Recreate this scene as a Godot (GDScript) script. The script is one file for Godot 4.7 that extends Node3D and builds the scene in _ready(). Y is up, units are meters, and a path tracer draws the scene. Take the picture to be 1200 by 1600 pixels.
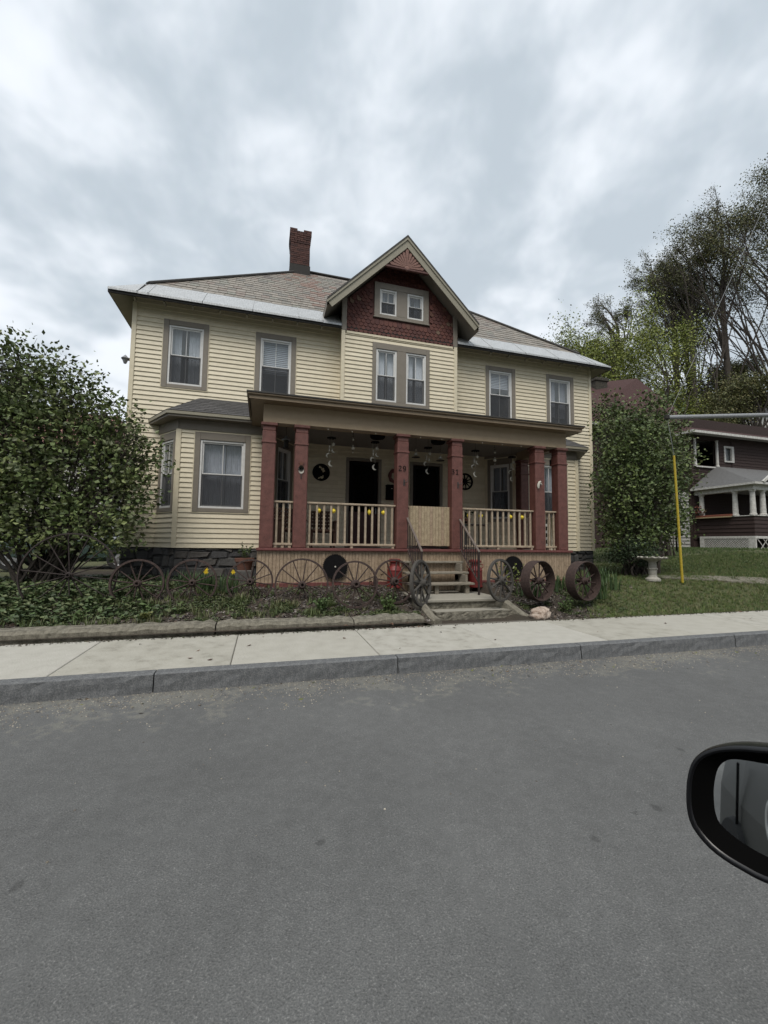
extends Node3D
# A cream duplex house across the street, seen from a car window under an overcast sky.

const CAM_X := Vector3(0.960878, 0.012689, 0.276681)
const CAM_Y := Vector3(-0.032643, 0.997176, 0.067635)
const CAM_Z := Vector3(-0.275042, -0.074021, 0.958579)
const XC := 3.481            # the house's axis of symmetry
var M := {}                  # materials
var used := {}               # names taken at top level
var rng := RandomNumberGenerator.new()
var ground_noise := FastNoiseLite.new()


# ---------------------------------------------------------------- mesh building
class MB:
	var v := PackedVector3Array()
	var n := PackedVector3Array()
	var c := PackedColorArray()
	var uv := PackedVector2Array()
	var use_uv := false
	var col := Color(1, 1, 1)
	var x := Transform3D.IDENTITY

	func tri(a: Vector3, b: Vector3, d: Vector3):
		var p := x * a
		var q := x * b
		var r := x * d
		var nn := (q - p).cross(r - p).normalized()
		v.append(p); v.append(r); v.append(q)
		for i in 3:
			n.append(nn); c.append(col)
			if use_uv: uv.append(Vector2.ZERO)

	func quad(a: Vector3, b: Vector3, d: Vector3, e: Vector3):
		tri(a, b, d)
		tri(a, d, e)

	func tri_n(a: Vector3, b: Vector3, d: Vector3, na: Vector3, nb: Vector3, nd: Vector3):
		v.append(x * a); v.append(x * d); v.append(x * b)
		n.append((x.basis * na).normalized()); n.append((x.basis * nd).normalized()); n.append((x.basis * nb).normalized())
		for i in 3:
			c.append(col)
			if use_uv: uv.append(Vector2.ZERO)

	# chamfered box
	func box(a: Vector3, b: Vector3, ch := 0.0):
		if ch <= 0.0:
			quad(Vector3(a.x, a.y, b.z), Vector3(b.x, a.y, b.z), Vector3(b.x, b.y, b.z), Vector3(a.x, b.y, b.z))
			quad(Vector3(b.x, a.y, a.z), Vector3(a.x, a.y, a.z), Vector3(a.x, b.y, a.z), Vector3(b.x, b.y, a.z))
			quad(Vector3(a.x, a.y, a.z), Vector3(a.x, a.y, b.z), Vector3(a.x, b.y, b.z), Vector3(a.x, b.y, a.z))
			quad(Vector3(b.x, a.y, b.z), Vector3(b.x, a.y, a.z), Vector3(b.x, b.y, a.z), Vector3(b.x, b.y, b.z))
			quad(Vector3(a.x, b.y, b.z), Vector3(b.x, b.y, b.z), Vector3(b.x, b.y, a.z), Vector3(a.x, b.y, a.z))
			quad(Vector3(a.x, a.y, a.z), Vector3(b.x, a.y, a.z), Vector3(b.x, a.y, b.z), Vector3(a.x, a.y, b.z))
			return
		var m := (a + b) * 0.5
		var h := (b - a) * 0.5
		ch = minf(ch, minf(h.x, minf(h.y, h.z)) * 0.9)
		# faces
		for ax in 3:
			for s in [-1.0, 1.0]:
				var u := Vector3.ZERO
				var w := Vector3.ZERO
				var o := Vector3.ZERO
				o[ax] = h[ax] * s
				u[(ax + 1) % 3] = h[(ax + 1) % 3] - ch
				w[(ax + 2) % 3] = h[(ax + 2) % 3] - ch
				if s > 0: quad(m + o - u - w, m + o + u - w, m + o + u + w, m + o - u + w)
				else: quad(m + o - u - w, m + o - u + w, m + o + u + w, m + o + u - w)
		# edges
		for ax in 3:
			var i := (ax + 1) % 3
			var j := (ax + 2) % 3
			for s in [-1.0, 1.0]:
				for t in [-1.0, 1.0]:
					var l := Vector3.ZERO
					l[ax] = h[ax] - ch
					var p := Vector3.ZERO
					p[i] = s * h[i]; p[j] = t * (h[j] - ch)
					var q := Vector3.ZERO
					q[i] = s * (h[i] - ch); q[j] = t * h[j]
					if s * t > 0: quad(m + p - l, m + p + l, m + q + l, m + q - l)
					else: quad(m + p - l, m + q - l, m + q + l, m + p + l)
		for s in [-1.0, 1.0]:
			for t in [-1.0, 1.0]:
				for r in [-1.0, 1.0]:
					var p1 := m + Vector3(s * h.x, t * (h.y - ch), r * (h.z - ch))
					var p2 := m + Vector3(s * (h.x - ch), t * h.y, r * (h.z - ch))
					var p3 := m + Vector3(s * (h.x - ch), t * (h.y - ch), r * h.z)
					if s * t * r > 0: tri(p1, p2, p3)
					else: tri(p1, p3, p2)

	# box between two points with a square section
	func bar(p: Vector3, q: Vector3, w: float, h: float, ch := 0.0):
		var keep := x
		var d := q - p
		var zz := d.normalized()
		var up := Vector3.UP if absf(zz.y) < 0.98 else Vector3.RIGHT
		var xx := up.cross(zz).normalized()
		var yy := zz.cross(xx)
		x = keep * Transform3D(Basis(xx, yy, zz), p)
		box(Vector3(-w / 2, -h / 2, 0), Vector3(w / 2, h / 2, d.length()), ch)
		x = keep

	func tube(pts: Array, rad: Array, sides := 8, caps := true):
		var rings := []
		var nr := []
		var prev := Vector3.ZERO
		for i in pts.size():
			var d: Vector3 = (pts[mini(i + 1, pts.size() - 1)] - pts[maxi(i - 1, 0)]).normalized()
			var ref := prev
			if i == 0: ref = Vector3.UP if absf(d.y) < 0.9 else Vector3.RIGHT
			var a := (ref - d * ref.dot(d)).normalized()
			prev = a
			var b := d.cross(a)
			var ring := PackedVector3Array()
			var rn := PackedVector3Array()
			for k in sides:
				var t := TAU * k / sides
				var o := a * cos(t) + b * sin(t)
				ring.append(pts[i] + o * rad[i]); rn.append(o)
			rings.append(ring); nr.append(rn)
		for i in pts.size() - 1:
			for k in sides:
				var k2 := (k + 1) % sides
				tri_n(rings[i][k], rings[i][k2], rings[i + 1][k2], nr[i][k], nr[i][k2], nr[i + 1][k2])
				tri_n(rings[i][k], rings[i + 1][k2], rings[i + 1][k], nr[i][k], nr[i + 1][k2], nr[i + 1][k])
		if caps:
			var e := pts.size() - 1
			for k in range(1, sides - 1):
				tri(rings[0][0], rings[0][k + 1], rings[0][k])
				tri(rings[e][0], rings[e][k], rings[e][k + 1])

	# profile of Vector2(radius, height) turned about y
	func lathe(prof: Array, segs := 24, smooth := false):
		for i in prof.size() - 1:
			var p: Vector2 = prof[i]
			var q: Vector2 = prof[i + 1]
			var sl := Vector2(q.y - p.y, p.x - q.x).normalized()
			for k in segs:
				var t0 := TAU * k / segs
				var t1 := TAU * (k + 1) / segs
				var d0 := Vector3(cos(t0), 0, sin(t0))
				var d1 := Vector3(cos(t1), 0, sin(t1))
				var a := d0 * p.x + Vector3.UP * p.y
				var b := d1 * p.x + Vector3.UP * p.y
				var e := d1 * q.x + Vector3.UP * q.y
				var f := d0 * q.x + Vector3.UP * q.y
				var n0 := d0 * sl.x + Vector3.UP * sl.y
				var n1 := d1 * sl.x + Vector3.UP * sl.y
				if p.x > 0.0001: tri_n(a, e, b, n0, n1, n1)
				if q.x > 0.0001: tri_n(a, f, e, n0, n0, n1)

	# polygon (Vector2, in xy) pushed from z0 to z1
	func prism(poly: PackedVector2Array, z0: float, z1: float):
		var ix := Geometry2D.triangulate_polygon(poly)
		for i in range(0, ix.size(), 3):
			var a := poly[ix[i]]
			var b := poly[ix[i + 1]]
			var d := poly[ix[i + 2]]
			if (b - a).cross(d - a) < 0:
				var s := b; b = d; d = s
			tri(Vector3(a.x, a.y, z1), Vector3(b.x, b.y, z1), Vector3(d.x, d.y, z1))
			tri(Vector3(a.x, a.y, z0), Vector3(d.x, d.y, z0), Vector3(b.x, b.y, z0))
		var area := 0.0
		for i in poly.size():
			area += poly[i].cross(poly[(i + 1) % poly.size()])
		for i in poly.size():
			var p := poly[i]
			var q := poly[(i + 1) % poly.size()]
			if area < 0:
				var s := p; p = q; q = s
			quad(Vector3(p.x, p.y, z0), Vector3(q.x, q.y, z0), Vector3(q.x, q.y, z1), Vector3(p.x, p.y, z1))

	func mesh(m: Material = null) -> ArrayMesh:
		var a := []
		a.resize(Mesh.ARRAY_MAX)
		a[Mesh.ARRAY_VERTEX] = v
		a[Mesh.ARRAY_NORMAL] = n
		a[Mesh.ARRAY_COLOR] = c
		if use_uv: a[Mesh.ARRAY_TEX_UV] = uv
		var am := ArrayMesh.new()
		am.add_surface_from_arrays(Mesh.PRIMITIVE_TRIANGLES, a)
		if m: am.surface_set_material(0, m)
		return am


# ---------------------------------------------------------------- scene helpers
func numbered(called: String) -> String:
	if not used.has(called):
		used[called] = 0
		return called
	used[called] += 1
	return "%s_%03d" % [called, used[called]]

func tag(o: Node, label := "", category := "", group := "", kind := ""):
	if label: o.set_meta("label", label)
	if category: o.set_meta("category", category)
	if group: o.set_meta("group", group)
	if kind: o.set_meta("kind", kind)
	return o

func thing(called: String, at: Vector3, label: String, category: String, group := "", turn := 0.0) -> Node3D:
	var o := Node3D.new()
	o.name = numbered(called)
	add_child(o)
	o.position = at
	o.rotation.y = turn
	return tag(o, label, category, group)

func put(called: String, mesh: Mesh, m: Material, parent: Node, at := Transform3D.IDENTITY) -> MeshInstance3D:
	var o := MeshInstance3D.new()
	o.mesh = mesh
	if m: o.set_surface_override_material(0, m)
	o.transform = at
	if parent == self:
		o.name = numbered(called)
		add_child(o)
	else:
		o.name = called
		parent.add_child(o, true)
	return o

func structure(called: String, mesh: Mesh, m: Material, parent: Node = self) -> MeshInstance3D:
	var o := put(called, mesh, m, parent)
	if parent == self: o.set_meta("kind", "structure")
	return o

func copy(o: Node3D, label: String, at: Vector3, turn: float) -> Node3D:
	var c: Node3D = o.duplicate()
	var base := String(o.name)
	c.name = numbered(base)
	add_child(c)
	c.position = at
	c.rotation.y = turn
	c.set_meta("label", label)
	return c

func lin(r: float, g: float, b: float) -> Color:
	return Color(r, g, b).linear_to_srgb()

func T(at: Vector3, turn := 0.0) -> Transform3D:
	return Transform3D(Basis(Vector3.UP, turn), at)


# ---------------------------------------------------------------- textures
func noise_bytes(size: int, seed_: int, freq: float, oct := 3, kind := FastNoiseLite.TYPE_SIMPLEX_SMOOTH, hgt := 0) -> PackedByteArray:
	var f := FastNoiseLite.new()
	f.seed = seed_
	f.noise_type = kind
	f.frequency = freq
	f.fractal_octaves = oct
	f.fractal_type = FastNoiseLite.FRACTAL_FBM if oct > 1 else FastNoiseLite.FRACTAL_NONE
	var im := f.get_seamless_image(size, hgt if hgt else size)
	im.convert(Image.FORMAT_L8)
	return im.get_data()

# layers: [[bytes, weight], ...]; speck: random per pixel; stops: colours (linear) spread from 0 to 1
func blend_tex(size: int, layers: Array, speck: float, stops: Array, seed_: int, hgt := 0) -> ImageTexture:
	var h := hgt if hgt else size
	var lut := PackedByteArray()
	for i in 256:
		var t := i / 255.0 * (stops.size() - 1)
		var k := mini(int(t), stops.size() - 2)
		var col: Color = stops[k].lerp(stops[k + 1], t - k).linear_to_srgb()
		lut.append(int(clampf(col.r, 0, 1) * 255)); lut.append(int(clampf(col.g, 0, 1) * 255)); lut.append(int(clampf(col.b, 0, 1) * 255))
	var r := RandomNumberGenerator.new()
	r.seed = seed_
	var out := PackedByteArray()
	out.resize(size * h * 3)
	for i in size * h:
		var t := 128.0
		for l in layers: t += (l[0][i] - 128) * l[1]
		if speck > 0: t += (r.randf() - 0.5) * speck * 255.0
		var k := clampi(int(t), 0, 255) * 3
		out[i * 3] = lut[k]; out[i * 3 + 1] = lut[k + 1]; out[i * 3 + 2] = lut[k + 2]
	var im := Image.create_from_data(size, h, false, Image.FORMAT_RGB8, out)
	im.generate_mipmaps()
	return ImageTexture.create_from_image(im)

func bump_tex(size: int, layers: Array, speck: float, seed_: int, scale_: float) -> ImageTexture:
	var r := RandomNumberGenerator.new()
	r.seed = seed_
	var out := PackedByteArray()
	out.resize(size * size)
	for i in size * size:
		var t := 128.0
		for l in layers: t += (l[0][i] - 128) * l[1]
		if speck > 0: t += (r.randf() - 0.5) * speck * 255.0
		out[i] = clampi(int(t), 0, 255)
	var im := Image.create_from_data(size, size, false, Image.FORMAT_L8, out)
	im.convert(Image.FORMAT_RGBA8)
	im.bump_map_to_normal_map(scale_)
	im.generate_mipmaps()
	return ImageTexture.create_from_image(im)

func grey(t: float) -> Color:
	return Color(t, t, t)

func mat(color: Color, rough := 0.8, metallic := 0.0) -> StandardMaterial3D:
	var m := StandardMaterial3D.new()
	m.albedo_color = color
	m.roughness = rough
	m.metallic = metallic
	return m

# world triplanar material: a colour times a pale variation texture
func tmat(color: Color, tex: Texture2D, metres: float, rough := 0.8, bump: Texture2D = null, bump_s := 0.5, stretch := Vector3.ONE) -> StandardMaterial3D:
	var m := mat(color, rough)
	m.albedo_texture = tex
	m.uv1_triplanar = true
	m.uv1_world_triplanar = true
	m.uv1_scale = stretch / metres
	if bump:
		m.normal_enabled = true
		m.normal_texture = bump
		m.normal_scale = bump_s
	return m

func leafmat() -> StandardMaterial3D:
	var m := mat(Color(1, 1, 1), 0.6)
	m.vertex_color_use_as_albedo = true
	m.backlight = Color(0.35, 0.4, 0.2)
	m.cull_mode = BaseMaterial3D.CULL_DISABLED
	return m

func make_materials():
	var n1 := noise_bytes(512, 1, 0.012, 4)
	var n2 := noise_bytes(512, 2, 0.05, 3)
	var n3 := noise_bytes(512, 3, 0.2, 2)
	var cell := noise_bytes(512, 4, 0.13, 1, FastNoiseLite.TYPE_CELLULAR)
	M.paint_tex = blend_tex(512, [[n1, 0.5], [n2, 0.3], [n3, 0.2]], 0.06, [Color(0.78, 0.77, 0.74), Color(0.93, 0.93, 0.92), Color(1, 1, 1)], 5)
	M.worn_tex = blend_tex(512, [[n1, 0.8], [n2, 0.7], [n3, 0.5]], 0.1, [Color(0.5, 0.48, 0.45), Color(0.8, 0.78, 0.75), Color(1, 1, 1)], 6)
	var grit := bump_tex(512, [[n2, 0.3], [n3, 0.8]], 0.35, 7, 3.0)
	var soft := bump_tex(512, [[n1, 0.5], [n2, 0.6]], 0.05, 8, 4.0)
	M.grit = grit
	M.soft = soft
	var streak := noise_bytes(512, 9, 0.03, 3)
	M.streak_tex = blend_tex(512, [[streak, 1.1], [n3, 0.3]], 0.05, [Color(0.45, 0.45, 0.46), Color(0.82, 0.83, 0.84), Color(1, 1, 1)], 10)
	# siding and trim
	M.boards = []
	for k in 4:
		M.boards.append(tmat(lin(0.705 - k * 0.018, 0.635 - k * 0.017, 0.485 - k * 0.015), M.paint_tex, 1.7 - k * 0.21, 0.55, soft, 0.12))
	M.siding = M.boards[1]
	M.siding_old = tmat(lin(0.56, 0.49, 0.34), M.paint_tex, 1.3, 0.6, soft, 0.12)
	M.cream = tmat(lin(0.68, 0.61, 0.455), M.paint_tex, 1.1, 0.5, soft, 0.1)
	M.taupe = tmat(lin(0.205, 0.18, 0.147), M.paint_tex, 1.3, 0.55, soft, 0.15)
	M.olive = tmat(lin(0.265, 0.245, 0.187), M.paint_tex, 1.5, 0.6, soft, 0.15)
	M.fascia = tmat(lin(0.195, 0.145, 0.093), M.paint_tex, 1.4, 0.55, soft, 0.15)
	M.frieze = tmat(lin(0.315, 0.24, 0.158), M.paint_tex, 1.4, 0.6, soft, 0.15)
	M.ceiling = tmat(lin(0.21, 0.205, 0.185), M.paint_tex, 1.2, 0.7)
	M.white = tmat(lin(0.68, 0.68, 0.67), M.paint_tex, 0.9, 0.4)
	M.red_post = tmat(lin(0.155, 0.061, 0.050), M.worn_tex, 0.9, 0.55, soft, 0.2)
	M.red_trim = tmat(lin(0.17, 0.055, 0.05), M.worn_tex, 0.6, 0.6, soft, 0.2)
	M.rail = tmat(lin(0.43, 0.355, 0.265), M.worn_tex, 0.8, 0.6, soft, 0.2)
	M.skirt = []
	for k in 3:
		M.skirt.append(tmat(lin(0.40 - k * 0.026, 0.305 - k * 0.02, 0.215 - k * 0.016), M.worn_tex, 0.7 + k * 0.2, 0.6, soft, 0.2))
	M.gate = tmat(lin(0.43, 0.35, 0.235), M.worn_tex, 0.8, 0.6, soft, 0.2)
	M.shingle = []
	for c in [Color(0.10, 0.029, 0.021), Color(0.082, 0.023, 0.018), Color(0.12, 0.037, 0.026), Color(0.12, 0.05, 0.032), Color(0.17, 0.11, 0.075)]:
		M.shingle.append(tmat(lin(c.r, c.g, c.b), M.worn_tex, 0.35, 0.75, grit, 0.3))
	M.fan_ray = tmat(lin(0.24, 0.125, 0.10), M.worn_tex, 0.5, 0.7, soft, 0.3)
	M.fan = tmat(lin(0.12, 0.05, 0.042), M.worn_tex, 0.5, 0.7, soft, 0.3)
	M.slate = []
	for c in [Color(0.27, 0.25, 0.22), Color(0.31, 0.285, 0.25), Color(0.22, 0.21, 0.19), Color(0.27, 0.228, 0.20), Color(0.27, 0.185, 0.152), Color(0.255, 0.255, 0.222), Color(0.17, 0.15, 0.14)]:
		M.slate.append(tmat(lin(c.r, c.g, c.b), M.worn_tex, 0.8, 0.6, grit, 0.25))
	M.zinc = tmat(lin(0.52, 0.53, 0.53), M.streak_tex, 1.0, 0.45, soft, 0.1, Vector3(2.2, 0.35, 0.35))
	M.zinc.metallic = 0.25
	M.dark_metal = tmat(lin(0.028, 0.026, 0.024), M.worn_tex, 0.7, 0.85)
	M.roof_edge = tmat(lin(0.05, 0.048, 0.045), M.worn_tex, 0.8, 0.7)
	M.tab = []
	for k in 3:
		M.tab.append(tmat(lin(0.075 + k * 0.012, 0.074 + k * 0.012, 0.076 + k * 0.012), M.worn_tex, 0.4, 0.9, grit, 0.6))
	M.brick = []
	for c in [Color(0.075, 0.028, 0.022), Color(0.055, 0.021, 0.018), Color(0.10, 0.041, 0.032)]:
		M.brick.append(tmat(lin(c.r, c.g, c.b), M.worn_tex, 0.3, 0.85, grit, 0.6))
	M.mortar = tmat(lin(0.20, 0.185, 0.165), M.worn_tex, 0.4, 0.9, grit, 0.5)
	M.stone = []
	for c in [Color(0.085, 0.085, 0.085), Color(0.065, 0.066, 0.07), Color(0.105, 0.10, 0.095)]:
		M.stone.append(tmat(lin(c.r, c.g, c.b), M.worn_tex, 0.5, 0.85, grit, 0.7))
	M.hall = mat(lin(0.17, 0.12, 0.085), 0.9)
	M.rough_wood = tmat(lin(0.16, 0.125, 0.09), M.worn_tex, 0.6, 0.9)
	M.room = mat(lin(0.24, 0.22, 0.19), 0.9)
	M.black = tmat(lin(0.009, 0.009, 0.010), M.worn_tex, 0.4, 0.85)
	M.black.metallic_specular = 0.2
	M.door = tmat(lin(0.055, 0.012, 0.012), M.worn_tex, 0.8, 0.5)
	M.curtain = tmat(lin(0.50, 0.54, 0.60), M.paint_tex, 0.6, 0.9)  # bluish tone also stands in for sky reflected by the panes
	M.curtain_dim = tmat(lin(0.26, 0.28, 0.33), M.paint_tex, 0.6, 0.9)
	M.glass = mat(Color(0.85, 0.9, 0.92, 0.12), 0.03)
	M.glass.transparency = BaseMaterial3D.TRANSPARENCY_ALPHA
	M.glass.metallic_specular = 0.8
	M.door_glass = mat(Color(0.03, 0.03, 0.03, 0.6), 0.5)
	M.door_glass.transparency = BaseMaterial3D.TRANSPARENCY_ALPHA
	M.door_glass.metallic_specular = 0.2
	M.screen = mat(lin(0.035, 0.037, 0.042), 0.9)
	M.screen.albedo_color.a = 0.66
	M.screen.transparency = BaseMaterial3D.TRANSPARENCY_ALPHA
	# ground things
	var a1 := noise_bytes(1024, 11, 0.16, 2)
	var a2 := noise_bytes(1024, 12, 0.012, 4)
	var a3 := noise_bytes(1024, 14, 0.09, 1, FastNoiseLite.TYPE_CELLULAR)
	M.asphalt_tex = blend_tex(1024, [[a1, 0.75], [a3, 0.25], [a2, 0.10]], 0.42, [Color(0.070, 0.072, 0.072), Color(0.142, 0.145, 0.143), Color(0.166, 0.168, 0.165), Color(0.37, 0.37, 0.36)], 13)
	M.asphalt_bump = bump_tex(1024, [[a1, 0.9], [a3, 0.5]], 0.35, 15, 3.0)
	M.concrete_tex = blend_tex(1024, [[a2, 0.6], [a1, 0.28]], 0.12, [Color(0.30, 0.29, 0.255), Color(0.385, 0.373, 0.33), Color(0.415, 0.403, 0.36), Color(0.46, 0.448, 0.405)], 16)
	M.granite_tex = blend_tex(512, [[n3, 0.8], [n2, 0.5], [n1, 0.3]], 0.5, [Color(0.035, 0.037, 0.04), Color(0.10, 0.105, 0.11), Color(0.145, 0.15, 0.153), Color(0.36, 0.36, 0.355)], 17)
	M.old_concrete_tex = blend_tex(512, [[n1, 0.9], [n2, 0.6], [n3, 0.6]], 0.25, [Color(0.07, 0.068, 0.055), Color(0.17, 0.16, 0.13), Color(0.25, 0.235, 0.195), Color(0.34, 0.325, 0.28)], 18)
	M.soil_tex = blend_tex(512, [[n1, 0.8], [n2, 0.7], [n3, 0.8]], 0.3, [Color(0.02, 0.016, 0.012), Color(0.05, 0.041, 0.03), Color(0.085, 0.07, 0.05)], 19)
	M.rust_tex = blend_tex(512, [[n1, 0.7], [n2, 0.9], [n3, 0.7]], 0.15, [Color(0.014, 0.010, 0.009), Color(0.034, 0.021, 0.018), Color(0.058, 0.034, 0.028), Color(0.10, 0.068, 0.056)], 20)
	M.bark_tex = blend_tex(512, [[n1, 0.4], [n2, 0.8], [n3, 0.6]], 0.1, [Color(0.02, 0.016, 0.013), Color(0.055, 0.045, 0.037), Color(0.10, 0.085, 0.07)], 21)
	M.slab = []
	var stains := blend_tex(1024, [[a2, 1.0], [a1, 0.25], [noise_bytes(1024, 24, 0.03, 4), 0.35]], 0.10, [Color(0.285, 0.275, 0.24), Color(0.37, 0.358, 0.315), Color(0.405, 0.393, 0.35), Color(0.425, 0.413, 0.37)], 25)
	for k in 4:
		var sm := tmat(lin(1.0 - k * 0.03, 1.0 - k * 0.032, 1.0 - k * 0.04), stains if k % 2 else M.concrete_tex, 2.9 + k * 0.4, 0.9, grit, 0.25)
		sm.uv1_offset = Vector3(k * 0.37, k * 0.21, k * 0.63)
		M.slab.append(sm)
	M.concrete = M.slab[0]
	M.granite = tmat(Color(1, 1, 1), M.granite_tex, 0.55, 0.8, grit, 0.8)
	M.old_concrete = tmat(lin(0.82, 0.80, 0.76), M.old_concrete_tex, 0.8, 0.95, grit, 0.9)
	M.soil = tmat(Color(1, 1, 1), M.soil_tex, 1.1, 1.0, grit, 1.0)
	M.rust = tmat(Color(1, 1, 1), M.rust_tex, 0.35, 0.8, grit, 0.6)
	M.rust_dark = tmat(lin(0.55, 0.58, 0.62), M.rust_tex, 0.3, 0.75, grit, 0.6)
	M.grey_wood = tmat(lin(0.075, 0.07, 0.064), M.worn_tex, 0.35, 0.85, grit, 0.5, Vector3(1, 3, 1))
	M.tread = tmat(lin(0.27, 0.245, 0.20), M.worn_tex, 0.5, 0.85, grit, 0.4, Vector3(0.4, 2, 2))
	M.bark = tmat(Color(1, 1, 1), M.bark_tex, 0.5, 0.95, grit, 0.8)
	M.leaf = leafmat()
	M.iron = tmat(lin(0.045, 0.038, 0.036), M.worn_tex, 0.3, 0.6)
	M.can = tmat(lin(0.19, 0.022, 0.02), M.worn_tex, 0.35, 0.5, soft, 0.3)
	M.clay = tmat(lin(0.16, 0.072, 0.05), M.worn_tex, 0.3, 0.85, grit, 0.3)
	M.pale = tmat(lin(0.52, 0.50, 0.44), M.paint_tex, 0.3, 0.5)
	M.yellow = mat(lin(0.78, 0.60, 0.05), 0.45)
	M.yellow_guard = tmat(lin(0.56, 0.43, 0.045), M.worn_tex, 0.3, 0.45)
	M.steel = tmat(lin(0.30, 0.31, 0.32), M.streak_tex, 0.5, 0.45)
	M.vc = mat(Color(1, 1, 1), 0.85)
	M.vc.vertex_color_use_as_albedo = true


# ---------------------------------------------------------------- ground
func gh(x: float, z: float) -> float:
	var d := -6.25 - z
	if d < 0: return 0.17
	var left := 0.25 + 0.065 * smoothstep(0.24, 0.30, d) + 0.31 * smoothstep(0.3, 2.2, d)
	var right := 0.185 + 0.50 * smoothstep(0.0, 2.5, d)
	var h := lerpf(left, right, smoothstep(2.6, 4.3, x))
	if x > 2.7 and x < 4.5 and z > -8.6: h = minf(h, 0.16 + 0.12 * smoothstep(-7.4, -8.5, z))
	h += 0.72 * smoothstep(9.0, 21.0, x) * smoothstep(0.5, 7.0, d)
	h += maxf(0.0, -20.0 - z) * 0.16 * smoothstep(8.0, 30.0, x) * smoothstep(-20.0, -32.0, z)
	h -= 0.12 * smoothstep(-3.0, -9.0, x) * smoothstep(3.0, 9.0, d)
	h += 0.03 * ground_noise.get_noise_2d(x * 3.0, z * 3.0) * smoothstep(0.2, 0.8, d)
	return h

func is_lawn(x: float, z: float) -> float:
	var n := ground_noise.get_noise_2d(x * 1.5, z * 1.5) * 0.7
	var l := smoothstep(5.7, 6.9, x + n + (z + 7.0) * 0.35)
	if z < -9.5: l = maxf(l, smoothstep(-4.4, -6.0, x + n * 2.0))
	return l

func make_sky() -> Sky:
	var a := FastNoiseLite.new()
	a.seed = 42; a.frequency = 1.9; a.fractal_octaves = 6; a.fractal_gain = 0.55
	a.domain_warp_enabled = true; a.domain_warp_amplitude = 0.12; a.domain_warp_frequency = 0.6; a.domain_warp_fractal_octaves = 2
	var b := FastNoiseLite.new()
	b.seed = 77; b.frequency = 0.45; b.fractal_octaves = 3
	var w := 1536
	var h := 768
	var out := PackedByteArray()
	out.resize(w * h * 3)
	for j in h:
		var el := (0.5 - (j + 0.5) / h) * PI
		for i in w:
			var col: Color
			var az := (i + 0.5) / w * TAU
			var dy := sin(el)
			if dy > -0.06:
				var k := 1.0 / (maxf(dy, 0.0) + 0.22)
				var p := Vector3(cos(az) * cos(el) * k, sin(az) * cos(el) * k, 0) * 1.35
				var t := a.get_noise_3d(p.x, p.y, 0.3) * 0.85 + b.get_noise_3d(p.x, p.y, 5.0) * 0.55
				t = clampf(0.52 + t * 1.15, 0.0, 1.0)
				t = t * t * (3.0 - 2.0 * t)
				col = Color(0.68, 0.72, 0.755).lerp(Color(0.86, 0.88, 0.905), t)
				col = col.lerp(Color(0.83, 0.85, 0.875), 0.5 * (1.0 - smoothstep(0.0, 0.45, dy)))
			else: col = Color(0.36, 0.36, 0.34)
			var o := (j * w + i) * 3
			out[o] = int(col.r * 255); out[o + 1] = int(col.g * 255); out[o + 2] = int(col.b * 255)
	var im := Image.create_from_data(w, h, false, Image.FORMAT_RGB8, out)
	var sm := PanoramaSkyMaterial.new()
	sm.panorama = ImageTexture.create_from_image(im)
	var s := Sky.new()
	s.sky_material = sm
	return s

func stage():
	var cam := Camera3D.new()
	cam.name = "camera"
	add_child(cam)
	cam.transform = Transform3D(Basis(CAM_X, CAM_Y, CAM_Z), Vector3(0, 1.5, 0))
	cam.fov = 101.80
	cam.near = 0.05
	cam.far = 2000
	cam.current = true
	var we := WorldEnvironment.new()
	we.name = "environment"
	var e := Environment.new()
	e.background_mode = Environment.BG_SKY
	e.sky = make_sky()
	e.tonemap_mode = Environment.TONE_MAPPER_LINEAR
	e.background_energy_multiplier = 0.8
	e.tonemap_exposure = 1.66
	e.sdfgi_enabled = true
	e.ssao_enabled = true
	e.ssil_enabled = true
	we.environment = e
	add_child(we)
	var sun := DirectionalLight3D.new()
	sun.name = "sun"
	sun.light_energy = 0.5
	sun.light_color = Color(1.0, 0.975, 0.94)
	sun.light_angular_distance = 28.0
	sun.shadow_enabled = true
	sun.look_at_from_position(Vector3(-3, 10, 6), Vector3.ZERO)
	add_child(sun)

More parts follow.
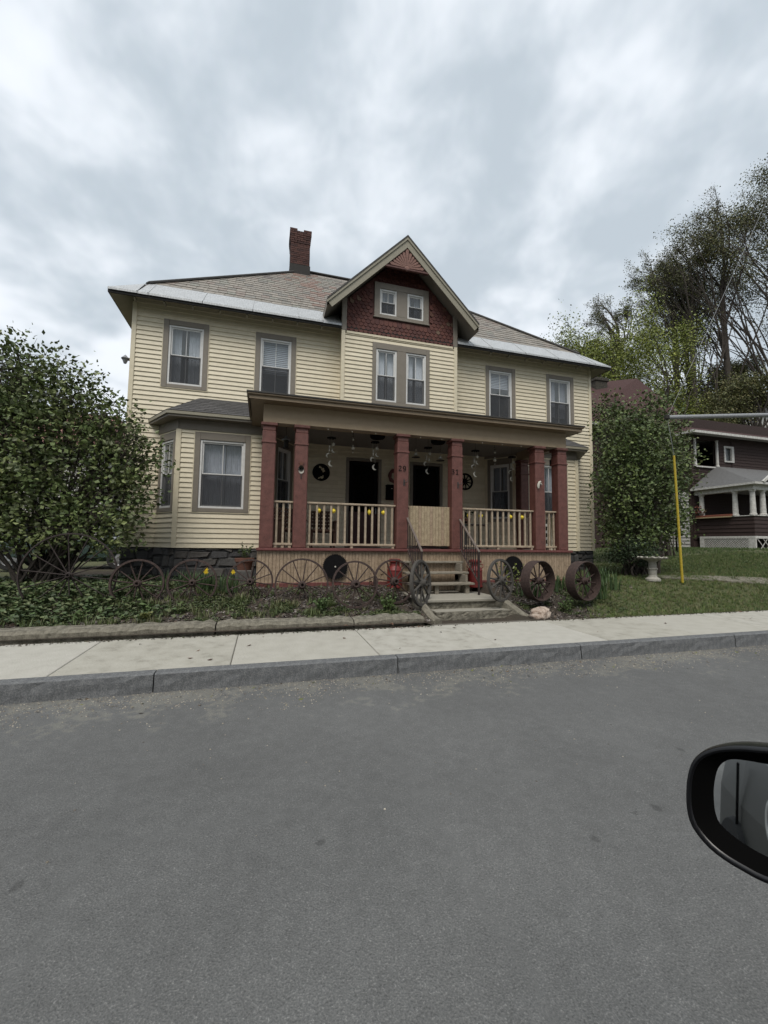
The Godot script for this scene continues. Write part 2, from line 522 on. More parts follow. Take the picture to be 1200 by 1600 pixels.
func flat_grid(x0: float, x1: float, z0: float, z1: float, sx: float, sz: float, hf: Callable, cf: Callable) -> ArrayMesh:
	var nx := int(ceil((x1 - x0) / sx))
	var nz := int(ceil((z1 - z0) / sz))
	var v := PackedVector3Array()
	var n := PackedVector3Array()
	var c := PackedColorArray()
	var uv := PackedVector2Array()
	var uv2 := PackedVector2Array()
	var ix := PackedInt32Array()
	for j in nz + 1:
		for i in nx + 1:
			var x := lerpf(x0, x1, float(i) / nx)
			var z := lerpf(z0, z1, float(j) / nz)
			v.append(Vector3(x, hf.call(x, z), z))
			n.append(Vector3(hf.call(x - 0.1, z) - hf.call(x + 0.1, z), 0.2, hf.call(x, z - 0.1) - hf.call(x, z + 0.1)).normalized())
			c.append(cf.call(x, z))
			uv.append(Vector2(x, z) / 1.7)
			uv2.append(Vector2((x - x0) / (x1 - x0), (z - z0) / (z1 - z0)))
	for j in nz:
		for i in nx:
			var a := j * (nx + 1) + i
			ix.append_array(PackedInt32Array([a, a + 1, a + nx + 2, a, a + nx + 2, a + nx + 1]))
	var arr := []
	arr.resize(Mesh.ARRAY_MAX)
	arr[Mesh.ARRAY_VERTEX] = v; arr[Mesh.ARRAY_NORMAL] = n; arr[Mesh.ARRAY_COLOR] = c
	arr[Mesh.ARRAY_TEX_UV] = uv; arr[Mesh.ARRAY_TEX_UV2] = uv2; arr[Mesh.ARRAY_INDEX] = ix
	var am := ArrayMesh.new()
	am.add_surface_from_arrays(Mesh.PRIMITIVE_TRIANGLES, arr)
	return am

func road_h(_x: float, _z: float) -> float:
	return 0.0

func make_road():
	# wear and stains over the stretch in view: x -12..16, z -4.7..3.6
	var w := 2048
	var h := 608
	var n1 := noise_bytes(w, 31, 0.004, 4, FastNoiseLite.TYPE_SIMPLEX_SMOOTH, h)
	var n2 := noise_bytes(w, 32, 0.02, 3, FastNoiseLite.TYPE_SIMPLEX_SMOOTH, h)
	var n3 := noise_bytes(w, 33, 0.12, 2, FastNoiseLite.TYPE_SIMPLEX_SMOOTH, h)
	var spots := [[2.05, -1.97, 0.028], [2.22, -1.98, 0.02], [-0.97, -2.28, 0.022], [1.68, -1.86, 0.02], [0.32, -2.2, 0.016], [3.02, -2.46, 0.02]]
	var out := PackedByteArray()
	out.resize(w * h * 3)
	for j in h:
		var z := lerpf(-4.7, 3.6, (j + 0.5) / h)
		for i in w:
			var x := lerpf(-12.0, 16.0, (i + 0.5) / w)
			var k := j * w + i
			var t := 0.86 + (n1[k] - 128) / 128.0 * 0.05 + (n2[k] - 128) / 128.0 * 0.03 + (n3[k] - 128) / 128.0 * 0.035
			var warm := 0.0
			# sand and dust that the gutter collects, in ragged drifts
			var sand := clampf((n2[k] - 112) / 60.0 + (n3[k] - 128) / 90.0 - (z + 4.35) * 2.4, 0.0, 1.0)
			t += sand * 0.07
			warm += sand * 0.03
			for s in spots:
				var dd := Vector2(x - s[0], (z - s[1]) * 0.8).length() + (n3[k] - 128) / 128.0 * 0.02
				if dd < s[2]: t *= 0.84
			t = clampf(t, 0.3, 1.0)
			out[k * 3] = int(clampf(t + warm, 0, 1) * 255); out[k * 3 + 1] = int(clampf(t + warm * 0.6, 0, 1) * 255); out[k * 3 + 2] = int(clampf(t - warm * 0.6, 0, 1) * 255)
	var im := Image.create_from_data(w, h, false, Image.FORMAT_RGB8, out)
	im.generate_mipmaps()
	var m := mat(Color(1, 1, 1), 0.9)
	m.albedo_texture = M.asphalt_tex
	m.normal_enabled = true
	m.normal_texture = M.asphalt_bump
	m.normal_scale = 0.7
	m.detail_enabled = true
	m.detail_uv_layer = BaseMaterial3D.DETAIL_UV_2
	m.detail_blend_mode = BaseMaterial3D.BLEND_MODE_MUL
	m.detail_albedo = ImageTexture.create_from_image(im)
	var white := func(_x, _z): return Color(1, 1, 1)
	structure("road", flat_grid(-12, 16, -4.7, 3.6, 1.0, 1.0, road_h, white), m)
	var m2 := tmat(lin(0.85, 0.85, 0.85), M.asphalt_tex, 1.7, 0.9, M.asphalt_bump, 0.7)
	var b := MB.new()
	for s in [[-200.0, -12.0], [16.0, 200.0]]:
		b.quad(Vector3(s[0], 0, 3.6), Vector3(s[1], 0, 3.6), Vector3(s[1], 0, -4.7), Vector3(s[0], 0, -4.7))
	structure("road", b.mesh(), m2)
	# the far side of the road, behind the camera
	b = MB.new()
	b.quad(Vector3(-200, 0.12, 60), Vector3(200, 0.12, 60), Vector3(200, 0.12, 3.75), Vector3(-200, 0.12, 3.75))
	b.box(Vector3(-200, -0.1, 3.6), Vector3(200, 0.125, 3.75))
	structure("verge", b.mesh(), tmat(lin(0.055, 0.07, 0.028), M.worn_tex, 2.0, 1.0))
	# plain under everything, out to the horizon
	b = MB.new()
	b.quad(Vector3(-900, -0.06, 900), Vector3(900, -0.06, 900), Vector3(900, -0.06, -900), Vector3(-900, -0.06, -900))
	structure("ground", b.mesh(), tmat(lin(0.05, 0.06, 0.03), M.worn_tex, 5.0, 1.0))

func make_kerb():
	var root := Node3D.new()
	root.name = numbered("kerb")
	add_child(root)
	root.set_meta("kind", "structure")
	rng.seed = 5
	var x := -18.7
	var i := 0
	while x < 30.0:
		var l := 2.45 + rng.randf_range(-0.12, 0.25)
		if x < -1.0 and x + l > -1.2: l = -1.0 - x
		elif x >= -1.05 and x < 0: l = 2.53
		elif x > 3.0 and x < 5.6 and x + l > 5.0: l = 6.87 - x
		var b := MB.new()
		var x0 := x + 0.006
		var x1 := x + l - 0.006
		# rough split face, a little wavy
		var cols := int(l / 0.12)
		var rows := [-0.12, 0.0, 0.06, 0.12, 0.172]
		var pts := []
		for r in rows.size():
			var row := []
			for k in cols + 1:
				var px := lerpf(x0, x1, float(k) / cols)
				var dz := ground_noise.get_noise_2d(px * 22.0, r * 31.0 + i) * 0.012 + 0.004 * (4 - r)
				row.append(Vector3(px, rows[r], -4.678 + dz))
			pts.append(row)
		for r in rows.size() - 1:
			for k in cols:
				b.quad(pts[r][k], pts[r][k + 1], pts[r + 1][k + 1], pts[r + 1][k])
		b.quad(Vector3(x1, -0.12, -4.66), Vector3(x1, -0.12, -4.81), Vector3(x1, 0.183, -4.81), Vector3(x1, 0.183, -4.69))
		b.quad(Vector3(x0, -0.12, -4.81), Vector3(x0, -0.12, -4.66), Vector3(x0, 0.183, -4.69), Vector3(x0, 0.183, -4.81))
		var st := put("kerb_stone", b.mesh(), M.granite, root)
		# sawn top with an eased arris
		b = MB.new()
		var last := rows.size() - 1
		for k in cols:
			var p: Vector3 = pts[last][k]
			var q: Vector3 = pts[last][k + 1]
			b.quad(p, q, Vector3(q.x, 0.183, -4.692), Vector3(p.x, 0.183, -4.692))
		b.quad(Vector3(x0, 0.183, -4.692), Vector3(x1, 0.183, -4.692), Vector3(x1, 0.185, -4.81), Vector3(x0, 0.185, -4.81))
		put("sawn_top", b.mesh(), M.granite, st)
		x += l
		i += 1

func make_sidewalk():
	var root := Node3D.new()
	root.name = numbered("sidewalk")
	add_child(root)
	root.set_meta("kind", "structure")
	var b := MB.new()
	b.quad(Vector3(-40, 0.172, -4.80), Vector3(40, 0.172, -4.80), Vector3(40, 0.188, -6.4), Vector3(-40, 0.188, -6.4))
	put("bed", b.mesh(), tmat(lin(0.16, 0.15, 0.13), M.worn_tex, 0.5, 1.0), root)
	for k in range(-11, 19):
		var x0 := -0.30 + 1.655 * k
		b = MB.new()
		b.x = Transform3D(Basis(Vector3.RIGHT, 0.011), Vector3(0, 0.186, -4.82))
		b.box(Vector3(x0 + 0.005, -0.08, -1.42), Vector3(x0 + 1.650, 0.0, 0.0), 0.007)
		put("slab", b.mesh(), M.slab[(k * 7 + 22) % 4], root)

func make_yard():
	ground_noise.seed = 3
	ground_noise.frequency = 0.35
	ground_noise.fractal_octaves = 3
	var soil := Color(0.045, 0.036, 0.027)
	var turf := Color(0.075, 0.082, 0.034)
	var cf := func(x, z):
		var l := is_lawn(x, z)
		var n := ground_noise.get_noise_2d(x * 9.0, z * 9.0) * 0.3
		var cc := soil.lerp(turf, l) * (1.0 + n) * 1.25
		return Color(cc.r, cc.g, cc.b)
	var m := tmat(Color(1, 1, 1), M.worn_tex, 0.7, 1.0, M.grit, 1.0)
	m.vertex_color_use_as_albedo = true
	structure("yard", flat_grid(-26, 44, -24, -6.25, 0.25, 0.25, gh, cf), m)
	structure("hillside", flat_grid(-60, 110, -110, -23.8, 2.0, 2.0, func(x, z): return gh(x, z) - 0.02, func(_x, _z): return Color(0.045, 0.045, 0.022)), m)
	structure("hillside", flat_grid(44, 110, -23.9, -6.25, 1.5, 1.5, func(x, z): return gh(x, z) - 0.02, func(_x, _z): return Color(0.05, 0.06, 0.024)), m)
	# the neighbour's path
	var b := MB.new()
	var a := Vector3(9.7, 0, -8.45)
	var d := Vector3(13.6, 0, -7.55)
	var side := Vector3(0.12, 0, -0.5)
	var slabs := 5
	var path := Node3D.new()
	path.name = numbered("path")
	add_child(path)
	path.set_meta("kind", "structure")
	for k in slabs:
		b = MB.new()
		var p := a.lerp(d, (k + 0.012) / slabs)
		var q := a.lerp(d, (k + 0.988) / slabs)
		var cs := [p, q, q + side, p + side]
		for i in 4: cs[i].y = gh(cs[i].x, cs[i].z) + 0.035
		b.quad(cs[0], cs[1], cs[2], cs[3])
		for i in 4:
			var e: Vector3 = cs[i]
			var f: Vector3 = cs[(i + 1) % 4]
			b.quad(e + Vector3.DOWN * 0.1, f + Vector3.DOWN * 0.1, f, e)
		put("slab", b.mesh(), M.old_concrete, path)

# concrete edging that holds the flower bed
func make_edging():
	rng.seed = 8
	var t := thing("garden_edging", Vector3(0, 0.18, -6.3), "low weathered concrete edging between flower bed and sidewalk", "edging")
	var runs := [[-9.0, -3.3], [-3.28, -0.62], [-0.6, 1.35], [1.37, 2.52]]
	for r in runs:
		var b := MB.new()
		var cnt := int((r[1] - r[0]) / 0.09)
		var prev := []
		for k in cnt + 1:
			var x := lerpf(r[0], r[1], float(k) / cnt)
			var endt := minf(k, cnt - k) < 1
			var n1 := ground_noise.get_noise_2d(x * 1.6, 7.0) * 0.03
			var n2 := ground_noise.get_noise_2d(x * 30.0, 1.0) * 0.02
			var n3 := ground_noise.get_noise_2d(x * 30.0, 9.0) * 0.014
			var dz := -0.012 * x - 0.03 if x < 1.3 else -0.016 - 0.03 * (x - 1.3)
			var top := 0.165 + n1 * 0.6 + n3 * 0.8 - (0.02 if endt else 0.0)
			var ring := [Vector3(x, -0.1, 0.0 + dz + n2 * 0.5), Vector3(x, top - 0.045 + n3, 0.012 + dz + n2), Vector3(x, top - 0.008, -0.03 + dz + n2), Vector3(x, top + n2 * 0.4, -0.14 + dz), Vector3(x, top + 0.004 + n3, -0.25 + dz - n2), Vector3(x, -0.1, -0.27 + dz)]
			if k > 0:
				for i in 5: b.quad(prev[i], ring[i], ring[i + 1], prev[i + 1])
			if k == 0 or k == cnt:
				for i in range(1, 5):
					if k == 0: b.tri(ring[0], ring[i], ring[i + 1])
					else: b.tri(ring[0], ring[i + 1], ring[i])
			prev = ring
		put("edging_block", b.mesh(), M.old_concrete, t)

# concrete entrance steps at the sidewalk
func rough_block(a: Vector3, c: Vector3, amp: float, seed_: float) -> ArrayMesh:
	var b := MB.new()
	var nx := 26
	var ny := 5
	var P := func(i: int, j: int) -> Vector3:
		var x := lerpf(a.x, c.x, float(i) / nx)
		var y := lerpf(a.y, c.y, float(j) / ny)
		var k := ground_noise.get_noise_3d(x * 14.0, y * 30.0, seed_) + 0.6 * ground_noise.get_noise_3d(x * 45.0, y * 60.0, seed_)
		return Vector3(x, y + (ground_noise.get_noise_2d(x * 9.0, seed_) * amp * 0.4 if j == ny else 0.0), c.z - absf(k) * amp)
	for i in nx:
		for j in ny:
			b.quad(P.call(i, j), P.call(i + 1, j), P.call(i + 1, j + 1), P.call(i, j + 1))
		var p: Vector3 = P.call(i, ny)
		var q: Vector3 = P.call(i + 1, ny)
		b.quad(p, q, Vector3(q.x, c.y, a.z), Vector3(p.x, c.y, a.z))
	b.quad(Vector3(a.x, a.y, a.z), Vector3(a.x, a.y, c.z), Vector3(a.x, c.y, c.z - amp), Vector3(a.x, c.y, a.z))
	b.quad(Vector3(c.x, a.y, c.z), Vector3(c.x, a.y, a.z), Vector3(c.x, c.y, a.z), Vector3(c.x, c.y, c.z - amp))
	return b.mesh()

func make_concrete_steps():
	var t := thing("concrete_steps", Vector3(0, 0, 0), "broken concrete entrance steps with sloping cheek walls rising from sidewalk", "steps")
	var pale := tmat(lin(1.0, 1.0, 0.98), M.concrete_tex, 0.9, 0.95, M.grit, 0.6)
	pale.albedo_color = lin(0.72, 0.70, 0.66)
	put("lower_step", rough_block(Vector3(2.92, 0.12, -7.3), Vector3(4.45, 0.295, -6.8), 0.03, 3.0), M.old_concrete, t)
	var b := MB.new()
	b.box(Vector3(2.94, 0.297, -7.28), Vector3(4.42, 0.305, -6.86), 0.004)
	put("step_top", b.mesh(), pale, t)
	put("rubble_riser", rough_block(Vector3(2.86, 0.2, -8.3), Vector3(4.4, 0.425, -7.13), 0.05, 9.0), M.old_concrete, t)
	b = MB.new()
	b.box(Vector3(2.80, 0.425, -8.42), Vector3(4.42, 0.485, -7.09), 0.014)
	put("landing_slab", b.mesh(), pale, t)
	# cheek walls: right one bows outwards to the sidewalk, left one runs straight
	for s in [[[Vector3(4.33, 0.50, -7.22), Vector3(4.42, 0.47, -7.02), Vector3(4.50, 0.38, -6.88), Vector3(4.57, 0.29, -6.76), Vector3(4.63, 0.235, -6.66), Vector3(4.66, 0.20, -6.6)], 0.17], [[Vector3(2.72, 0.49, -7.25), Vector3(2.74, 0.46, -7.05), Vector3(2.77, 0.38, -6.88), Vector3(2.80, 0.29, -6.72), Vector3(2.83, 0.25, -6.6), Vector3(2.84, 0.24, -6.54)], 0.16]]:
		b = MB.new()
		var pts: Array = s[0]
		var hw: float = s[1] * 0.5
		var prev := []
		for i in pts.size():
			var p: Vector3 = pts[i]
			var dd: Vector3 = pts[mini(i + 1, pts.size() - 1)] - pts[maxi(i - 1, 0)]
			var sd := Vector3(-dd.z, 0, dd.x).normalized() * -1.0
			var ring := [Vector3(p.x, 0.05, p.z) - sd * hw, p - sd * hw - Vector3.UP * 0.03, p - sd * (hw - 0.03), p + sd * (hw - 0.03), p + sd * hw - Vector3.UP * 0.03, Vector3(p.x, 0.05, p.z) + sd * hw]
			if i > 0:
				for k in 5: b.quad(prev[k], prev[k + 1], ring[k + 1], ring[k])
			if i == pts.size() - 1 or i == 0:
				for k in range(1, 5): b.tri(ring[0], ring[k], ring[k + 1])
			prev = ring
		put("cheek_wall", b.mesh(), M.old_concrete, t)


# ---------------------------------------------------------------- the house
const EXPO := 0.114

# wall in its own frame: x along, y up, z out. holes: [x0, y0, x1, y1]
func wall_cells(w: float, y0: float, y1: float, holes: Array, z0: float, z1: float) -> ArrayMesh:
	var xs := [0.0, w]
	var ys := [y0, y1]
	for h in holes:
		for k in [h[0], h[2]]:
			if k > 0.001 and k < w - 0.001: xs.append(k)
		for k in [h[1], h[3]]:
			if k > y0 + 0.001 and k < y1 - 0.001: ys.append(k)
	xs.sort(); ys.sort()
	var b := MB.new()
	for i in xs.size() - 1:
		for j in ys.size() - 1:
			if xs[i + 1] - xs[i] < 0.001 or ys[j + 1] - ys[j] < 0.001: continue
			var mx: float = (xs[i] + xs[i + 1]) * 0.5
			var my: float = (ys[j] + ys[j + 1]) * 0.5
			var open := false
			for h in holes:
				if mx > h[0] and mx < h[2] and my > h[1] and my < h[3]: open = true
			if not open: b.box(Vector3(xs[i], ys[j], z0), Vector3(xs[i + 1], ys[j + 1], z1))
	return b.mesh()

func siding(house: Node3D, at: Transform3D, w: float, y0: float, y1: float, holes: Array, m: Material, y_start := 1.33):
	var wall := put("wall", wall_cells(w, y0, y1, holes, -0.14, -0.012), m, house, at)
	var i := int(floor((y0 - y_start) / EXPO))
	while true:
		var ya := y_start + i * EXPO
		i += 1
		if ya >= y1 - 0.005: break
		var yb := minf(ya + EXPO, y1)
		var yl := maxf(ya, y0)
		if yb - yl < 0.01: continue
		# strips of x that share the same free heights
		var cuts := [0.0, w]
		for h in holes:
			if h[1] < yb and h[3] > yl:
				cuts.append(clampf(h[0], 0, w)); cuts.append(clampf(h[2], 0, w))
		cuts.sort()
		var open_run := []            # spans that run on from the strip before
		for k in cuts.size() - 1:
			var xa: float = cuts[k]
			var xb: float = cuts[k + 1]
			if xb - xa < 0.004: continue
			var spans := [[yl, yb]]
			for h in holes:
				if (xa + xb) * 0.5 > h[0] and (xa + xb) * 0.5 < h[2]:
					var nx := []
					for s in spans:
						if h[3] <= s[0] or h[1] >= s[1]: nx.append(s)
						else:
							if h[1] - s[0] > 0.008: nx.append([s[0], h[1]])
							if s[1] - h[3] > 0.008: nx.append([h[3], s[1]])
					spans = nx
			if spans.is_empty():
				if open_run.size(): clap_runs.append([wall, open_run, m, ya])
				open_run = []
			for s in spans: open_run.append([xa, xb, s[0], s[1]])
		if open_run.size(): clap_runs.append([wall, open_run, m, ya])
	return wall

var clap_runs := []           # [wall, [[x0, x1, y0, y1], ...], material, foot of the course]
func clap_shape(b: MB, run: Array, ya: float):
	for r in run:
		var xa: float = r[0]
		var xb: float = r[1]
		var f0: float = (r[2] - ya) / EXPO
		var f1: float = (r[3] - ya) / EXPO
		var za := lerpf(0.023, 0.002, f0)
		var zb := lerpf(0.023, 0.002, f1)
		var rr := 0.006 if f0 < 0.02 else 0.0
		b.quad(Vector3(xa, r[2], -0.006), Vector3(xb, r[2], -0.006), Vector3(xb, r[2], za - rr), Vector3(xa, r[2], za - rr))
		if rr > 0: b.quad(Vector3(xa, r[2], za - rr), Vector3(xb, r[2], za - rr), Vector3(xb, r[2] + rr, za), Vector3(xa, r[2] + rr, za))
		b.quad(Vector3(xa, r[2] + rr, za), Vector3(xb, r[2] + rr, za), Vector3(xb, r[3], zb), Vector3(xa, r[3], zb))

# the 300 longest boards as parts, the short ends joined
func lay_clapboards():
	clap_runs.sort_custom(func(p, q): return p[1][-1][1] - p[1][0][0] > q[1][-1][1] - q[1][0][0])
	var rest := {}
	for i in clap_runs.size():
		var c: Array = clap_runs[i]
		if i < 300:
			var b := MB.new()
			clap_shape(b, c[1], c[3])
			put("clapboard", b.mesh(), M.boards[rng.randi() % 4], c[0])
		else:
			if not rest.has(c[0]): rest[c[0]] = [MB.new(), c[2]]
			clap_shape(rest[c[0]][0], c[1], c[3])
	for w in rest: tag(put("clapboards", rest[w][0].mesh(), rest[w][1], w), "", "", "", "stuff")

func board(house: Node, called: String, a: Vector3, b_: Vector3, m: Material, at := Transform3D.IDENTITY, ch := 0.006) -> MeshInstance3D:
	var b := MB.new()
	b.box(a, b_, ch)
	return put(called, b.mesh(), m, house, at)

var pleats := {}
func pleated(w: float, h: float, seed_: int) -> ArrayMesh:
	var b := MB.new()
	var n := int(w / 0.02)
	var r := RandomNumberGenerator.new()
	r.seed = seed_
	var ph := r.randf() * 6.0
	var zs := []
	for i in n + 1:
		var x := w * i / n
		zs.append(0.007 * sin(x * 62.0 + ph + 1.5 * sin(x * 9.0 + ph)) + 0.008 * sin(x * 141.0))
	for i in n:
		var x0 := w * i / n
		var x1 := w * (i + 1) / n
		b.quad(Vector3(x0, 0, zs[i]), Vector3(x1, 0, zs[i + 1]), Vector3(x1, h, zs[i + 1] * 0.5), Vector3(x0, h, zs[i] * 0.5))
	return b.mesh()

# double-hung window; at = lower left corner of the casing on the wall face
func window(house: Node3D, at: Transform3D, w: float, h: float, o := {}):
	var cs: float = o.get("side", 0.12)
	var ct: float = o.get("top", 0.13)
	var cb: float = o.get("bottom", 0.09)
	var b := MB.new()
	b.box(Vector3(0, 0, -0.02), Vector3(cs, h, 0.034), 0.005)
	b.box(Vector3(w - cs, 0, -0.02), Vector3(w, h, 0.034), 0.005)
	b.box(Vector3(cs, h - ct, -0.02), Vector3(w - cs, h, 0.032), 0.005)
	b.box(Vector3(cs, 0, -0.02), Vector3(w - cs, cb, 0.032), 0.005)
	var win := put("window", b.mesh(), M.taupe, house, at)
	# pale channel round the casing
	b = MB.new()
	var e := 0.022
	b.box(Vector3(-e, -e, -0.01), Vector3(w + e, -0.001, 0.027), 0.004)
	b.box(Vector3(-e, h + 0.001, -0.01), Vector3(w + e, h + e, 0.027), 0.004)
	b.box(Vector3(-e, -0.001, -0.01), Vector3(-0.001, h + 0.001, 0.026), 0.004)
	b.box(Vector3(w + 0.001, -0.001, -0.01), Vector3(w + e, h + 0.001, 0.026), 0.004)
	put("channel", b.mesh(), M.cream, win)
	glazing(win, cs, cb, w - cs, h - ct, o)

func glazing(win: Node, x0: float, y0: float, x1: float, y1: float, o := {}):
	var b := MB.new()
	var f := 0.048
	b.box(Vector3(x0, y0, -0.10), Vector3(x0 + f, y1, 0.012), 0.005)
	b.box(Vector3(x1 - f, y0, -0.10), Vector3(x1, y1, 0.012), 0.005)
	b.box(Vector3(x0 + f, y1 - f, -0.10), Vector3(x1 - f, y1, 0.010), 0.005)
	b.box(Vector3(x0 + f, y0, -0.10), Vector3(x1 - f, y0 + f * 0.9, 0.022), 0.005)
	put("frame", b.mesh(), M.white, win)
	var my := y0 + (y1 - y0) * float(o.get("split", 0.5))
	var s := 0.034
	var ia := x0 + f
	var ib := x1 - f
	var mun: bool = o.get("muntin", true)
	for k in 2:
		var ya := y0 + f * 0.9 if k == 0 else my - 0.015
		var yb := my + 0.015 if k == 0 else y1 - f
		var z := -0.062 if k == 0 else -0.03
		b = MB.new()
		b.box(Vector3(ia, ya, z - 0.014), Vector3(ia + s, yb, z + 0.014), 0.004)
		b.box(Vector3(ib - s, ya, z - 0.014), Vector3(ib, yb, z + 0.014), 0.004)
		b.box(Vector3(ia + s, ya, z - 0.013), Vector3(ib - s, ya + s, z + 0.015), 0.004)
		b.box(Vector3(ia + s, yb - s, z - 0.013), Vector3(ib - s, yb, z + 0.013), 0.004)
		put("sash", b.mesh(), M.white, win)
		var cx := (ia + ib) * 0.5
		var spans := [[ia + s, cx - 0.007], [cx + 0.007, ib - s]] if mun else [[ia + s, ib - s]]
		for q in spans:
			b = MB.new()
			b.quad(Vector3(q[0], ya + s, z), Vector3(q[1], ya + s, z), Vector3(q[1], yb - s, z), Vector3(q[0], yb - s, z))
			put("pane", b.mesh(), M.glass, win)
		if mun:
			b = MB.new()
			b.box(Vector3(cx - 0.007, ya + s, z - 0.008), Vector3(cx + 0.007, yb - s, z + 0.008))
			put("muntin", b.mesh(), M.white, win)
	if o.get("screen", true):
		b = MB.new()
		b.quad(Vector3(ia, y0 + f * 0.9, -0.008), Vector3(ib, y0 + f * 0.9, -0.008), Vector3(ib, my, -0.008), Vector3(ia, my, -0.008))
		put("insect_screen", b.mesh(), M.screen, win)
	var cur: String = o.get("curtain", "pale")
	if cur == "blind":
		var drop: float = (y1 - y0) * float(o.get("curtain_drop", 0.5))
		var rows := int(drop / 0.05)
		b = MB.new()
		for k in rows:
			var yy := y1 - (k + 1) * 0.05
			b.quad(Vector3(ia, yy, -0.125), Vector3(ib, yy, -0.125), Vector3(ib, yy + 0.046, -0.145), Vector3(ia, yy + 0.046, -0.145))
		tag(put("blind_slats", b.mesh(), M.curtain, win), "", "", "", "stuff")
	elif cur != "none":
		var cw := ib - ia
		var half: float = o.get("curtain_drop", 1.0)
		var seed_ := int(x1 * 100) + win.get_index() * 7 + int(win.position.x * 31.0)
		var rr := RandomNumberGenerator.new()
		rr.seed = seed_
		var gap := cw * rr.randf_range(0.02, 0.30)
		var mid := cw * rr.randf_range(0.42, 0.58)
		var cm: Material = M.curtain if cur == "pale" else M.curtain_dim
		for q in [[0.0, mid - gap * 0.5], [mid + gap * 0.5, cw]]:
			put("curtain", pleated(q[1] - q[0], (y1 - y0) * half, seed_ + int(q[0] * 10)), cm, win, T(Vector3(ia + q[0], y1 - (y1 - y0) * half, -0.15 - rr.randf() * 0.05)))
	# the room behind
	b = MB.new()
	var d := -1.6
	b.quad(Vector3(x0, y0, d), Vector3(x1, y0, d), Vector3(x1, y1, d), Vector3(x0, y1, d))
	b.quad(Vector3(x0, y0, -0.1), Vector3(x0, y0, d), Vector3(x0, y1, d), Vector3(x0, y1, -0.1))
	b.quad(Vector3(x1, y0, d), Vector3(x1, y0, -0.1), Vector3(x1, y1, -0.1), Vector3(x1, y1, d))
	b.quad(Vector3(x0, y0, -0.1), Vector3(x1, y0, -0.1), Vector3(x1, y0, d), Vector3(x0, y0, d))
	b.quad(Vector3(x0, y1, d), Vector3(x1, y1, d), Vector3(x1, y1, -0.1), Vector3(x0, y1, -0.1))
	put("reveal", b.mesh(), M.room, win)

func mx(x: float) -> float:
	return 2.0 * XC - x

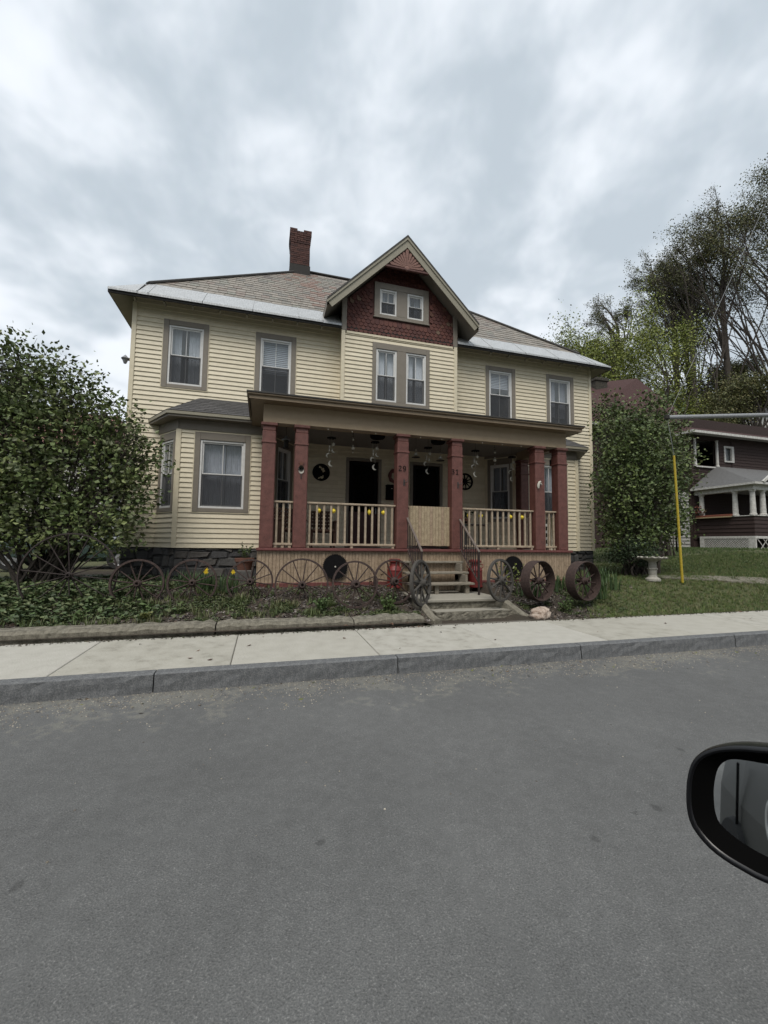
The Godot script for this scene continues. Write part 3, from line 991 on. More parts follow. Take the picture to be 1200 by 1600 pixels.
func make_house():
	rng.seed = 21
	var h := thing("house", Vector3(XC, 0.6, -11.0), "cream two-storey duplex house with red porch posts and dark shingled gable", "house")
	var keep := h.position
	h.position = Vector3.ZERO
	var L := -3.206
	var R := mx(L)
	# --- walls
	var winL := [[-2.531, 5.22, -1.499, 6.933], [-0.370, 5.22, 0.659, 6.933]]
	for s in [0, 1]:
		var ox: float = L if s == 0 else 5.112
		var holes := []
		for k in winL:
			var a: float = k[0] if s == 0 else mx(k[2])
			holes.append([a - ox, k[1], a - ox + k[2] - k[0], k[3]])
		var ba := -2.5 if s == 0 else mx(0.70)
		holes.append([ba - ox, 1.2, ba - ox + 3.2, 4.45])
		siding(h, T(Vector3(ox, 0, -11.0)), 5.056, 1.33, 7.58, holes, M.siding)
		for k in holes.size() - 1:
			var look: Dictionary = [{"curtain_drop": 1.0}, {"curtain": "blind", "curtain_drop": 0.62}, {"curtain": "dim", "curtain_drop": 0.8}, {"curtain": "blind", "curtain_drop": 0.35}][s * 2 + k]
			window(h, T(Vector3(holes[k][0] + ox, holes[k][1], -11.0)), holes[k][2] - holes[k][0], holes[k][3] - holes[k][1], look)
	# rear and flank walls, plain
	var b := MB.new()
	b.box(Vector3(L + 0.02, 0.5, -19.5), Vector3(L + 0.16, 7.3, -11.14))
	b.box(Vector3(R - 0.16, 0.5, -19.5), Vector3(R - 0.02, 7.3, -11.14))
	b.box(Vector3(L + 0.16, 0.5, -19.5), Vector3(R - 0.16, 7.3, -19.36))
	put("flank_wall", b.mesh(), M.siding, h)
	board(h, "floor", Vector3(L + 0.2, 4.3, -19.3), Vector3(R - 0.2, 4.4, -12.0), M.room)
	# porch back wall with the two doors
	var d1 := 2.07
	var dw := 0.99
	var d2 := mx(d1 + dw)
	siding(h, T(Vector3(1.85, 0, -11.0)), 3.262, 1.33, 4.45, [[d1 - 1.85, 1.2, d1 - 1.85 + dw, 3.80], [d2 - 1.85, 1.2, d2 - 1.85 + dw, 3.80]], M.siding)
	for q in [d1, d2]:
		var door := board(h, "door", Vector3(0.10, 0.02, -0.06), Vector3(dw - 0.10, 0.98, -0.02), M.door, T(Vector3(q, 1.36, -11.0)))
		b = MB.new()
		b.box(Vector3(0, 0, -0.1), Vector3(0.085, 2.44, 0.04), 0.006)
		b.box(Vector3(dw - 0.085, 0, -0.1), Vector3(dw, 2.44, 0.04), 0.006)
		b.box(Vector3(0.085, 2.36, -0.1), Vector3(dw - 0.085, 2.44, 0.038), 0.006)
		b.box(Vector3(0.085, 0, -0.1), Vector3(dw - 0.085, 0.02, 0.05), 0.004)
		put("door_casing", b.mesh(), M.taupe, door)
		b = MB.new()
		b.box(Vector3(0.10, 0.98, -0.06), Vector3(0.19, 2.34, -0.02), 0.004)
		b.box(Vector3(dw - 0.19, 0.98, -0.06), Vector3(dw - 0.10, 2.34, -0.02), 0.004)
		b.box(Vector3(0.19, 2.25, -0.06), Vector3(dw - 0.19, 2.34, -0.02), 0.004)
		put("upper_frame", b.mesh(), M.black, door)
		b = MB.new()
		b.quad(Vector3(0.19, 0.98, -0.04), Vector3(dw - 0.19, 0.98, -0.04), Vector3(dw - 0.19, 2.25, -0.04), Vector3(0.19, 2.25, -0.04))
		put("pane", b.mesh(), M.door_glass, door)
		b = MB.new()
		for e in [[Vector3(0.05, 0.0, -3.05), Vector3(dw - 0.05, 2.44, -3.0)], [Vector3(0.02, 0.0, -3.0), Vector3(0.08, 2.44, -0.1)], [Vector3(dw - 0.08, 0.0, -3.0), Vector3(dw - 0.02, 2.44, -0.1)], [Vector3(0.08, 2.37, -3.0), Vector3(dw - 0.08, 2.44, -0.1)], [Vector3(0.08, -0.05, -3.0), Vector3(dw - 0.08, 0.0, -0.1)]]:
			b.box(e[0], e[1])
		put("hall", b.mesh(), M.hall, door)
		board(door, "handle", Vector3(dw - 0.16, 0.92, -0.02), Vector3(dw - 0.13, 1.08, 0.02), M.steel)
	# middle bay of the upper storey
	siding(h, T(Vector3(1.85, 0, -10.591)), 3.262, 4.40, 7.06, [[XC - 0.829 - 1.85, 5.23, XC + 0.829 - 1.85, 6.93]], M.siding)
	for s in [1.86, 5.102]:
		board(h, "return_wall", Vector3(s - 0.012, 4.4, -11.0), Vector3(s + 0.012, 7.4, -10.60), M.siding)
	pair_window(h, Vector3(XC - 0.829, 5.23, -10.591), 1.658, 1.70, 0.105, 0.27, true)
	board(h, "belt_board", Vector3(1.93, 7.06, -10.62), Vector3(5.03, 7.125, -10.555), M.cream)
	# corner boards
	for s in [1.80, 5.06]:
		board(h, "corner_board", Vector3(s, 4.4, -10.62), Vector3(s + 0.10, 7.24, -10.555), M.cream)
	for s in [L - 0.02, R - 0.08]:
		board(h, "corner_board", Vector3(s, 1.33, -11.1), Vector3(s + 0.10, 7.25, -10.965), M.cream)
	# --- bays
	for s in [0, 1]: bay(h, s)
	lay_clapboards()
	make_gable(h)
	make_roof(h, L, R)
	make_chimney(h)
	make_foundation(h, L, R)
	make_porch(h)
	make_stairs(h)
	# keep the node at the base of the house: shift children back
	for ch in h.get_children():
		ch.position -= keep
	h.position = keep

func pair_window(h: Node3D, at: Vector3, w: float, hh: float, cs: float, mid: float, curtains: bool):
	var b := MB.new()
	var c := w * 0.5
	b.box(Vector3(0, 0, -0.02), Vector3(cs, hh, 0.034), 0.005)
	b.box(Vector3(w - cs, 0, -0.02), Vector3(w, hh, 0.034), 0.005)
	b.box(Vector3(c - mid / 2, 0.08, -0.02), Vector3(c + mid / 2, hh - 0.17, 0.032), 0.005)
	b.box(Vector3(cs, hh - 0.17, -0.02), Vector3(w - cs, hh, 0.033), 0.005)
	b.box(Vector3(cs, 0, -0.02), Vector3(w - cs, 0.08, 0.033), 0.005)
	b.box(Vector3(-0.03, -0.03, -0.02), Vector3(w + 0.03, -0.001, 0.05), 0.005)
	var win := put("window_pair", b.mesh(), M.taupe, h, T(at))
	glazing(win, cs, 0.08, c - mid / 2, hh - 0.17, {"curtain": "pale" if curtains else "dim"})
	glazing(win, c + mid / 2, 0.08, w - cs, hh - 0.17, {"curtain": "pale" if curtains else "dim", "muntin": curtains})

func bay(h: Node3D, s: int):
	var fl := -1.935
	var fr := 0.13
	var zf := -10.245
	var x0: float = fl if s == 0 else mx(fr)
	var w := fr - fl
	var wx: float = -1.59 if s == 0 else mx(-0.375)
	var ww := 1.215
	siding(h, T(Vector3(x0, 0, zf)), w, 1.33, 4.03, [[wx - x0, 2.15, wx - x0 + ww, 3.99]], M.siding)
	window(h, T(Vector3(wx, 2.15, zf)), ww, 1.84, {"curtain": "dim", "side": 0.115, "top": 0.17})
	# slanted sides
	var lw := Vector2(0.565, 0.755).length()
	for e in [0, 1]:
		var at: Transform3D
		if e == 0:
			var p0 := Vector3(x0 - 0.565, 0, -11.0)
			var d := (Vector3(x0, 0, zf) - p0).normalized()
			at = Transform3D(Basis(d, Vector3.UP, d.cross(Vector3.UP)), p0)
		else:
			var p0 := Vector3(x0 + w, 0, zf)
			var d := (Vector3(x0 + w + 0.565, 0, -11.0) - p0).normalized()
			at = Transform3D(Basis(d, Vector3.UP, d.cross(Vector3.UP)), p0)
		siding(h, at, lw, 1.33, 4.03, [[0.10, 2.15, lw - 0.10, 3.99]], M.siding)
		window(h, at * T(Vector3(0.10, 2.15, 0)), lw - 0.20, 1.84, {"curtain": "dim", "side": 0.085, "top": 0.17, "muntin": true})
		board(h, "frieze_board", Vector3(0, 4.03, -0.1), Vector3(lw, 4.26, 0.028), M.taupe, at)
	board(h, "frieze_board", Vector3(x0, 4.03, zf - 0.1), Vector3(x0 + w, 4.26, zf + 0.029), M.taupe)
	for cx in [x0, x0 + w]:
		board(h, "corner_board", Vector3(cx - 0.055, 1.33, zf - 0.09), Vector3(cx + 0.055, 4.03, zf + 0.036), M.cream)
	# eaves and roof
	var ov := 0.24
	var o := ov * 0.55
	var plan := [Vector2(x0 - 0.565 - ov, -11.0), Vector2(x0 - o - 0.06, zf + ov), Vector2(x0 + w + o + 0.06, zf + ov), Vector2(x0 + w + 0.565 + ov, -11.0)]
	var b := MB.new()
	for k in 3:
		var p: Vector2 = plan[k]
		var q: Vector2 = plan[k + 1]
		b.quad(Vector3(p.x, 4.26, p.y), Vector3(q.x, 4.26, q.y), Vector3(q.x, 4.31, q.y), Vector3(p.x, 4.31, p.y))
	b.quad(Vector3(plan[0].x, 4.26, -11.0), Vector3(plan[3].x, 4.26, -11.0), Vector3(plan[2].x, 4.26, plan[2].y), Vector3(plan[1].x, 4.26, plan[1].y))
	put("eave", b.mesh(), M.taupe, h)
	b = MB.new()
	var grow := 0.03
	var pl := []
	for k in 4:
		var p: Vector2 = plan[k]
		pl.append(p + Vector2(grow * (-1 if k < 2 else 1), grow if k == 1 or k == 2 else 0.0))
	for k in 3:
		var p: Vector2 = pl[k]
		var q: Vector2 = pl[k + 1]
		b.quad(Vector3(p.x, 4.31, p.y), Vector3(q.x, 4.31, q.y), Vector3(q.x, 4.375, q.y), Vector3(p.x, 4.375, p.y))
		b.quad(Vector3(p.x, 4.31, p.y), Vector3(p.x, 4.31, p.y - 0.05), Vector3(q.x, 4.31, q.y - 0.05), Vector3(q.x, 4.31, q.y))
	put("gutter_board", b.mesh(), M.olive, h)
	# sloping roof: tabs on three faces
	var roof_b := MB.new()
	var tl := Vector3(x0 + 0.30, 5.03, -10.99)
	var tr := Vector3(x0 + w - 0.30, 5.03, -10.99)
	var c := []
	for k in 4: c.append(Vector3(pl[k].x, 4.378, pl[k].y))
	roof_b.quad(c[1], c[2], tr, tl)
	roof_b.tri(c[0], c[1], tl)
	roof_b.tri(c[2], c[3], tr)
	var roof := put("bay_roof", roof_b.mesh(), M.roof_edge, h)
	for row in 9:
		var f0 := row / 9.0
		var f1 := (row + 1.12) / 9.0
		var a0: Vector3 = c[1].lerp(tl, f0)
		var a1: Vector3 = c[2].lerp(tr, f0)
		var e0: Vector3 = c[1].lerp(tl, f1)
		var e1: Vector3 = c[2].lerp(tr, f1)
		var n := 7
		var up := Vector3(0, 0.011, 0.006)
		for k in n:
			var t0 := clampf((k + (0.5 if row % 2 else 0.0)) / n - 0.5 / n, 0, 1) + 0.004
			var t1 := clampf((k + 1 + (0.5 if row % 2 else 0.0)) / n - 0.5 / n, 0, 1)
			if k == n - 1 and row % 2 == 0: t1 = 1.0
			if t1 - t0 < 0.02: continue
			b = MB.new()
			var p := a0.lerp(a1, t0) + up
			var q := a0.lerp(a1, t1) + up
			var r := e0.lerp(e1, t1) + up * 0.3
			var u := e0.lerp(e1, t0) + up * 0.3
			b.quad(p, q, r, u)
			b.quad(p - up, q - up, q, p)
			put("shingle", b.mesh(), M.tab[rng.randi() % 3], roof)
	for sd in 2:
		var ca: Vector3 = c[0] if sd == 0 else c[2]
		var cb: Vector3 = c[1] if sd == 0 else c[3]
		var tp := tl if sd == 0 else tr
		for row in 7:
			b = MB.new()
			var up := Vector3(-0.006 if sd == 0 else 0.006, 0.011, 0)
			var p := ca.lerp(tp, row / 7.0) + up
			var q := cb.lerp(tp, row / 7.0) + up
			var r := cb.lerp(tp, minf(1.0, (row + 1.1) / 7.0)) + up * 0.3
			var u := ca.lerp(tp, minf(1.0, (row + 1.1) / 7.0)) + up * 0.3
			b.quad(p, q, r, u)
			b.quad(p - up, q - up, q, p)
			put("shingle", b.mesh(), M.tab[rng.randi() % 3], roof)

func make_gable(h: Node3D):
	var zc := -10.591
	var apex := 9.83
	var th := 0.27        # depth of the roof slab, measured down
	# wall behind the shingles
	var b := MB.new()
	b.x = Transform3D(Basis.IDENTITY, Vector3.ZERO)
	var in_a := apex - th
	var wl := XC - 0.66
	var wr := XC + 0.66
	b.prism(PackedVector2Array([Vector2(1.85, 7.1), Vector2(wl, 7.1), Vector2(wl, in_a - 0.66), Vector2(1.85, in_a - 1.631)]), zc - 0.12, zc)
	b.prism(PackedVector2Array([Vector2(wr, 7.1), Vector2(5.112, 7.1), Vector2(5.112, in_a - 1.631), Vector2(wr, in_a - 0.66)]), zc - 0.12, zc)
	b.prism(PackedVector2Array([Vector2(wl, 7.1), Vector2(wr, 7.1), Vector2(wr, 7.72), Vector2(wl, 7.72)]), zc - 0.12, zc)
	b.prism(PackedVector2Array([Vector2(wl, 8.52), Vector2(wr, 8.52), Vector2(wr, in_a - 0.66), Vector2(XC, in_a), Vector2(wl, in_a - 0.66)]), zc - 0.12, zc)
	var wall := put("gable_wall", b.mesh(), M.shingle[1], h)
	# corner strips
	for s in [1.80, 5.03]:
		board(h, "gable_corner", Vector3(s, 7.13, zc - 0.05), Vector3(s + 0.13, in_a - 1.52, zc + 0.045), M.taupe)
	# scalloped shingles
	var wid := 0.128
	var ex := 0.098
	var shapes := []
	for k in 2:
		b = MB.new()
		var hw := wid * 0.5 - 0.004
		var pts := PackedVector2Array([Vector2(hw, 0.02), Vector2(hw, 0.12), Vector2(-hw, 0.12), Vector2(-hw, 0.02)])
		var cut := [Vector2(-hw * 0.86, -0.014), Vector2(-hw * 0.5, -0.036), Vector2(0, -0.045), Vector2(hw * 0.5, -0.036), Vector2(hw * 0.86, -0.014)]
		for q in cut: pts.append(q)
		var poly := PackedVector2Array(pts)
		b.x = Transform3D(Basis(Vector3.RIGHT, -0.11 - 0.05 * k), Vector3.ZERO)
		b.prism(poly, -0.006, 0.010)
		shapes.append(b.mesh())
	var row := 0
	var y := 7.17
	while y < in_a - 0.15:
		var x := 1.94 + (wid * 0.5 if row % 2 else 0.0)
		while x < 5.03:
			var inside := absf(x - XC) < in_a - y - 0.13
			var at_win := x > XC - 0.86 and x < XC + 0.86 and y > 7.56 and y < 8.72
			if inside and not at_win:
				var worn := rng.randf() < (0.05 + 0.28 * smoothstep(0.9, 1.5, absf(x - XC)) * smoothstep(7.4, 7.9, y))
				var mm: Material = M.shingle[4] if worn and rng.randf() < 0.5 else M.shingle[3] if worn else M.shingle[rng.randi() % 3]
				put("shingle", shapes[rng.randi() % 2], mm, wall, Transform3D(Basis(Vector3.BACK, rng.randf_range(-0.03, 0.03)), Vector3(x, y, zc + 0.016)))
			x += wid
		y += ex
		row += 1
	pair_window(h, Vector3(XC - 0.795, 7.66, zc), 1.59, 0.985, 0.155, 0.31, false)
	# roof slabs at 45 degrees
	var zf := -10.14
	var zb := -13.6
	var run := 2.14
	for s in [-1.0, 1.0]:
		b = MB.new()
		var p := Vector3(XC, apex, 0)
		var q := Vector3(XC + s * run, apex - run, 0)
		var dn := Vector3(0, -0.05, 0)
		var fz := Vector3(0, 0, zf + 0.03)
		var bz := Vector3(0, 0, zb)
		b.quad(p + fz, q + fz, q + bz, p + bz)
		b.quad(p + fz + dn, p + fz, q + fz, q + fz + dn)
		b.quad(q + fz + dn, q + fz, q + bz, q + bz + dn)
		b.quad(p + fz + dn, q + fz + dn, q + bz + dn, p + bz + dn)
		put("gable_roof", b.mesh(), M.roof_edge, h)
		# soffit
		b = MB.new()
		var so := Vector3(0, -0.21, 0)
		b.quad(p + so + Vector3(0, 0, zf - 0.02), q + so + Vector3(0, 0, zf - 0.02), q + so + bz, p + so + bz)
		b.quad(q + so + Vector3(0, 0, zf - 0.02), q + Vector3(0, -0.05, zf - 0.02), q + Vector3(0, -0.05, zb), q + so + bz)
		put("soffit", b.mesh(), M.taupe, h)
		# barge board, two steps
		for k in 2:
			b = MB.new()
			var t0 := -0.052 if k == 0 else -0.132
			var t1 := -0.130 if k == 0 else -0.345
			var z0 := zf - 0.03
			var z1 := zf + (0.02 if k == 0 else -0.005)
			var qq := q if k == 0 else q + Vector3(-s * 0.03, 0.03, 0)
			var poly := [p + Vector3(0, t0, 0), qq + Vector3(0, t0, 0), qq + Vector3(-s * 0.10 if k == 1 else 0.0, t1 + (0.10 if k == 1 else 0.0), 0), p + Vector3(0, t1, 0)]
			var pp := PackedVector2Array()
			for e in poly: pp.append(Vector2(e.x, e.y))
			b.prism(pp, z0, z1)
			put("barge_board", b.mesh(), M.olive, h)
	# sunburst in the peak
	b = MB.new()
	var base_y := 8.90
	var top := apex - 0.33
	var half := top - base_y
	b.prism(PackedVector2Array([Vector2(XC - half, base_y), Vector2(XC + half, base_y), Vector2(XC, top)]), zf - 0.06, zf - 0.045)
	var fan := put("sunburst_panel", b.mesh(), M.fan, h)
	board(fan, "sill_strip", Vector3(XC - half - 0.02, base_y - 0.05, zf - 0.08), Vector3(XC + half + 0.02, base_y, zf - 0.01), M.fan)
	var c := Vector2(XC, base_y + 0.02)
	for k in 13:
		var ang := PI * (k + 0.5) / 13.0
		var dir := Vector2(cos(ang), sin(ang))
		var far := 1.0
		# where the ray leaves the triangle
		far = (half - 0.03) / (absf(dir.x) + dir.y) * 0.97
		var sd := Vector2(-dir.y, dir.x)
		b = MB.new()
		var p0 := c + dir * 0.07
		var p1 := c + dir * far * 0.9
		var p2 := c + dir * far
		var w0 := 0.008
		var w1 := minf(0.055, far * 0.085)
		b.prism(PackedVector2Array([p0 - sd * w0, p1 - sd * w1, p2, p1 + sd * w1, p0 + sd * w0]), zf - 0.045, zf - 0.022)
		put("ray", b.mesh(), M.fan_ray, fan)
	b = MB.new()
	b.x = Transform3D(Basis(Vector3.RIGHT, PI / 2), Vector3(XC, base_y + 0.01, zf - 0.045))
	b.lathe([Vector2(0.075, 0), Vector2(0.07, 0.025), Vector2(0.04, 0.035), Vector2(0, 0.036)], 16)
	put("boss", b.mesh(), M.fan_ray, fan)

func make_roof(h: Node3D, L: float, R: float):
	var ze := -10.57
	var ye := 7.27
	var xl := L - 0.43
	var xr := R + 0.43
	var zb := -19.97
	var m := 0.93
	var t := 4.70
	var a := Vector3(xl, ye, ze)
	var b_ := Vector3(xr, ye, ze)
	var c := Vector3(xr, ye, zb)
	var d := Vector3(xl, ye, zb)
	var r0 := Vector3(xl + t, ye + m * t, ze - t)
	var r1 := Vector3(xr - t, ye + m * t, ze - t)
	var b := MB.new()
	b.quad(a, b_, r1, r0)
	b.tri(d, a, r0)
	b.tri(b_, c, r1)
	b.quad(c, d, r0, r1)
	var roof := put("roof", b.mesh(), M.slate[6], h)
	# eave board and soffit
	b = MB.new()
	b.quad(a + Vector3.DOWN * 0.09, b_ + Vector3.DOWN * 0.09, b_, a)
	b.quad(b_ + Vector3.DOWN * 0.09, c + Vector3.DOWN * 0.09, c, b_)
	b.quad(d + Vector3.DOWN * 0.09, a + Vector3.DOWN * 0.09, a, d)
	b.box(a + Vector3(0.01, -0.10, -0.03), b_ + Vector3(-0.01, -0.07, -0.005))
	put("eave_board", b.mesh(), M.dark_metal, h)
	b = MB.new()
	var sy := ye - 0.07
	var up := 0.40
	var ia := Vector3(xl + 0.6, sy + up, ze - 0.6)
	var ib := Vector3(xr - 0.6, sy + up, ze - 0.6)
	var ic := Vector3(xr - 0.6, sy + up, zb + 0.6)
	var id := Vector3(xl + 0.6, sy + up, zb + 0.6)
	var oa := Vector3(xl, sy, ze)
	var ob := Vector3(xr, sy, ze)
	var oc := Vector3(xr, sy, zb)
	var od := Vector3(xl, sy, zb)
	b.quad(oa, ia, ib, ob); b.quad(ob, ib, ic, oc); b.quad(od, id, ia, oa); b.quad(oc, ic, id, od)
	put("soffit", b.mesh(), M.olive, h)
	# rafter tails under the eave
	for i in 22:
		var x := lerpf(L + 0.1, R - 0.1, i / 21.0)
		if x > 1.3 and x < 5.7: continue
		board(h, "rafter_end", Vector3(x - 0.022, ye - 0.125, -10.80), Vector3(x + 0.022, ye - 0.06, -10.62), M.olive)
	# sheet metal along the eave
	var ts := 0.68
	var nrm := Vector3(0, 1, m).normalized()
	var joints := [xl, -3.03, -2.80, -1.62, -0.457, 0.68, 1.30]
	var zones := []
	for i in joints.size() - 1: zones.append([joints[i], joints[i + 1]])
	for i in joints.size() - 1: zones.append([mx(joints[i + 1]), mx(joints[i])])
	zones.append([1.30, 1.80]); zones.append([mx(1.80), mx(1.30)])
	for q in zones:
		b = MB.new()
		var lift := nrm * (0.012 + rng.randf() * 0.008)
		var lo0 := maxf(q[0] + 0.006, xl)
		var lo1 := minf(q[1] - 0.006, xr)
		var p0 := Vector3(lo0, ye, ze + 0.02)
		var p1 := Vector3(lo1, ye, ze + 0.02)
		var u0 := Vector3(maxf(lo0, xl + ts), ye + m * ts, ze - ts)
		var u1 := Vector3(minf(lo1, xr - ts), ye + m * ts, ze - ts)
		if lo0 < xl + ts and lo1 < xl + ts:
			u1 = Vector3(lo1, ye + m * (lo1 - xl), ze - (lo1 - xl)); u0 = Vector3(lo0, ye + m * maxf(lo0 - xl, 0.0), ze - maxf(lo0 - xl, 0.0))
		if lo0 > xr - ts and lo1 > xr - ts:
			u0 = Vector3(lo0, ye + m * (xr - lo0), ze - (xr - lo0)); u1 = Vector3(lo1, ye + m * maxf(xr - lo1, 0.0), ze - maxf(xr - lo1, 0.0))
		b.quad(p0 + lift, p1 + lift, u1 + lift, u0 + lift)
		b.quad(p0 + lift + Vector3.DOWN * 0.05, p1 + lift + Vector3.DOWN * 0.05, p1 + lift, p0 + lift)
		# standing seam
		if q[1] < xr - 0.1: b.bar(p1 + lift * 1.2, u1 + lift * 1.2, 0.018, 0.014)
		put("metal_panel", b.mesh(), M.zinc, roof)
	# slates: built as pieces, the nearest as parts, the rest as one mass
	var expo := 0.192
	var rows := int((t - ts) / expo)
	var all := []
	for r in rows:
		var tt := ts + r * expo
		var y := ye + m * tt
		var x := xl + tt - rng.randf() * 0.2
		while x < xr - tt:
			var w := 0.23 + rng.randf_range(-0.03, 0.05)
			var x0 := maxf(x, xl + tt + 0.02)
			var x1 := minf(x + w - 0.008, xr - tt - 0.02)
			if x1 - x0 > 0.05:
				var under_gable := absf((x0 + x1) * 0.5 - XC) < 9.7 - y
				var by_chimney := absf((x0 + x1) * 0.5 - 0.94) < 0.36 and tt > 4.35
				if not under_gable and not by_chimney: all.append([Vector2((x0 + x1) * 0.5, ze - tt).length() + tt * 0.3, x0, x1, tt])
			x += w
	all.sort_custom(func(p, q): return p[0] < q[0])
	var rest := {}
	var idx := 0
	for s in all:
		var x0: float = s[1]
		var x1: float = s[2]
		var tt: float = s[3]
		var stain := exp(-pow((x0 - 0.95 - (4.7 - tt) * 0.10) / 0.55, 2.0)) * 0.75
		var mm := 0
		if rng.randf() < stain: mm = 4 if rng.randf() < 0.65 else 3
		else:
			var k := rng.randf()
			mm = 0 if k < 0.38 else 1 if k < 0.66 else 2 if k < 0.80 else 3 if k < 0.90 else 5 if k < 0.96 else 6
		var mb := MB.new()
		if idx >= 300:
			if not rest.has(mm): rest[mm] = MB.new()
			mb = rest[mm]
		var j := rng.randf_range(-0.012, 0.012)
		var lo := tt + j
		var up_ := tt + expo + 0.03
		var l1 := nrm * (0.018 + rng.randf() * 0.006)
		var l2 := nrm * 0.006
		var p := Vector3(x0, ye + m * lo, ze - lo)
		var q := Vector3(x1, ye + m * lo, ze - lo)
		var u := Vector3(x1, ye + m * up_, ze - up_)
		var v := Vector3(x0, ye + m * up_, ze - up_)
		mb.quad(p + l1, q + l1, u + l2, v + l2)
		mb.quad(p, q, q + l1, p + l1)
		mb.quad(p, p + l1, v + l2, v)
		mb.quad(q + l1, q, u, u + l2)
		if idx < 300: put("slate", mb.mesh(), M.slate[mm], roof)
		idx += 1
	for mm in rest: tag(put("slates", rest[mm].mesh(), M.slate[mm], roof), "", "", "", "stuff")
	# hip and ridge caps
	for q in [[a, r0], [b_, r1], [r0, r1]]:
		b = MB.new()
		var p: Vector3 = q[0]
		var e: Vector3 = q[1]
		if p.y < 7.5: p = p.lerp(e, 0.135)
		b.bar(p + Vector3.UP * 0.03, e + Vector3.UP * 0.03, 0.16, 0.07, 0.02)
		put("ridge_cap", b.mesh(), M.roof_edge, roof)

func make_chimney(h: Node3D):
	var b := MB.new()
	var cx := 0.94
	var cz := -15.2
	b.box(Vector3(cx - 0.32, 11.0, cz - 0.32), Vector3(cx + 0.32, 12.93, cz + 0.32))
	var ch := put("chimney", b.mesh(), M.mortar, h)
	var bm := [MB.new(), MB.new(), MB.new()]
	var y := 11.05
	var row := 0
	while y < 12.95:
		var grow := 0.0
		if y > 12.45: grow = 0.012 + (y - 12.45) * 0.10
		if y > 12.72: grow = 0.045
		for side in 4:
			var bs := Basis(Vector3.UP, side * PI / 2)
			var o := -0.34 + (0.0 if row % 2 else -0.11)
			while o < 0.34:
				var x0 := maxf(o + 0.006, -0.345 - grow)
				var x1 := minf(o + 0.214, 0.345 + grow)
				if o < -0.30: x0 = -0.345 - grow
				if o + 0.22 > 0.30: x1 = 0.345 + grow
				if x1 - x0 > 0.04:
					var k := rng.randi() % 3
					bm[k].x = Transform3D(bs, Vector3(cx, y, cz))
					var pr := rng.randf_range(0, 0.008) + grow
					if not (y > 12.88 and rng.randf() < 0.35): bm[k].box(Vector3(x0, 0, 0.25), Vector3(x1, 0.062, 0.343 + pr))
				o += 0.22
		y += 0.074
		row += 1
	for k in 3: tag(put("bricks", bm[k].mesh(), M.brick[k], ch), "", "", "", "stuff")
	board(ch, "flashing", Vector3(cx - 0.37, 11.25, cz - 0.37), Vector3(cx + 0.37, 11.62, cz + 0.365), M.dark_metal)

func make_foundation(h: Node3D, L: float, R: float):
	var runs := []
	for s in [0, 1]:
		var q := [Vector2(L, -11.03), Vector2(-2.5, -11.03), Vector2(-1.935, -10.28), Vector2(0.13, -10.28), Vector2(0.2, -10.28)]
		for i in q.size() - 1:
			var p0: Vector2 = q[i]
			var p1: Vector2 = q[i + 1]
			if s == 0: runs.append([p0, p1])
			else: runs.append([Vector2(mx(p1.x), p1.y), Vector2(mx(p0.x), p0.y)])
	var core := MB.new()
	for r in runs:
		var a := Vector3(r[0].x, 0.3, r[0].y)
		var c := Vector3(r[1].x, 0.3, r[1].y)
		core.quad(a, c, c + Vector3.UP * 1.03, a + Vector3.UP * 1.03)
	core.box(Vector3(L + 0.05, 0.3, -19.4), Vector3(R - 0.05, 1.33, -11.06))
	var f := put("foundation", core.mesh(), M.stone[1], h)
	for r in runs:
		var a: Vector2 = r[0]
		var c: Vector2 = r[1]
		var l := (c - a).length()
		if l < 0.1: continue
		var dir := Vector3(c.x - a.x, 0, c.y - a.y).normalized()
		var nrm := dir.cross(Vector3.UP)
		var y := 0.42
		while y < 1.30:
			var hh := minf(rng.randf_range(0.15, 0.27), 1.325 - y)
			var x := 0.0
			while x < l - 0.03:
				var w := minf(rng.randf_range(0.22, 0.48), l - x)
				var b := MB.new()
				var k := [Vector3(x + 0.012, y + 0.01, 0), Vector3(x + w - 0.012, y + 0.01, 0), Vector3(x + w - 0.012, y + hh - 0.012, 0), Vector3(x + 0.012, y + hh - 0.012, 0)]
				var tops := []
				for i in 4:
					k[i] += Vector3(rng.randf_range(-0.05, 0.05), rng.randf_range(-0.035, 0.035), 0)
					var ctr := Vector3(x + w / 2, y + hh / 2, 0)
					tops.append(k[i].lerp(ctr, 0.22) + Vector3(0, 0, rng.randf_range(0.025, 0.055)))
				b.x = Transform3D(Basis(dir, Vector3.UP, nrm), Vector3(a.x, 0, a.y))
				b.quad(tops[0], tops[1], tops[2], tops[3])
				for i in 4: b.quad(k[i], k[(i + 1) % 4], tops[(i + 1) % 4], tops[i])
				put("stone", b.mesh(), M.stone[rng.randi() % 3], f)
				x += w
			y += hh

func make_post(h: Node3D, x: float, z: float, wid := 0.262):
	var b := MB.new()
	var w := wid * 0.5
	b.box(Vector3(x - w, 1.375, z - w), Vector3(x + w, 3.70, z + w), 0.016)
	var post := put("post", b.mesh(), M.red_post, h)
	b = MB.new()
	b.box(Vector3(x - w * 0.93, 3.70, z - w * 0.93), Vector3(x + w * 0.93, 3.80, z + w * 0.93), 0.008)
	b.box(Vector3(x - w - 0.028, 3.795, z - w - 0.028), Vector3(x + w + 0.028, 3.86, z + w + 0.028), 0.014)
	put("capital", b.mesh(), M.red_post, post)
	board(post, "collar", Vector3(x - w - 0.014, 3.45, z - w - 0.014), Vector3(x + w + 0.014, 3.485, z + w + 0.014), M.red_post)
	return post

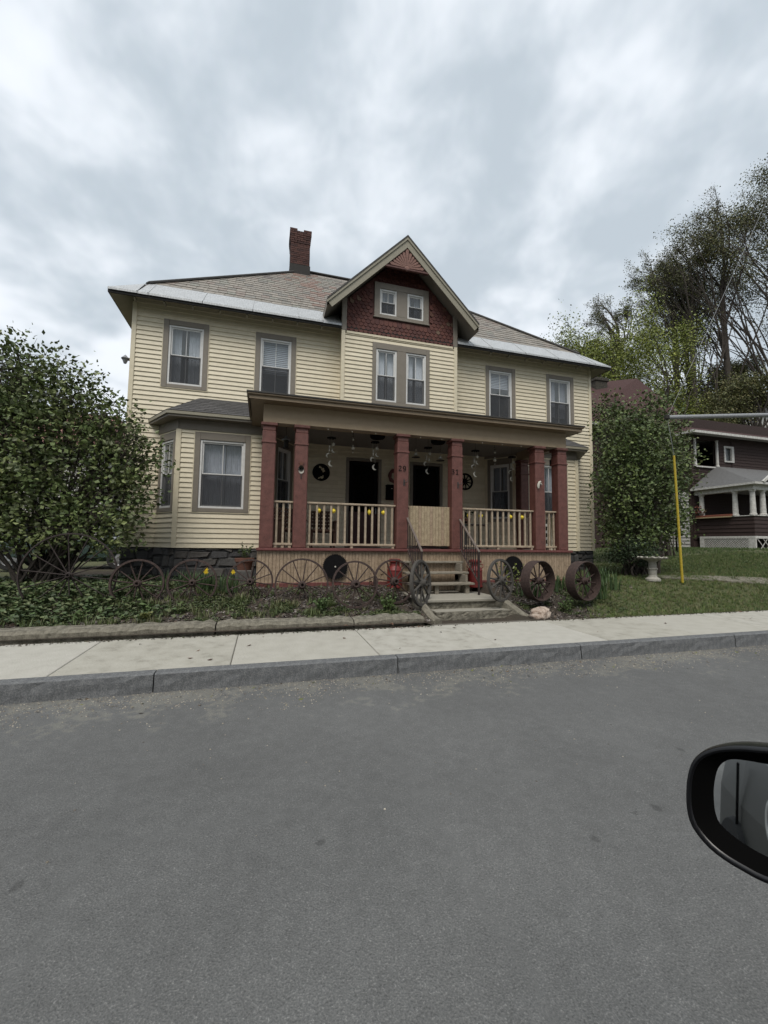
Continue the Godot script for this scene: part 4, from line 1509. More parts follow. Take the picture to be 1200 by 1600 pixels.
func make_railing(h: Node3D, x0: float, x1: float, n: int, foot := true):
	var z := -8.56
	var b := MB.new()
	b.box(Vector3(x0, 2.275, z - 0.045), Vector3(x1, 2.315, z + 0.045), 0.008)
	var r := put("railing", b.mesh(), M.rail, h)
	b = MB.new()
	b.box(Vector3(x0, 1.425, z - 0.04), Vector3(x1, 1.475, z + 0.04), 0.008)
	put("bottom_rail", b.mesh(), M.rail, r)
	b = MB.new()
	b.box(Vector3(-0.021, 1.47, -0.021), Vector3(0.021, 2.28, 0.021), 0.004)
	var bm := b.mesh()
	for i in n:
		var x := lerpf(x0, x1, (i + 0.5) / n)
		put("baluster", bm, M.rail, r, T(Vector3(x, 0, z)))
	if foot:
		for x in [x0 + 0.05, (x0 + x1) * 0.5, x1 - 0.05]:
			board(r, "foot_block", Vector3(x - 0.03, 1.375, z - 0.03), Vector3(x + 0.03, 1.426, z + 0.03), M.rail)

func make_porch(h: Node3D):
	var zp := -8.56
	var xs := [0.035, 0.675, 2.838, mx(2.838), mx(0.675), mx(0.035)]
	# floor
	board(h, "porch_floor", Vector3(-0.13, 1.32, -10.2), Vector3(mx(-0.13), 1.362, -8.36), M.red_trim)
	board(h, "porch_floor", Vector3(0.75, 1.30, -11.0), Vector3(mx(0.75), 1.36, -10.2), M.red_trim)
	board(h, "edge_trim", Vector3(-0.14, 1.325, -8.36), Vector3(mx(-0.14), 1.378, -8.335), M.red_trim)
	for x in xs: make_post(h, x, zp)
	for x in [xs[0], xs[5]]: make_post(h, x, -10.09)
	make_railing(h, xs[0] + 0.131, xs[1] - 0.131, 3)
	make_railing(h, xs[1] + 0.131, xs[2] - 0.131, 13)
	make_railing(h, xs[3] + 0.131, xs[4] - 0.131, 13)
	make_railing(h, xs[4] + 0.131, xs[5] - 0.131, 3)
	for x in [xs[0], xs[5]]:
		var b2 := MB.new()
		b2.box(Vector3(x - 0.045, 2.275, -9.96), Vector3(x + 0.045, 2.315, zp - 0.131), 0.008)
		var r := put("railing", b2.mesh(), M.rail, h)
		b2 = MB.new()
		b2.box(Vector3(x - 0.04, 1.425, -9.96), Vector3(x + 0.04, 1.475, zp - 0.131), 0.008)
		put("bottom_rail", b2.mesh(), M.rail, r)
		b2 = MB.new()
		b2.box(Vector3(-0.021, 1.47, -0.021), Vector3(0.021, 2.28, 0.021), 0.004)
		for i in 8: put("baluster", b2.mesh(), M.rail, r, T(Vector3(x, 0, lerpf(-9.9, zp - 0.2, i / 7.0))))
	# beadboard gate between the middle posts
	var g := Node3D.new()
	g.name = "gate"
	h.add_child(g)
	board(g, "cross_rail", Vector3(2.98, 1.50, -8.60), Vector3(3.98, 1.58, -8.565), M.gate)
	board(g, "cross_rail", Vector3(2.98, 2.15, -8.60), Vector3(3.98, 2.23, -8.565), M.gate)
	for i in 15:
		var x := 2.975 + i * 0.0675
		board(g, "plank", Vector3(x, 1.44 + (rng.randf() * 0.006), -8.565), Vector3(x + 0.0645, 2.315, -8.546), M.gate if i % 4 else M.skirt[0], Transform3D.IDENTITY, 0.006)
	board(g, "latch", Vector3(2.955, 2.25, -8.55), Vector3(3.02, 2.275, -8.53), M.black)
	# skirt
	var sk := board(h, "skirt_frame", Vector3(-0.09, 0.45, -8.46), Vector3(mx(-0.09), 1.32, -8.42), M.rough_wood)
	var x := -0.10
	while x < mx(-0.10) - 0.03:
		if not (x > 2.93 and x < 4.0 and false):
			board(sk, "plank", Vector3(x, 0.50, -8.42), Vector3(x + 0.0655, 1.325, -8.399 + rng.randf() * 0.003), M.skirt[rng.randi() % 3], Transform3D.IDENTITY, 0.007)
		x += 0.0685
	board(sk, "base_board", Vector3(-0.12, 0.60, -8.40), Vector3(2.76, 0.70, -8.375), M.red_trim)
	board(sk, "base_board", Vector3(4.22, 0.60, -8.40), Vector3(mx(-0.12), 0.70, -8.375), M.red_trim)
	for sx in [-0.11, mx(-0.11)]:
		for i in 24:
			var z := -8.43 - i * 0.0685
			board(sk, "plank", Vector3(sx - 0.011, 0.50, z - 0.0655), Vector3(sx + 0.011, 1.325, z), M.skirt[i % 3], Transform3D.IDENTITY, 0.006)
	# beam, ceiling, roof
	var x0 := -0.09
	var x1 := mx(x0)
	board(h, "beam", Vector3(x0, 3.862, zp - 0.12), Vector3(x1, 4.235, zp + 0.115), M.frieze)
	board(h, "beam", Vector3(x0, 3.862, -10.2), Vector3(x0 + 0.23, 4.235, zp - 0.12), M.frieze)
	board(h, "beam", Vector3(x1 - 0.23, 3.862, -10.2), Vector3(x1, 4.235, zp - 0.12), M.frieze)
	# ceiling boards
	var cl := board(h, "ceiling", Vector3(0.02, 4.11, -11.0), Vector3(mx(0.02), 4.14, -8.6), M.ceiling)
	var z := -8.68
	while z > -10.98:
		board(cl, "ceiling_board", Vector3(0.13, 4.098, z - 0.088), Vector3(mx(0.13), 4.11, z), M.ceiling, Transform3D.IDENTITY, 0.004)
		z -= 0.092
	# roof
	var rx0 := -0.36
	var rx1 := mx(rx0)
	var zf := -8.20
	var b := MB.new()
	b.quad(Vector3(rx0, 4.235, -10.55), Vector3(rx1, 4.235, -10.55), Vector3(rx1, 4.235, zf), Vector3(rx0, 4.235, zf))
	put("soffit", b.mesh(), M.fascia, h)
	b = MB.new()
	b.box(Vector3(rx0, 4.235, zf - 0.02), Vector3(rx1, 4.315, zf), 0.004)
	b.box(Vector3(rx0 - 0.035, 4.312, zf - 0.02), Vector3(rx1 + 0.035, 4.352, zf + 0.035), 0.010)
	for sx in [rx0, rx1 - 0.02]:
		b.box(Vector3(sx, 4.235, -10.6), Vector3(sx + 0.02, 4.315, zf - 0.02))
	for sx in [rx0 - 0.035, rx1 - 0.02]:
		b.box(Vector3(sx, 4.312, -10.6), Vector3(sx + 0.055, 4.352, zf - 0.02))
	put("fascia", b.mesh(), M.fascia, h)
	b = MB.new()
	b.quad(Vector3(rx0 - 0.05, 4.375, zf + 0.05), Vector3(rx1 + 0.05, 4.375, zf + 0.05), Vector3(rx1 - 1.0, 4.66, -10.98), Vector3(rx0 + 1.0, 4.66, -10.98))
	b.tri(Vector3(rx0 - 0.05, 4.375, -10.98), Vector3(rx0 - 0.05, 4.375, zf + 0.05), Vector3(rx0 + 1.0, 4.66, -10.98))
	b.tri(Vector3(rx1 + 0.05, 4.375, zf + 0.05), Vector3(rx1 + 0.05, 4.375, -10.98), Vector3(rx1 - 1.0, 4.66, -10.98))
	b.quad(Vector3(rx0 - 0.05, 4.352, zf + 0.05), Vector3(rx1 + 0.05, 4.352, zf + 0.05), Vector3(rx1 + 0.05, 4.377, zf + 0.05), Vector3(rx0 - 0.05, 4.377, zf + 0.05))
	b.quad(Vector3(rx0 - 0.05, 4.352, -10.98), Vector3(rx0 - 0.05, 4.352, zf + 0.05), Vector3(rx0 - 0.05, 4.377, zf + 0.05), Vector3(rx0 - 0.05, 4.377, -10.98))
	b.quad(Vector3(rx0 - 0.05, 4.352, zf + 0.05), Vector3(rx0 - 0.05, 4.352, zf - 0.03), Vector3(rx1 + 0.05, 4.352, zf - 0.03), Vector3(rx1 + 0.05, 4.352, zf + 0.05))
	put("porch_roof", b.mesh(), M.roof_edge, h)

func make_stairs(h: Node3D):
	var st := Node3D.new()
	st.name = "stair"
	h.add_child(st)
	var hs := [[1.125, -8.30], [0.91, -8.04], [0.705, -7.78]]
	for q in hs:
		board(st, "tread", Vector3(2.80, q[0] - 0.045, q[1] - 0.28), Vector3(4.20, q[0], q[1]), M.tread, Transform3D.IDENTITY, 0.008)
	pass
	for q in [[2.95, 0], [4.03, 0]]:
		board(st, "stringer", Vector3(q[0], 0.72, -8.38), Vector3(q[0] + 0.045, 1.08, -8.10), M.tread)
		board(st, "stringer", Vector3(q[0], 0.485, -8.38), Vector3(q[0] + 0.045, 0.86, -7.86), M.tread)
	for q in [[3.05, 0.485, 0.66, -7.84], [3.35, 0.485, 0.66, -7.86], [4.02, 0.485, 0.66, -7.84], [3.10, 0.70, 0.865, -8.10], [4.02, 0.70, 0.865, -8.10], [3.15, 0.91, 1.08, -8.34]]:
		board(st, "support_block", Vector3(q[0], q[1], q[3] - 0.1), Vector3(q[0] + 0.085, q[2], q[3]), M.tread)
	# two iron handrails with thin bars
	for q in [[2.93, 2.03, 0.90], [4.16, 2.03, 0.78]]:
		var x: float = q[0]
		var top := Vector3(x, 2.04, -8.40)
		var bot := Vector3(x, 1.335, -7.52)
		var b := MB.new()
		b.bar(top, bot + Vector3(0, 0, 0), 0.045, 0.035, 0.008)
		var hr := put("handrail", b.mesh(), tmat(lin(0.16, 0.13, 0.115), M.worn_tex, 0.4, 0.7), h)
		var l0 := Vector3(x, 1.40, -8.40)
		var l1 := Vector3(x, 0.72, -7.54)
		b = MB.new()
		b.bar(l0, l1, 0.03, 0.03, 0.004)
		put("lower_rail", b.mesh(), M.rust, hr)
		b = MB.new()
		b.box(Vector3(x - 0.018, 0.49, -7.57), Vector3(x + 0.018, 1.36, -7.53), 0.004)
		put("newel", b.mesh(), M.rust_dark, hr)
		for i in 9:
			var f := (i + 0.5) / 9.0
			var p := l0.lerp(l1, f)
			var e := top.lerp(bot, f)
			b = MB.new()
			b.box(Vector3(x - 0.008, p.y, p.z - 0.008), Vector3(x + 0.008, e.y, p.z + 0.008))
			put("bar", b.mesh(), M.rust_dark, hr)


# ---------------------------------------------------------------- garden ornaments
# a spoked wheel, axis along its own z, centre at the origin
func wheel_parts(t: Node3D, r: float, rim_w: float, rim_t: float, spokes: int, hub_r: float, hub_l: float, m: Material, tilt := 0.0, spoke_r := 0.011, dish := 0.0):
	var x := Transform3D(Basis(Vector3.RIGHT, PI / 2 + tilt), Vector3.ZERO)
	var b := MB.new()
	b.x = x
	var hw := rim_w * 0.5
	b.lathe([Vector2(r - rim_t, -hw), Vector2(r - 0.003, -hw), Vector2(r, -hw + 0.004), Vector2(r, hw - 0.004), Vector2(r - 0.003, hw), Vector2(r - rim_t, hw), Vector2(r - rim_t, -hw)], 44)
	put("rim", b.mesh(), m, t)
	b = MB.new()
	b.x = x
	b.lathe([Vector2(0, -hub_l), Vector2(hub_r * 0.55, -hub_l), Vector2(hub_r * 0.7, -hub_l * 0.6), Vector2(hub_r, -hub_l * 0.35), Vector2(hub_r, hub_l * 0.35), Vector2(hub_r * 0.72, hub_l * 0.5), Vector2(hub_r * 0.66, hub_l), Vector2(hub_r * 0.38, hub_l), Vector2(hub_r * 0.36, hub_l * 0.5), Vector2(0, hub_l * 0.5)], 18)
	put("hub", b.mesh(), m, t)
	for k in spokes:
		var a := TAU * (k + 0.3) / spokes
		var d := Vector3(cos(a), 0, sin(a))
		var side := dish * (1.0 if k % 2 else -1.0)
		b = MB.new()
		b.x = x
		b.tube([d * hub_r * 0.6 + Vector3.UP * side, d * (r - rim_t * 0.5)], [spoke_r * 1.35, spoke_r * 1.1], 6, false)
		put("spoke", b.mesh(), m, t)

func make_wheels():
	# [x, z, radius, centre height, turn, tilt, rim width, rim thickness, spokes, hub radius, hub half length, material, label]
	var g := "old wagon wheels along the flower bed"
	var rows := [
		[-2.93, -7.72, 0.665, 0.93, 0.06, -0.05, 0.04, 0.022, 14, 0.050, 0.07, "rust_dark", "largest thin-rimmed iron wheel, half hidden by the big leafy bush", 0.008],
		[-4.62, -7.9, 0.62, 0.90, 0.1, -0.05, 0.04, 0.022, 14, 0.050, 0.07, "rust_dark", "thin iron wheel at the far left edge under the bush", 0.008],
		[-1.95, -7.66, 0.395, 0.79, 0.10, -0.08, 0.095, 0.03, 12, 0.062, 0.08, "rust", "wide-rimmed rusty wheel next to the largest thin wheel", 0.010],
		[-1.135, -7.70, 0.395, 0.79, 0.03, -0.08, 0.065, 0.032, 12, 0.058, 0.08, "rust", "rusty wheel in front of the yellow daffodils, left of the planter", 0.010],
		[-0.21, -7.75, 0.395, 0.79, 0.0, -0.09, 0.045, 0.03, 12, 0.060, 0.09, "rust", "thin rusty wheel in front of the clay planter", 0.009],
		[0.67, -7.52, 0.47, 0.74, -0.02, -0.12, 0.042, 0.03, 12, 0.072, 0.10, "rust", "thin rusty wheel leaning left of the toothed saw blade", 0.009],
		[1.52, -7.02, 0.40, 0.79, 0.0, -0.10, 0.042, 0.03, 12, 0.078, 0.10, "rust", "thin rusty wheel overlapping the toothed saw blade's right side", 0.009],
		[2.28, -7.22, 0.40, 0.81, 0.12, -0.10, 0.05, 0.03, 12, 0.075, 0.10, "rust", "rusty wheel standing before the left red milk can", 0.010],
		[2.70, -6.98, 0.41, 0.80, 0.78, -0.06, 0.055, 0.045, 12, 0.080, 0.11, "grey_wood", "grey wooden wheel seen nearly edge on beside the steps", 0.016],
		[4.30, -6.98, 0.40, 0.83, 0.42, -0.06, 0.050, 0.042, 12, 0.080, 0.10, "grey_wood", "grey wooden wheel turned sideways just right of the steps", 0.015],
		[5.12, -6.98, 0.385, 0.81, 0.28, -0.02, 0.21, 0.013, 12, 0.070, 0.12, "rust", "broad-rimmed rusty iron wheel in front of the plain black disc", 0.011],
		[6.12, -6.92, 0.385, 0.80, 0.18, -0.02, 0.22, 0.013, 12, 0.075, 0.13, "rust", "broad-rimmed rusty iron wheel at the lawn end of the row", 0.011]]
	for w in rows:
		var t := thing("wagon_wheel", Vector3(w[0], w[3], w[1]), w[12], "wheel", g, w[4])
		wheel_parts(t, w[2], w[6], w[7], w[8], w[9], w[10], M[w[11]], w[5], w[13], 0.02)

func make_saw_blade(at: Vector3, r: float, teeth: int, label: String):
	var t := thing("saw_blade", at, label, "saw blade", "black discs on the porch skirt")
	var b := MB.new()
	var pts := PackedVector2Array()
	for k in teeth:
		var a := TAU * k / teeth
		var a2 := TAU * (k + 0.85) / teeth
		pts.append(Vector2(cos(a), sin(a)) * (r * 0.91))
		pts.append(Vector2(cos(a2), sin(a2)) * r)
	b.x = Transform3D(Basis(Vector3.RIGHT, -0.12), Vector3.ZERO)
	b.prism(pts, -0.004, 0.004)
	put("blade", b.mesh(), M.black, t)
	b = MB.new()
	b.x = Transform3D(Basis(Vector3.RIGHT, PI / 2 - 0.12), Vector3.ZERO)
	b.lathe([Vector2(0.016, 0.004), Vector2(0.016, 0.010), Vector2(0, 0.012)], 10)
	put("bolt", b.mesh(), M.pale, t)

func make_milk_can(at: Vector3, turn: float, label: String):
	var t := thing("milk_can", at, label, "milk can", "red milk cans by the porch stair", turn)
	var b := MB.new()
	b.lathe([Vector2(0, 0), Vector2(0.155, 0), Vector2(0.16, 0.012), Vector2(0.16, 0.03), Vector2(0.152, 0.035), Vector2(0.15, 0.34), Vector2(0.156, 0.345), Vector2(0.156, 0.36), Vector2(0.148, 0.366), Vector2(0.128, 0.41), Vector2(0.10, 0.445), Vector2(0.097, 0.50), Vector2(0.115, 0.53), Vector2(0.11, 0.535), Vector2(0, 0.535)], 28)
	put("body", b.mesh(), M.can, t)
	b = MB.new()
	b.lathe([Vector2(0.128, 0.52), Vector2(0.135, 0.535), Vector2(0.135, 0.56), Vector2(0.118, 0.566), Vector2(0.10, 0.585), Vector2(0.0, 0.59)], 24)
	put("lid", b.mesh(), M.can, t)
	for s in [-1.0, 1.0]:
		b = MB.new()
		b.tube([Vector3(s * 0.135, 0.39, 0), Vector3(s * 0.175, 0.42, 0), Vector3(s * 0.175, 0.48, 0), Vector3(s * 0.10, 0.485, 0)], [0.010, 0.010, 0.010, 0.010], 6)
		put("handle", b.mesh(), M.can, t)

func make_rock():
	var t := thing("rock", Vector3(4.80, 0.255, -6.50), "pale pinkish boulder lying by the sidewalk beside the steps", "rock", "", 0.3)
	var s := SphereMesh.new()
	s.radial_segments = 28
	s.rings = 16
	var arr := s.get_mesh_arrays()
	var v: PackedVector3Array = arr[Mesh.ARRAY_VERTEX]
	var f := FastNoiseLite.new()
	f.seed = 4; f.frequency = 1.7; f.fractal_octaves = 3
	for i in v.size():
		var p := v[i] * 2.0
		var k := 1.0 + 0.30 * f.get_noise_3dv(p)
		p *= k
		p.y = minf(p.y, 0.75 + 0.2 * p.x)
		v[i] = Vector3(p.x * 0.21, maxf(p.y * 0.155, -0.10), p.z * 0.15)
	var st := SurfaceTool.new()
	st.begin(Mesh.PRIMITIVE_TRIANGLES)
	var ix: PackedInt32Array = arr[Mesh.ARRAY_INDEX]
	for i in ix: st.add_vertex(v[i])
	st.generate_normals()
	var n1 := noise_bytes(256, 41, 0.02, 4)
	var n2 := noise_bytes(256, 42, 0.1, 3)
	var tex := blend_tex(256, [[n1, 1.2], [n2, 0.6]], 0.1, [Color(0.16, 0.10, 0.07), Color(0.40, 0.32, 0.26), Color(0.55, 0.48, 0.41)], 43)
	put("stone", st.commit(), tmat(Color(1, 1, 1), tex, 0.35, 0.9, M.grit, 0.7), t)

func make_bird_bath():
	var y := gh(9.37, -8.22)
	var t := thing("bird_bath", Vector3(9.37, y, -8.22), "pale concrete bird bath with a scalloped rim on the lawn", "bird bath")
	var stone := tmat(lin(0.42, 0.41, 0.37), M.worn_tex, 0.5, 0.9, M.grit, 0.6)
	var b := MB.new()
	b.lathe([Vector2(0, 0), Vector2(0.17, 0), Vector2(0.17, 0.05), Vector2(0.14, 0.075), Vector2(0.10, 0.10), Vector2(0.085, 0.14), Vector2(0.095, 0.27), Vector2(0.115, 0.29), Vector2(0.115, 0.31), Vector2(0.095, 0.325), Vector2(0.082, 0.46), Vector2(0.13, 0.51)], 20)
	put("pedestal", b.mesh(), stone, t)
	# bowl with scallops
	b = MB.new()
	var prof := [Vector2(0.06, 0.49), Vector2(0.15, 0.51), Vector2(0.25, 0.545), Vector2(0.31, 0.575), Vector2(0.325, 0.60), Vector2(0.30, 0.605), Vector2(0.24, 0.575), Vector2(0.0, 0.56)]
	var segs := 84
	for i in prof.size() - 1:
		for k in segs:
			var q := []
			for e in [[i, k], [i + 1, k], [i + 1, k + 1], [i, k + 1]]:
				var a: float = TAU * e[1] / segs
				var p: Vector2 = prof[e[0]]
				var wv := (0.5 + 0.5 * cos(a * 14.0)) * (1.0 if e[0] >= 3 and e[0] <= 5 else 0.0)
				q.append(Vector3(cos(a) * (p.x + wv * 0.015), p.y - wv * 0.022, sin(a) * (p.x + wv * 0.015)))
			b.quad(q[0], q[1], q[2], q[3])
	put("bowl", b.mesh(), stone, t)

func make_planter():
	var t := thing("clay_planter", Vector3(-0.36, gh(-0.36, -8.86), -8.80), "terracotta planter with leafy sprigs beside the porch skirt", "planter")
	var b := MB.new()
	b.box(Vector3(-0.16, 0, -0.15), Vector3(0.16, 0.30, 0.15), 0.02)
	put("plinth", b.mesh(), M.stone[2], t)
	b = MB.new()
	b.lathe([Vector2(0, 0.30), Vector2(0.13, 0.30), Vector2(0.165, 0.46), Vector2(0.185, 0.465), Vector2(0.19, 0.53), Vector2(0.172, 0.535), Vector2(0.16, 0.50), Vector2(0, 0.50)], 26)
	put("pot", b.mesh(), M.clay, t)
	var lf := leaf_sprigs(Vector3(0, 0.50, 0), 10, 0.30, 0.14, 14, 0.045, [Color(0.07, 0.10, 0.03), Color(0.045, 0.075, 0.025)], 17)
	put("sprigs", lf, M.leaf, t)

# upright sprigs with paired leaves
func leaf_sprigs(at: Vector3, stems: int, height: float, spread: float, per: int, size: float, cols: Array, seed_: int) -> ArrayMesh:
	var r := RandomNumberGenerator.new()
	r.seed = seed_
	var b := MB.new()
	for s in stems:
		var a := r.randf() * TAU
		var lean := Vector3(cos(a), 0, sin(a)) * spread * r.randf_range(0.2, 1.0)
		var hh := height * r.randf_range(0.5, 1.15)
		b.col = Color(0.05, 0.045, 0.02)
		var p0 := at + lean * 0.3
		var p1 := at + lean * 0.8 + Vector3.UP * hh * 0.6
		var p2 := at + lean * 1.3 + Vector3.UP * hh
		b.tube([p0, p1, p2], [0.004, 0.003, 0.0015], 4, false)
		for k in per:
			var f := r.randf_range(0.25, 1.0)
			var p := p0.lerp(p1, f / 0.6) if f < 0.6 else p1.lerp(p2, (f - 0.6) / 0.4)
			var d := Vector3(r.randf_range(-1, 1), r.randf_range(0.0, 0.9), r.randf_range(-1, 1)).normalized()
			b.col = cols[r.randi() % cols.size()] * r.randf_range(0.7, 1.3)
			leaf(b, p, d, size * r.randf_range(0.7, 1.2), r)
	return b.mesh()

func leaf(b: MB, p: Vector3, d: Vector3, s: float, r: RandomNumberGenerator, slim := 0.42):
	var side := d.cross(Vector3(r.randf_range(-1, 1), r.randf_range(-1, 1), r.randf_range(-1, 1))).normalized()
	var nn := d.cross(side)
	var t := p + d * s
	var m1 := p + d * s * 0.42 + side * s * slim + nn * s * 0.10
	var m2 := p + d * s * 0.42 - side * s * slim + nn * s * 0.10
	b.tri(p, m1, t)
	b.tri(p, t, m2)

# long strap leaves (daffodil, iris)
func strap_clump(b: MB, at: Vector3, n: int, h: float, w: float, spread: float, cols: Array, r: RandomNumberGenerator):
	for k in n:
		var a := r.randf() * TAU
		var dir := Vector3(cos(a), 0, sin(a))
		var base := at + dir * r.randf() * spread * 0.5
		var hh := h * r.randf_range(0.6, 1.1)
		var side := Vector3(-dir.z, 0, dir.x) * w * r.randf_range(0.7, 1.1) * 0.5
		var bend := r.randf_range(0.1, 0.55) * spread
		b.col = cols[r.randi() % cols.size()] * r.randf_range(0.75, 1.25)
		var pp := base
		var ps := side
		for i in 3:
			var f := (i + 1) / 3.0
			var q := base + dir * bend * f * f + Vector3.UP * hh * (f - 0.15 * f * f)
			var qs := side * (1.0 - 0.25 * f if i < 2 else 0.02)
			b.quad(pp - ps, pp + ps, q + qs, q - qs)
			pp = q
			ps = qs

func make_strap_plants():
	var r := RandomNumberGenerator.new()
	r.seed = 61
	var green := [Color(0.05, 0.085, 0.03), Color(0.065, 0.11, 0.035), Color(0.04, 0.07, 0.03)]
	# daffodils with flowers
	var spots := [[-0.98, -8.15, 5, "yellow daffodil clump between the rusty wheels, left of the planter", 3], [-0.60, -8.05, 3, "yellow daffodil clump close to the clay planter", 2], [-1.55, -8.3, 3, "leafy bulb clump behind the wide-rimmed rusty wheel", 0], [-1.2, -8.45, 3, "leafy bulb clump against the dark stone foundation", 0]]
	for s in spots:
		var t := thing("daffodil_clump" if s[4] else "bulb_clump", Vector3(s[0], gh(s[0], s[1]), s[1]), s[3], "daffodils" if s[4] else "plant", "bulb plants in the flower bed")
		var b := MB.new()
		for k in s[2] * 2: strap_clump(b, Vector3(r.randf_range(-0.16, 0.16), 0, r.randf_range(-0.1, 0.1)), 12, 0.40, 0.018, 0.16, green, r)
		put("leaves", b.mesh(), M.leaf, t)
		for k in s[4]:
			var f := MB.new()
			var p := Vector3(r.randf_range(-0.2, 0.2), r.randf_range(0.30, 0.42), r.randf_range(0.0, 0.12))
			f.col = Color(0.06, 0.09, 0.03)
			f.tube([Vector3(p.x * 0.6, 0, p.z), p - Vector3(0, 0.02, 0), p], [0.004, 0.003, 0.003], 4, false)
			f.col = Color(0.55, 0.42, 0.03)
			for i in 6:
				var a := TAU * i / 6
				var d := Vector3(cos(a), sin(a), 0.15)
				var e := Vector3(-sin(a), cos(a), 0)
				f.quad(p, p + d * 0.022 + e * 0.013, p + d * 0.043, p + d * 0.022 - e * 0.013)
			f.col = Color(0.70, 0.42, 0.01)
			f.tube([p, p + Vector3(0, 0, 0.018), p + Vector3(0, 0, 0.03)], [0.008, 0.010, 0.014], 8, true)
			put("flower", f.mesh(), M.vc, t)
	# irises at the right end
	var ir := [[6.9, -7.35, "sword-leaved iris clump at the right end of the wheels", 0.5], [7.35, -7.75, "sword-leaved iris clump behind the broad-rimmed wheel by the lawn", 0.5], [6.3, -7.75, "sword-leaved iris clump between the last wheel and the porch skirt", 0.42], [5.35, -7.55, "sword-leaved iris clump seen through the broad-rimmed wheel", 0.38], [7.75, -8.25, "sword-leaved iris clump nearest the bird bath", 0.45]]
	for s in ir:
		var t := thing("iris_clump", Vector3(s[0], gh(s[0], s[1]), s[1]), s[2], "plant", "iris clumps by the wheels")
		var b := MB.new()
		for k in 9: strap_clump(b, Vector3(r.randf_range(-0.28, 0.28), 0, r.randf_range(-0.2, 0.2)), 9, s[3], 0.032, 0.22, green, r)
		put("leaves", b.mesh(), M.leaf, t)
	# small leafy plants
	var sm := [[4.98, -7.75, 0.55, 10, "yellow-green leafy shrublet in front of the porch skirt", [Color(0.16, 0.19, 0.035), Color(0.12, 0.15, 0.03)], 0.05], [1.95, -7.75, 0.62, 6, "thin bare-stemmed rose beside the left red milk can", [Color(0.06, 0.05, 0.02), Color(0.09, 0.04, 0.025)], 0.04], [5.55, -6.75, 0.26, 14, "low green weed between the broad-rimmed wheels", [Color(0.06, 0.10, 0.025)], 0.04], [2.05, -6.85, 0.22, 22, "low green weed tuft before the edging near the steps", [Color(0.07, 0.11, 0.03)], 0.045], [0.95, -6.95, 0.22, 22, "low green weed tuft at the middle of the bed", [Color(0.06, 0.10, 0.03)], 0.045], [-1.6, -6.78, 0.12, 20, "small yellow-green weed at the edging's left part", [Color(0.11, 0.12, 0.03)], 0.035]]
	for s in sm:
		var t := thing("leafy_plant", Vector3(s[0], gh(s[0], s[1]), s[1]), s[4], "plant", "small plants in the flower bed")
		put("sprigs", leaf_sprigs(Vector3.ZERO, s[3], s[2], s[2] * 0.55, 12, s[6], s[5], int(s[0] * 100)), M.leaf, t)

func make_guy_wire():
	var base := Vector3(10.08, gh(10.08, -8.02), -8.02)
	var t := thing("guy_wire", base, "yellow-sleeved guy wire with a grey strut above the lawn", "guy wire")
	var top := Vector3(9.59, 4.72, -7.85) - base
	var ymid := Vector3(9.78, 3.77, -7.87) - base
	var b := MB.new()
	b.tube([Vector3.ZERO, ymid], [0.032, 0.026], 10)
	put("sleeve", b.mesh(), M.yellow_guard, t)
	b = MB.new()
	b.tube([ymid, top, top + Vector3(3.6, 6.6, 0.35) * 1.3], [0.0045, 0.0045, 0.0045], 6)
	put("wire", b.mesh(), M.steel, t)
	b = MB.new()
	b.tube([top + Vector3(0.03, 0, 0), top + Vector3(4.6, 0.26, 1.0)], [0.055, 0.055], 10)
	put("strut", b.mesh(), M.steel, t)
	b = MB.new()
	b.box(top + Vector3(-0.07, -0.05, -0.04), top + Vector3(0.06, 0.06, 0.04), 0.012)
	put("clamp", b.mesh(), M.dark_metal, t)
	# the utility pole that the strut is bolted to, outside the picture
	var p := thing("utility_pole", Vector3(14.35, 0.5, -6.83), "wooden utility pole that the grey strut is bolted to", "pole")
	b = MB.new()
	b.tube([Vector3.ZERO, Vector3(0, 13.4, 0)], [0.16, 0.11], 14)
	put("shaft", b.mesh(), M.bark, p)
	b = MB.new()
	b.box(Vector3(-1.1, 12.4, -0.06), Vector3(1.1, 12.52, 0.06), 0.01)
	put("cross_arm", b.mesh(), M.bark, p)


# ---------------------------------------------------------------- things on and in the porch
func crescent(b: MB, c: Vector3, r: float, turn: float):
	var pts := PackedVector2Array()
	for k in 13:
		var a := -1.9 + 3.8 * k / 12.0
		pts.append(Vector2(cos(a), sin(a)) * r)
	for k in 11:
		var a := 1.65 - 3.3 * (k + 0.5) / 11.0
		pts.append(Vector2(cos(a) * 0.72 - 0.30, sin(a) * 0.86) * r)
	var keep := b.x
	b.x = keep * Transform3D(Basis(Vector3.BACK, turn), c)
	b.prism(pts, -0.006, 0.006)
	b.x = keep

func star(b: MB, c: Vector3, r: float):
	var pts := PackedVector2Array()
	for k in 10:
		var a := TAU * k / 10.0 + PI / 2
		pts.append(Vector2(cos(a), sin(a)) * (r if k % 2 == 0 else r * 0.45))
	var keep := b.x
	b.x = keep * T(c)
	b.prism(pts, -0.006, 0.006)
	b.x = keep

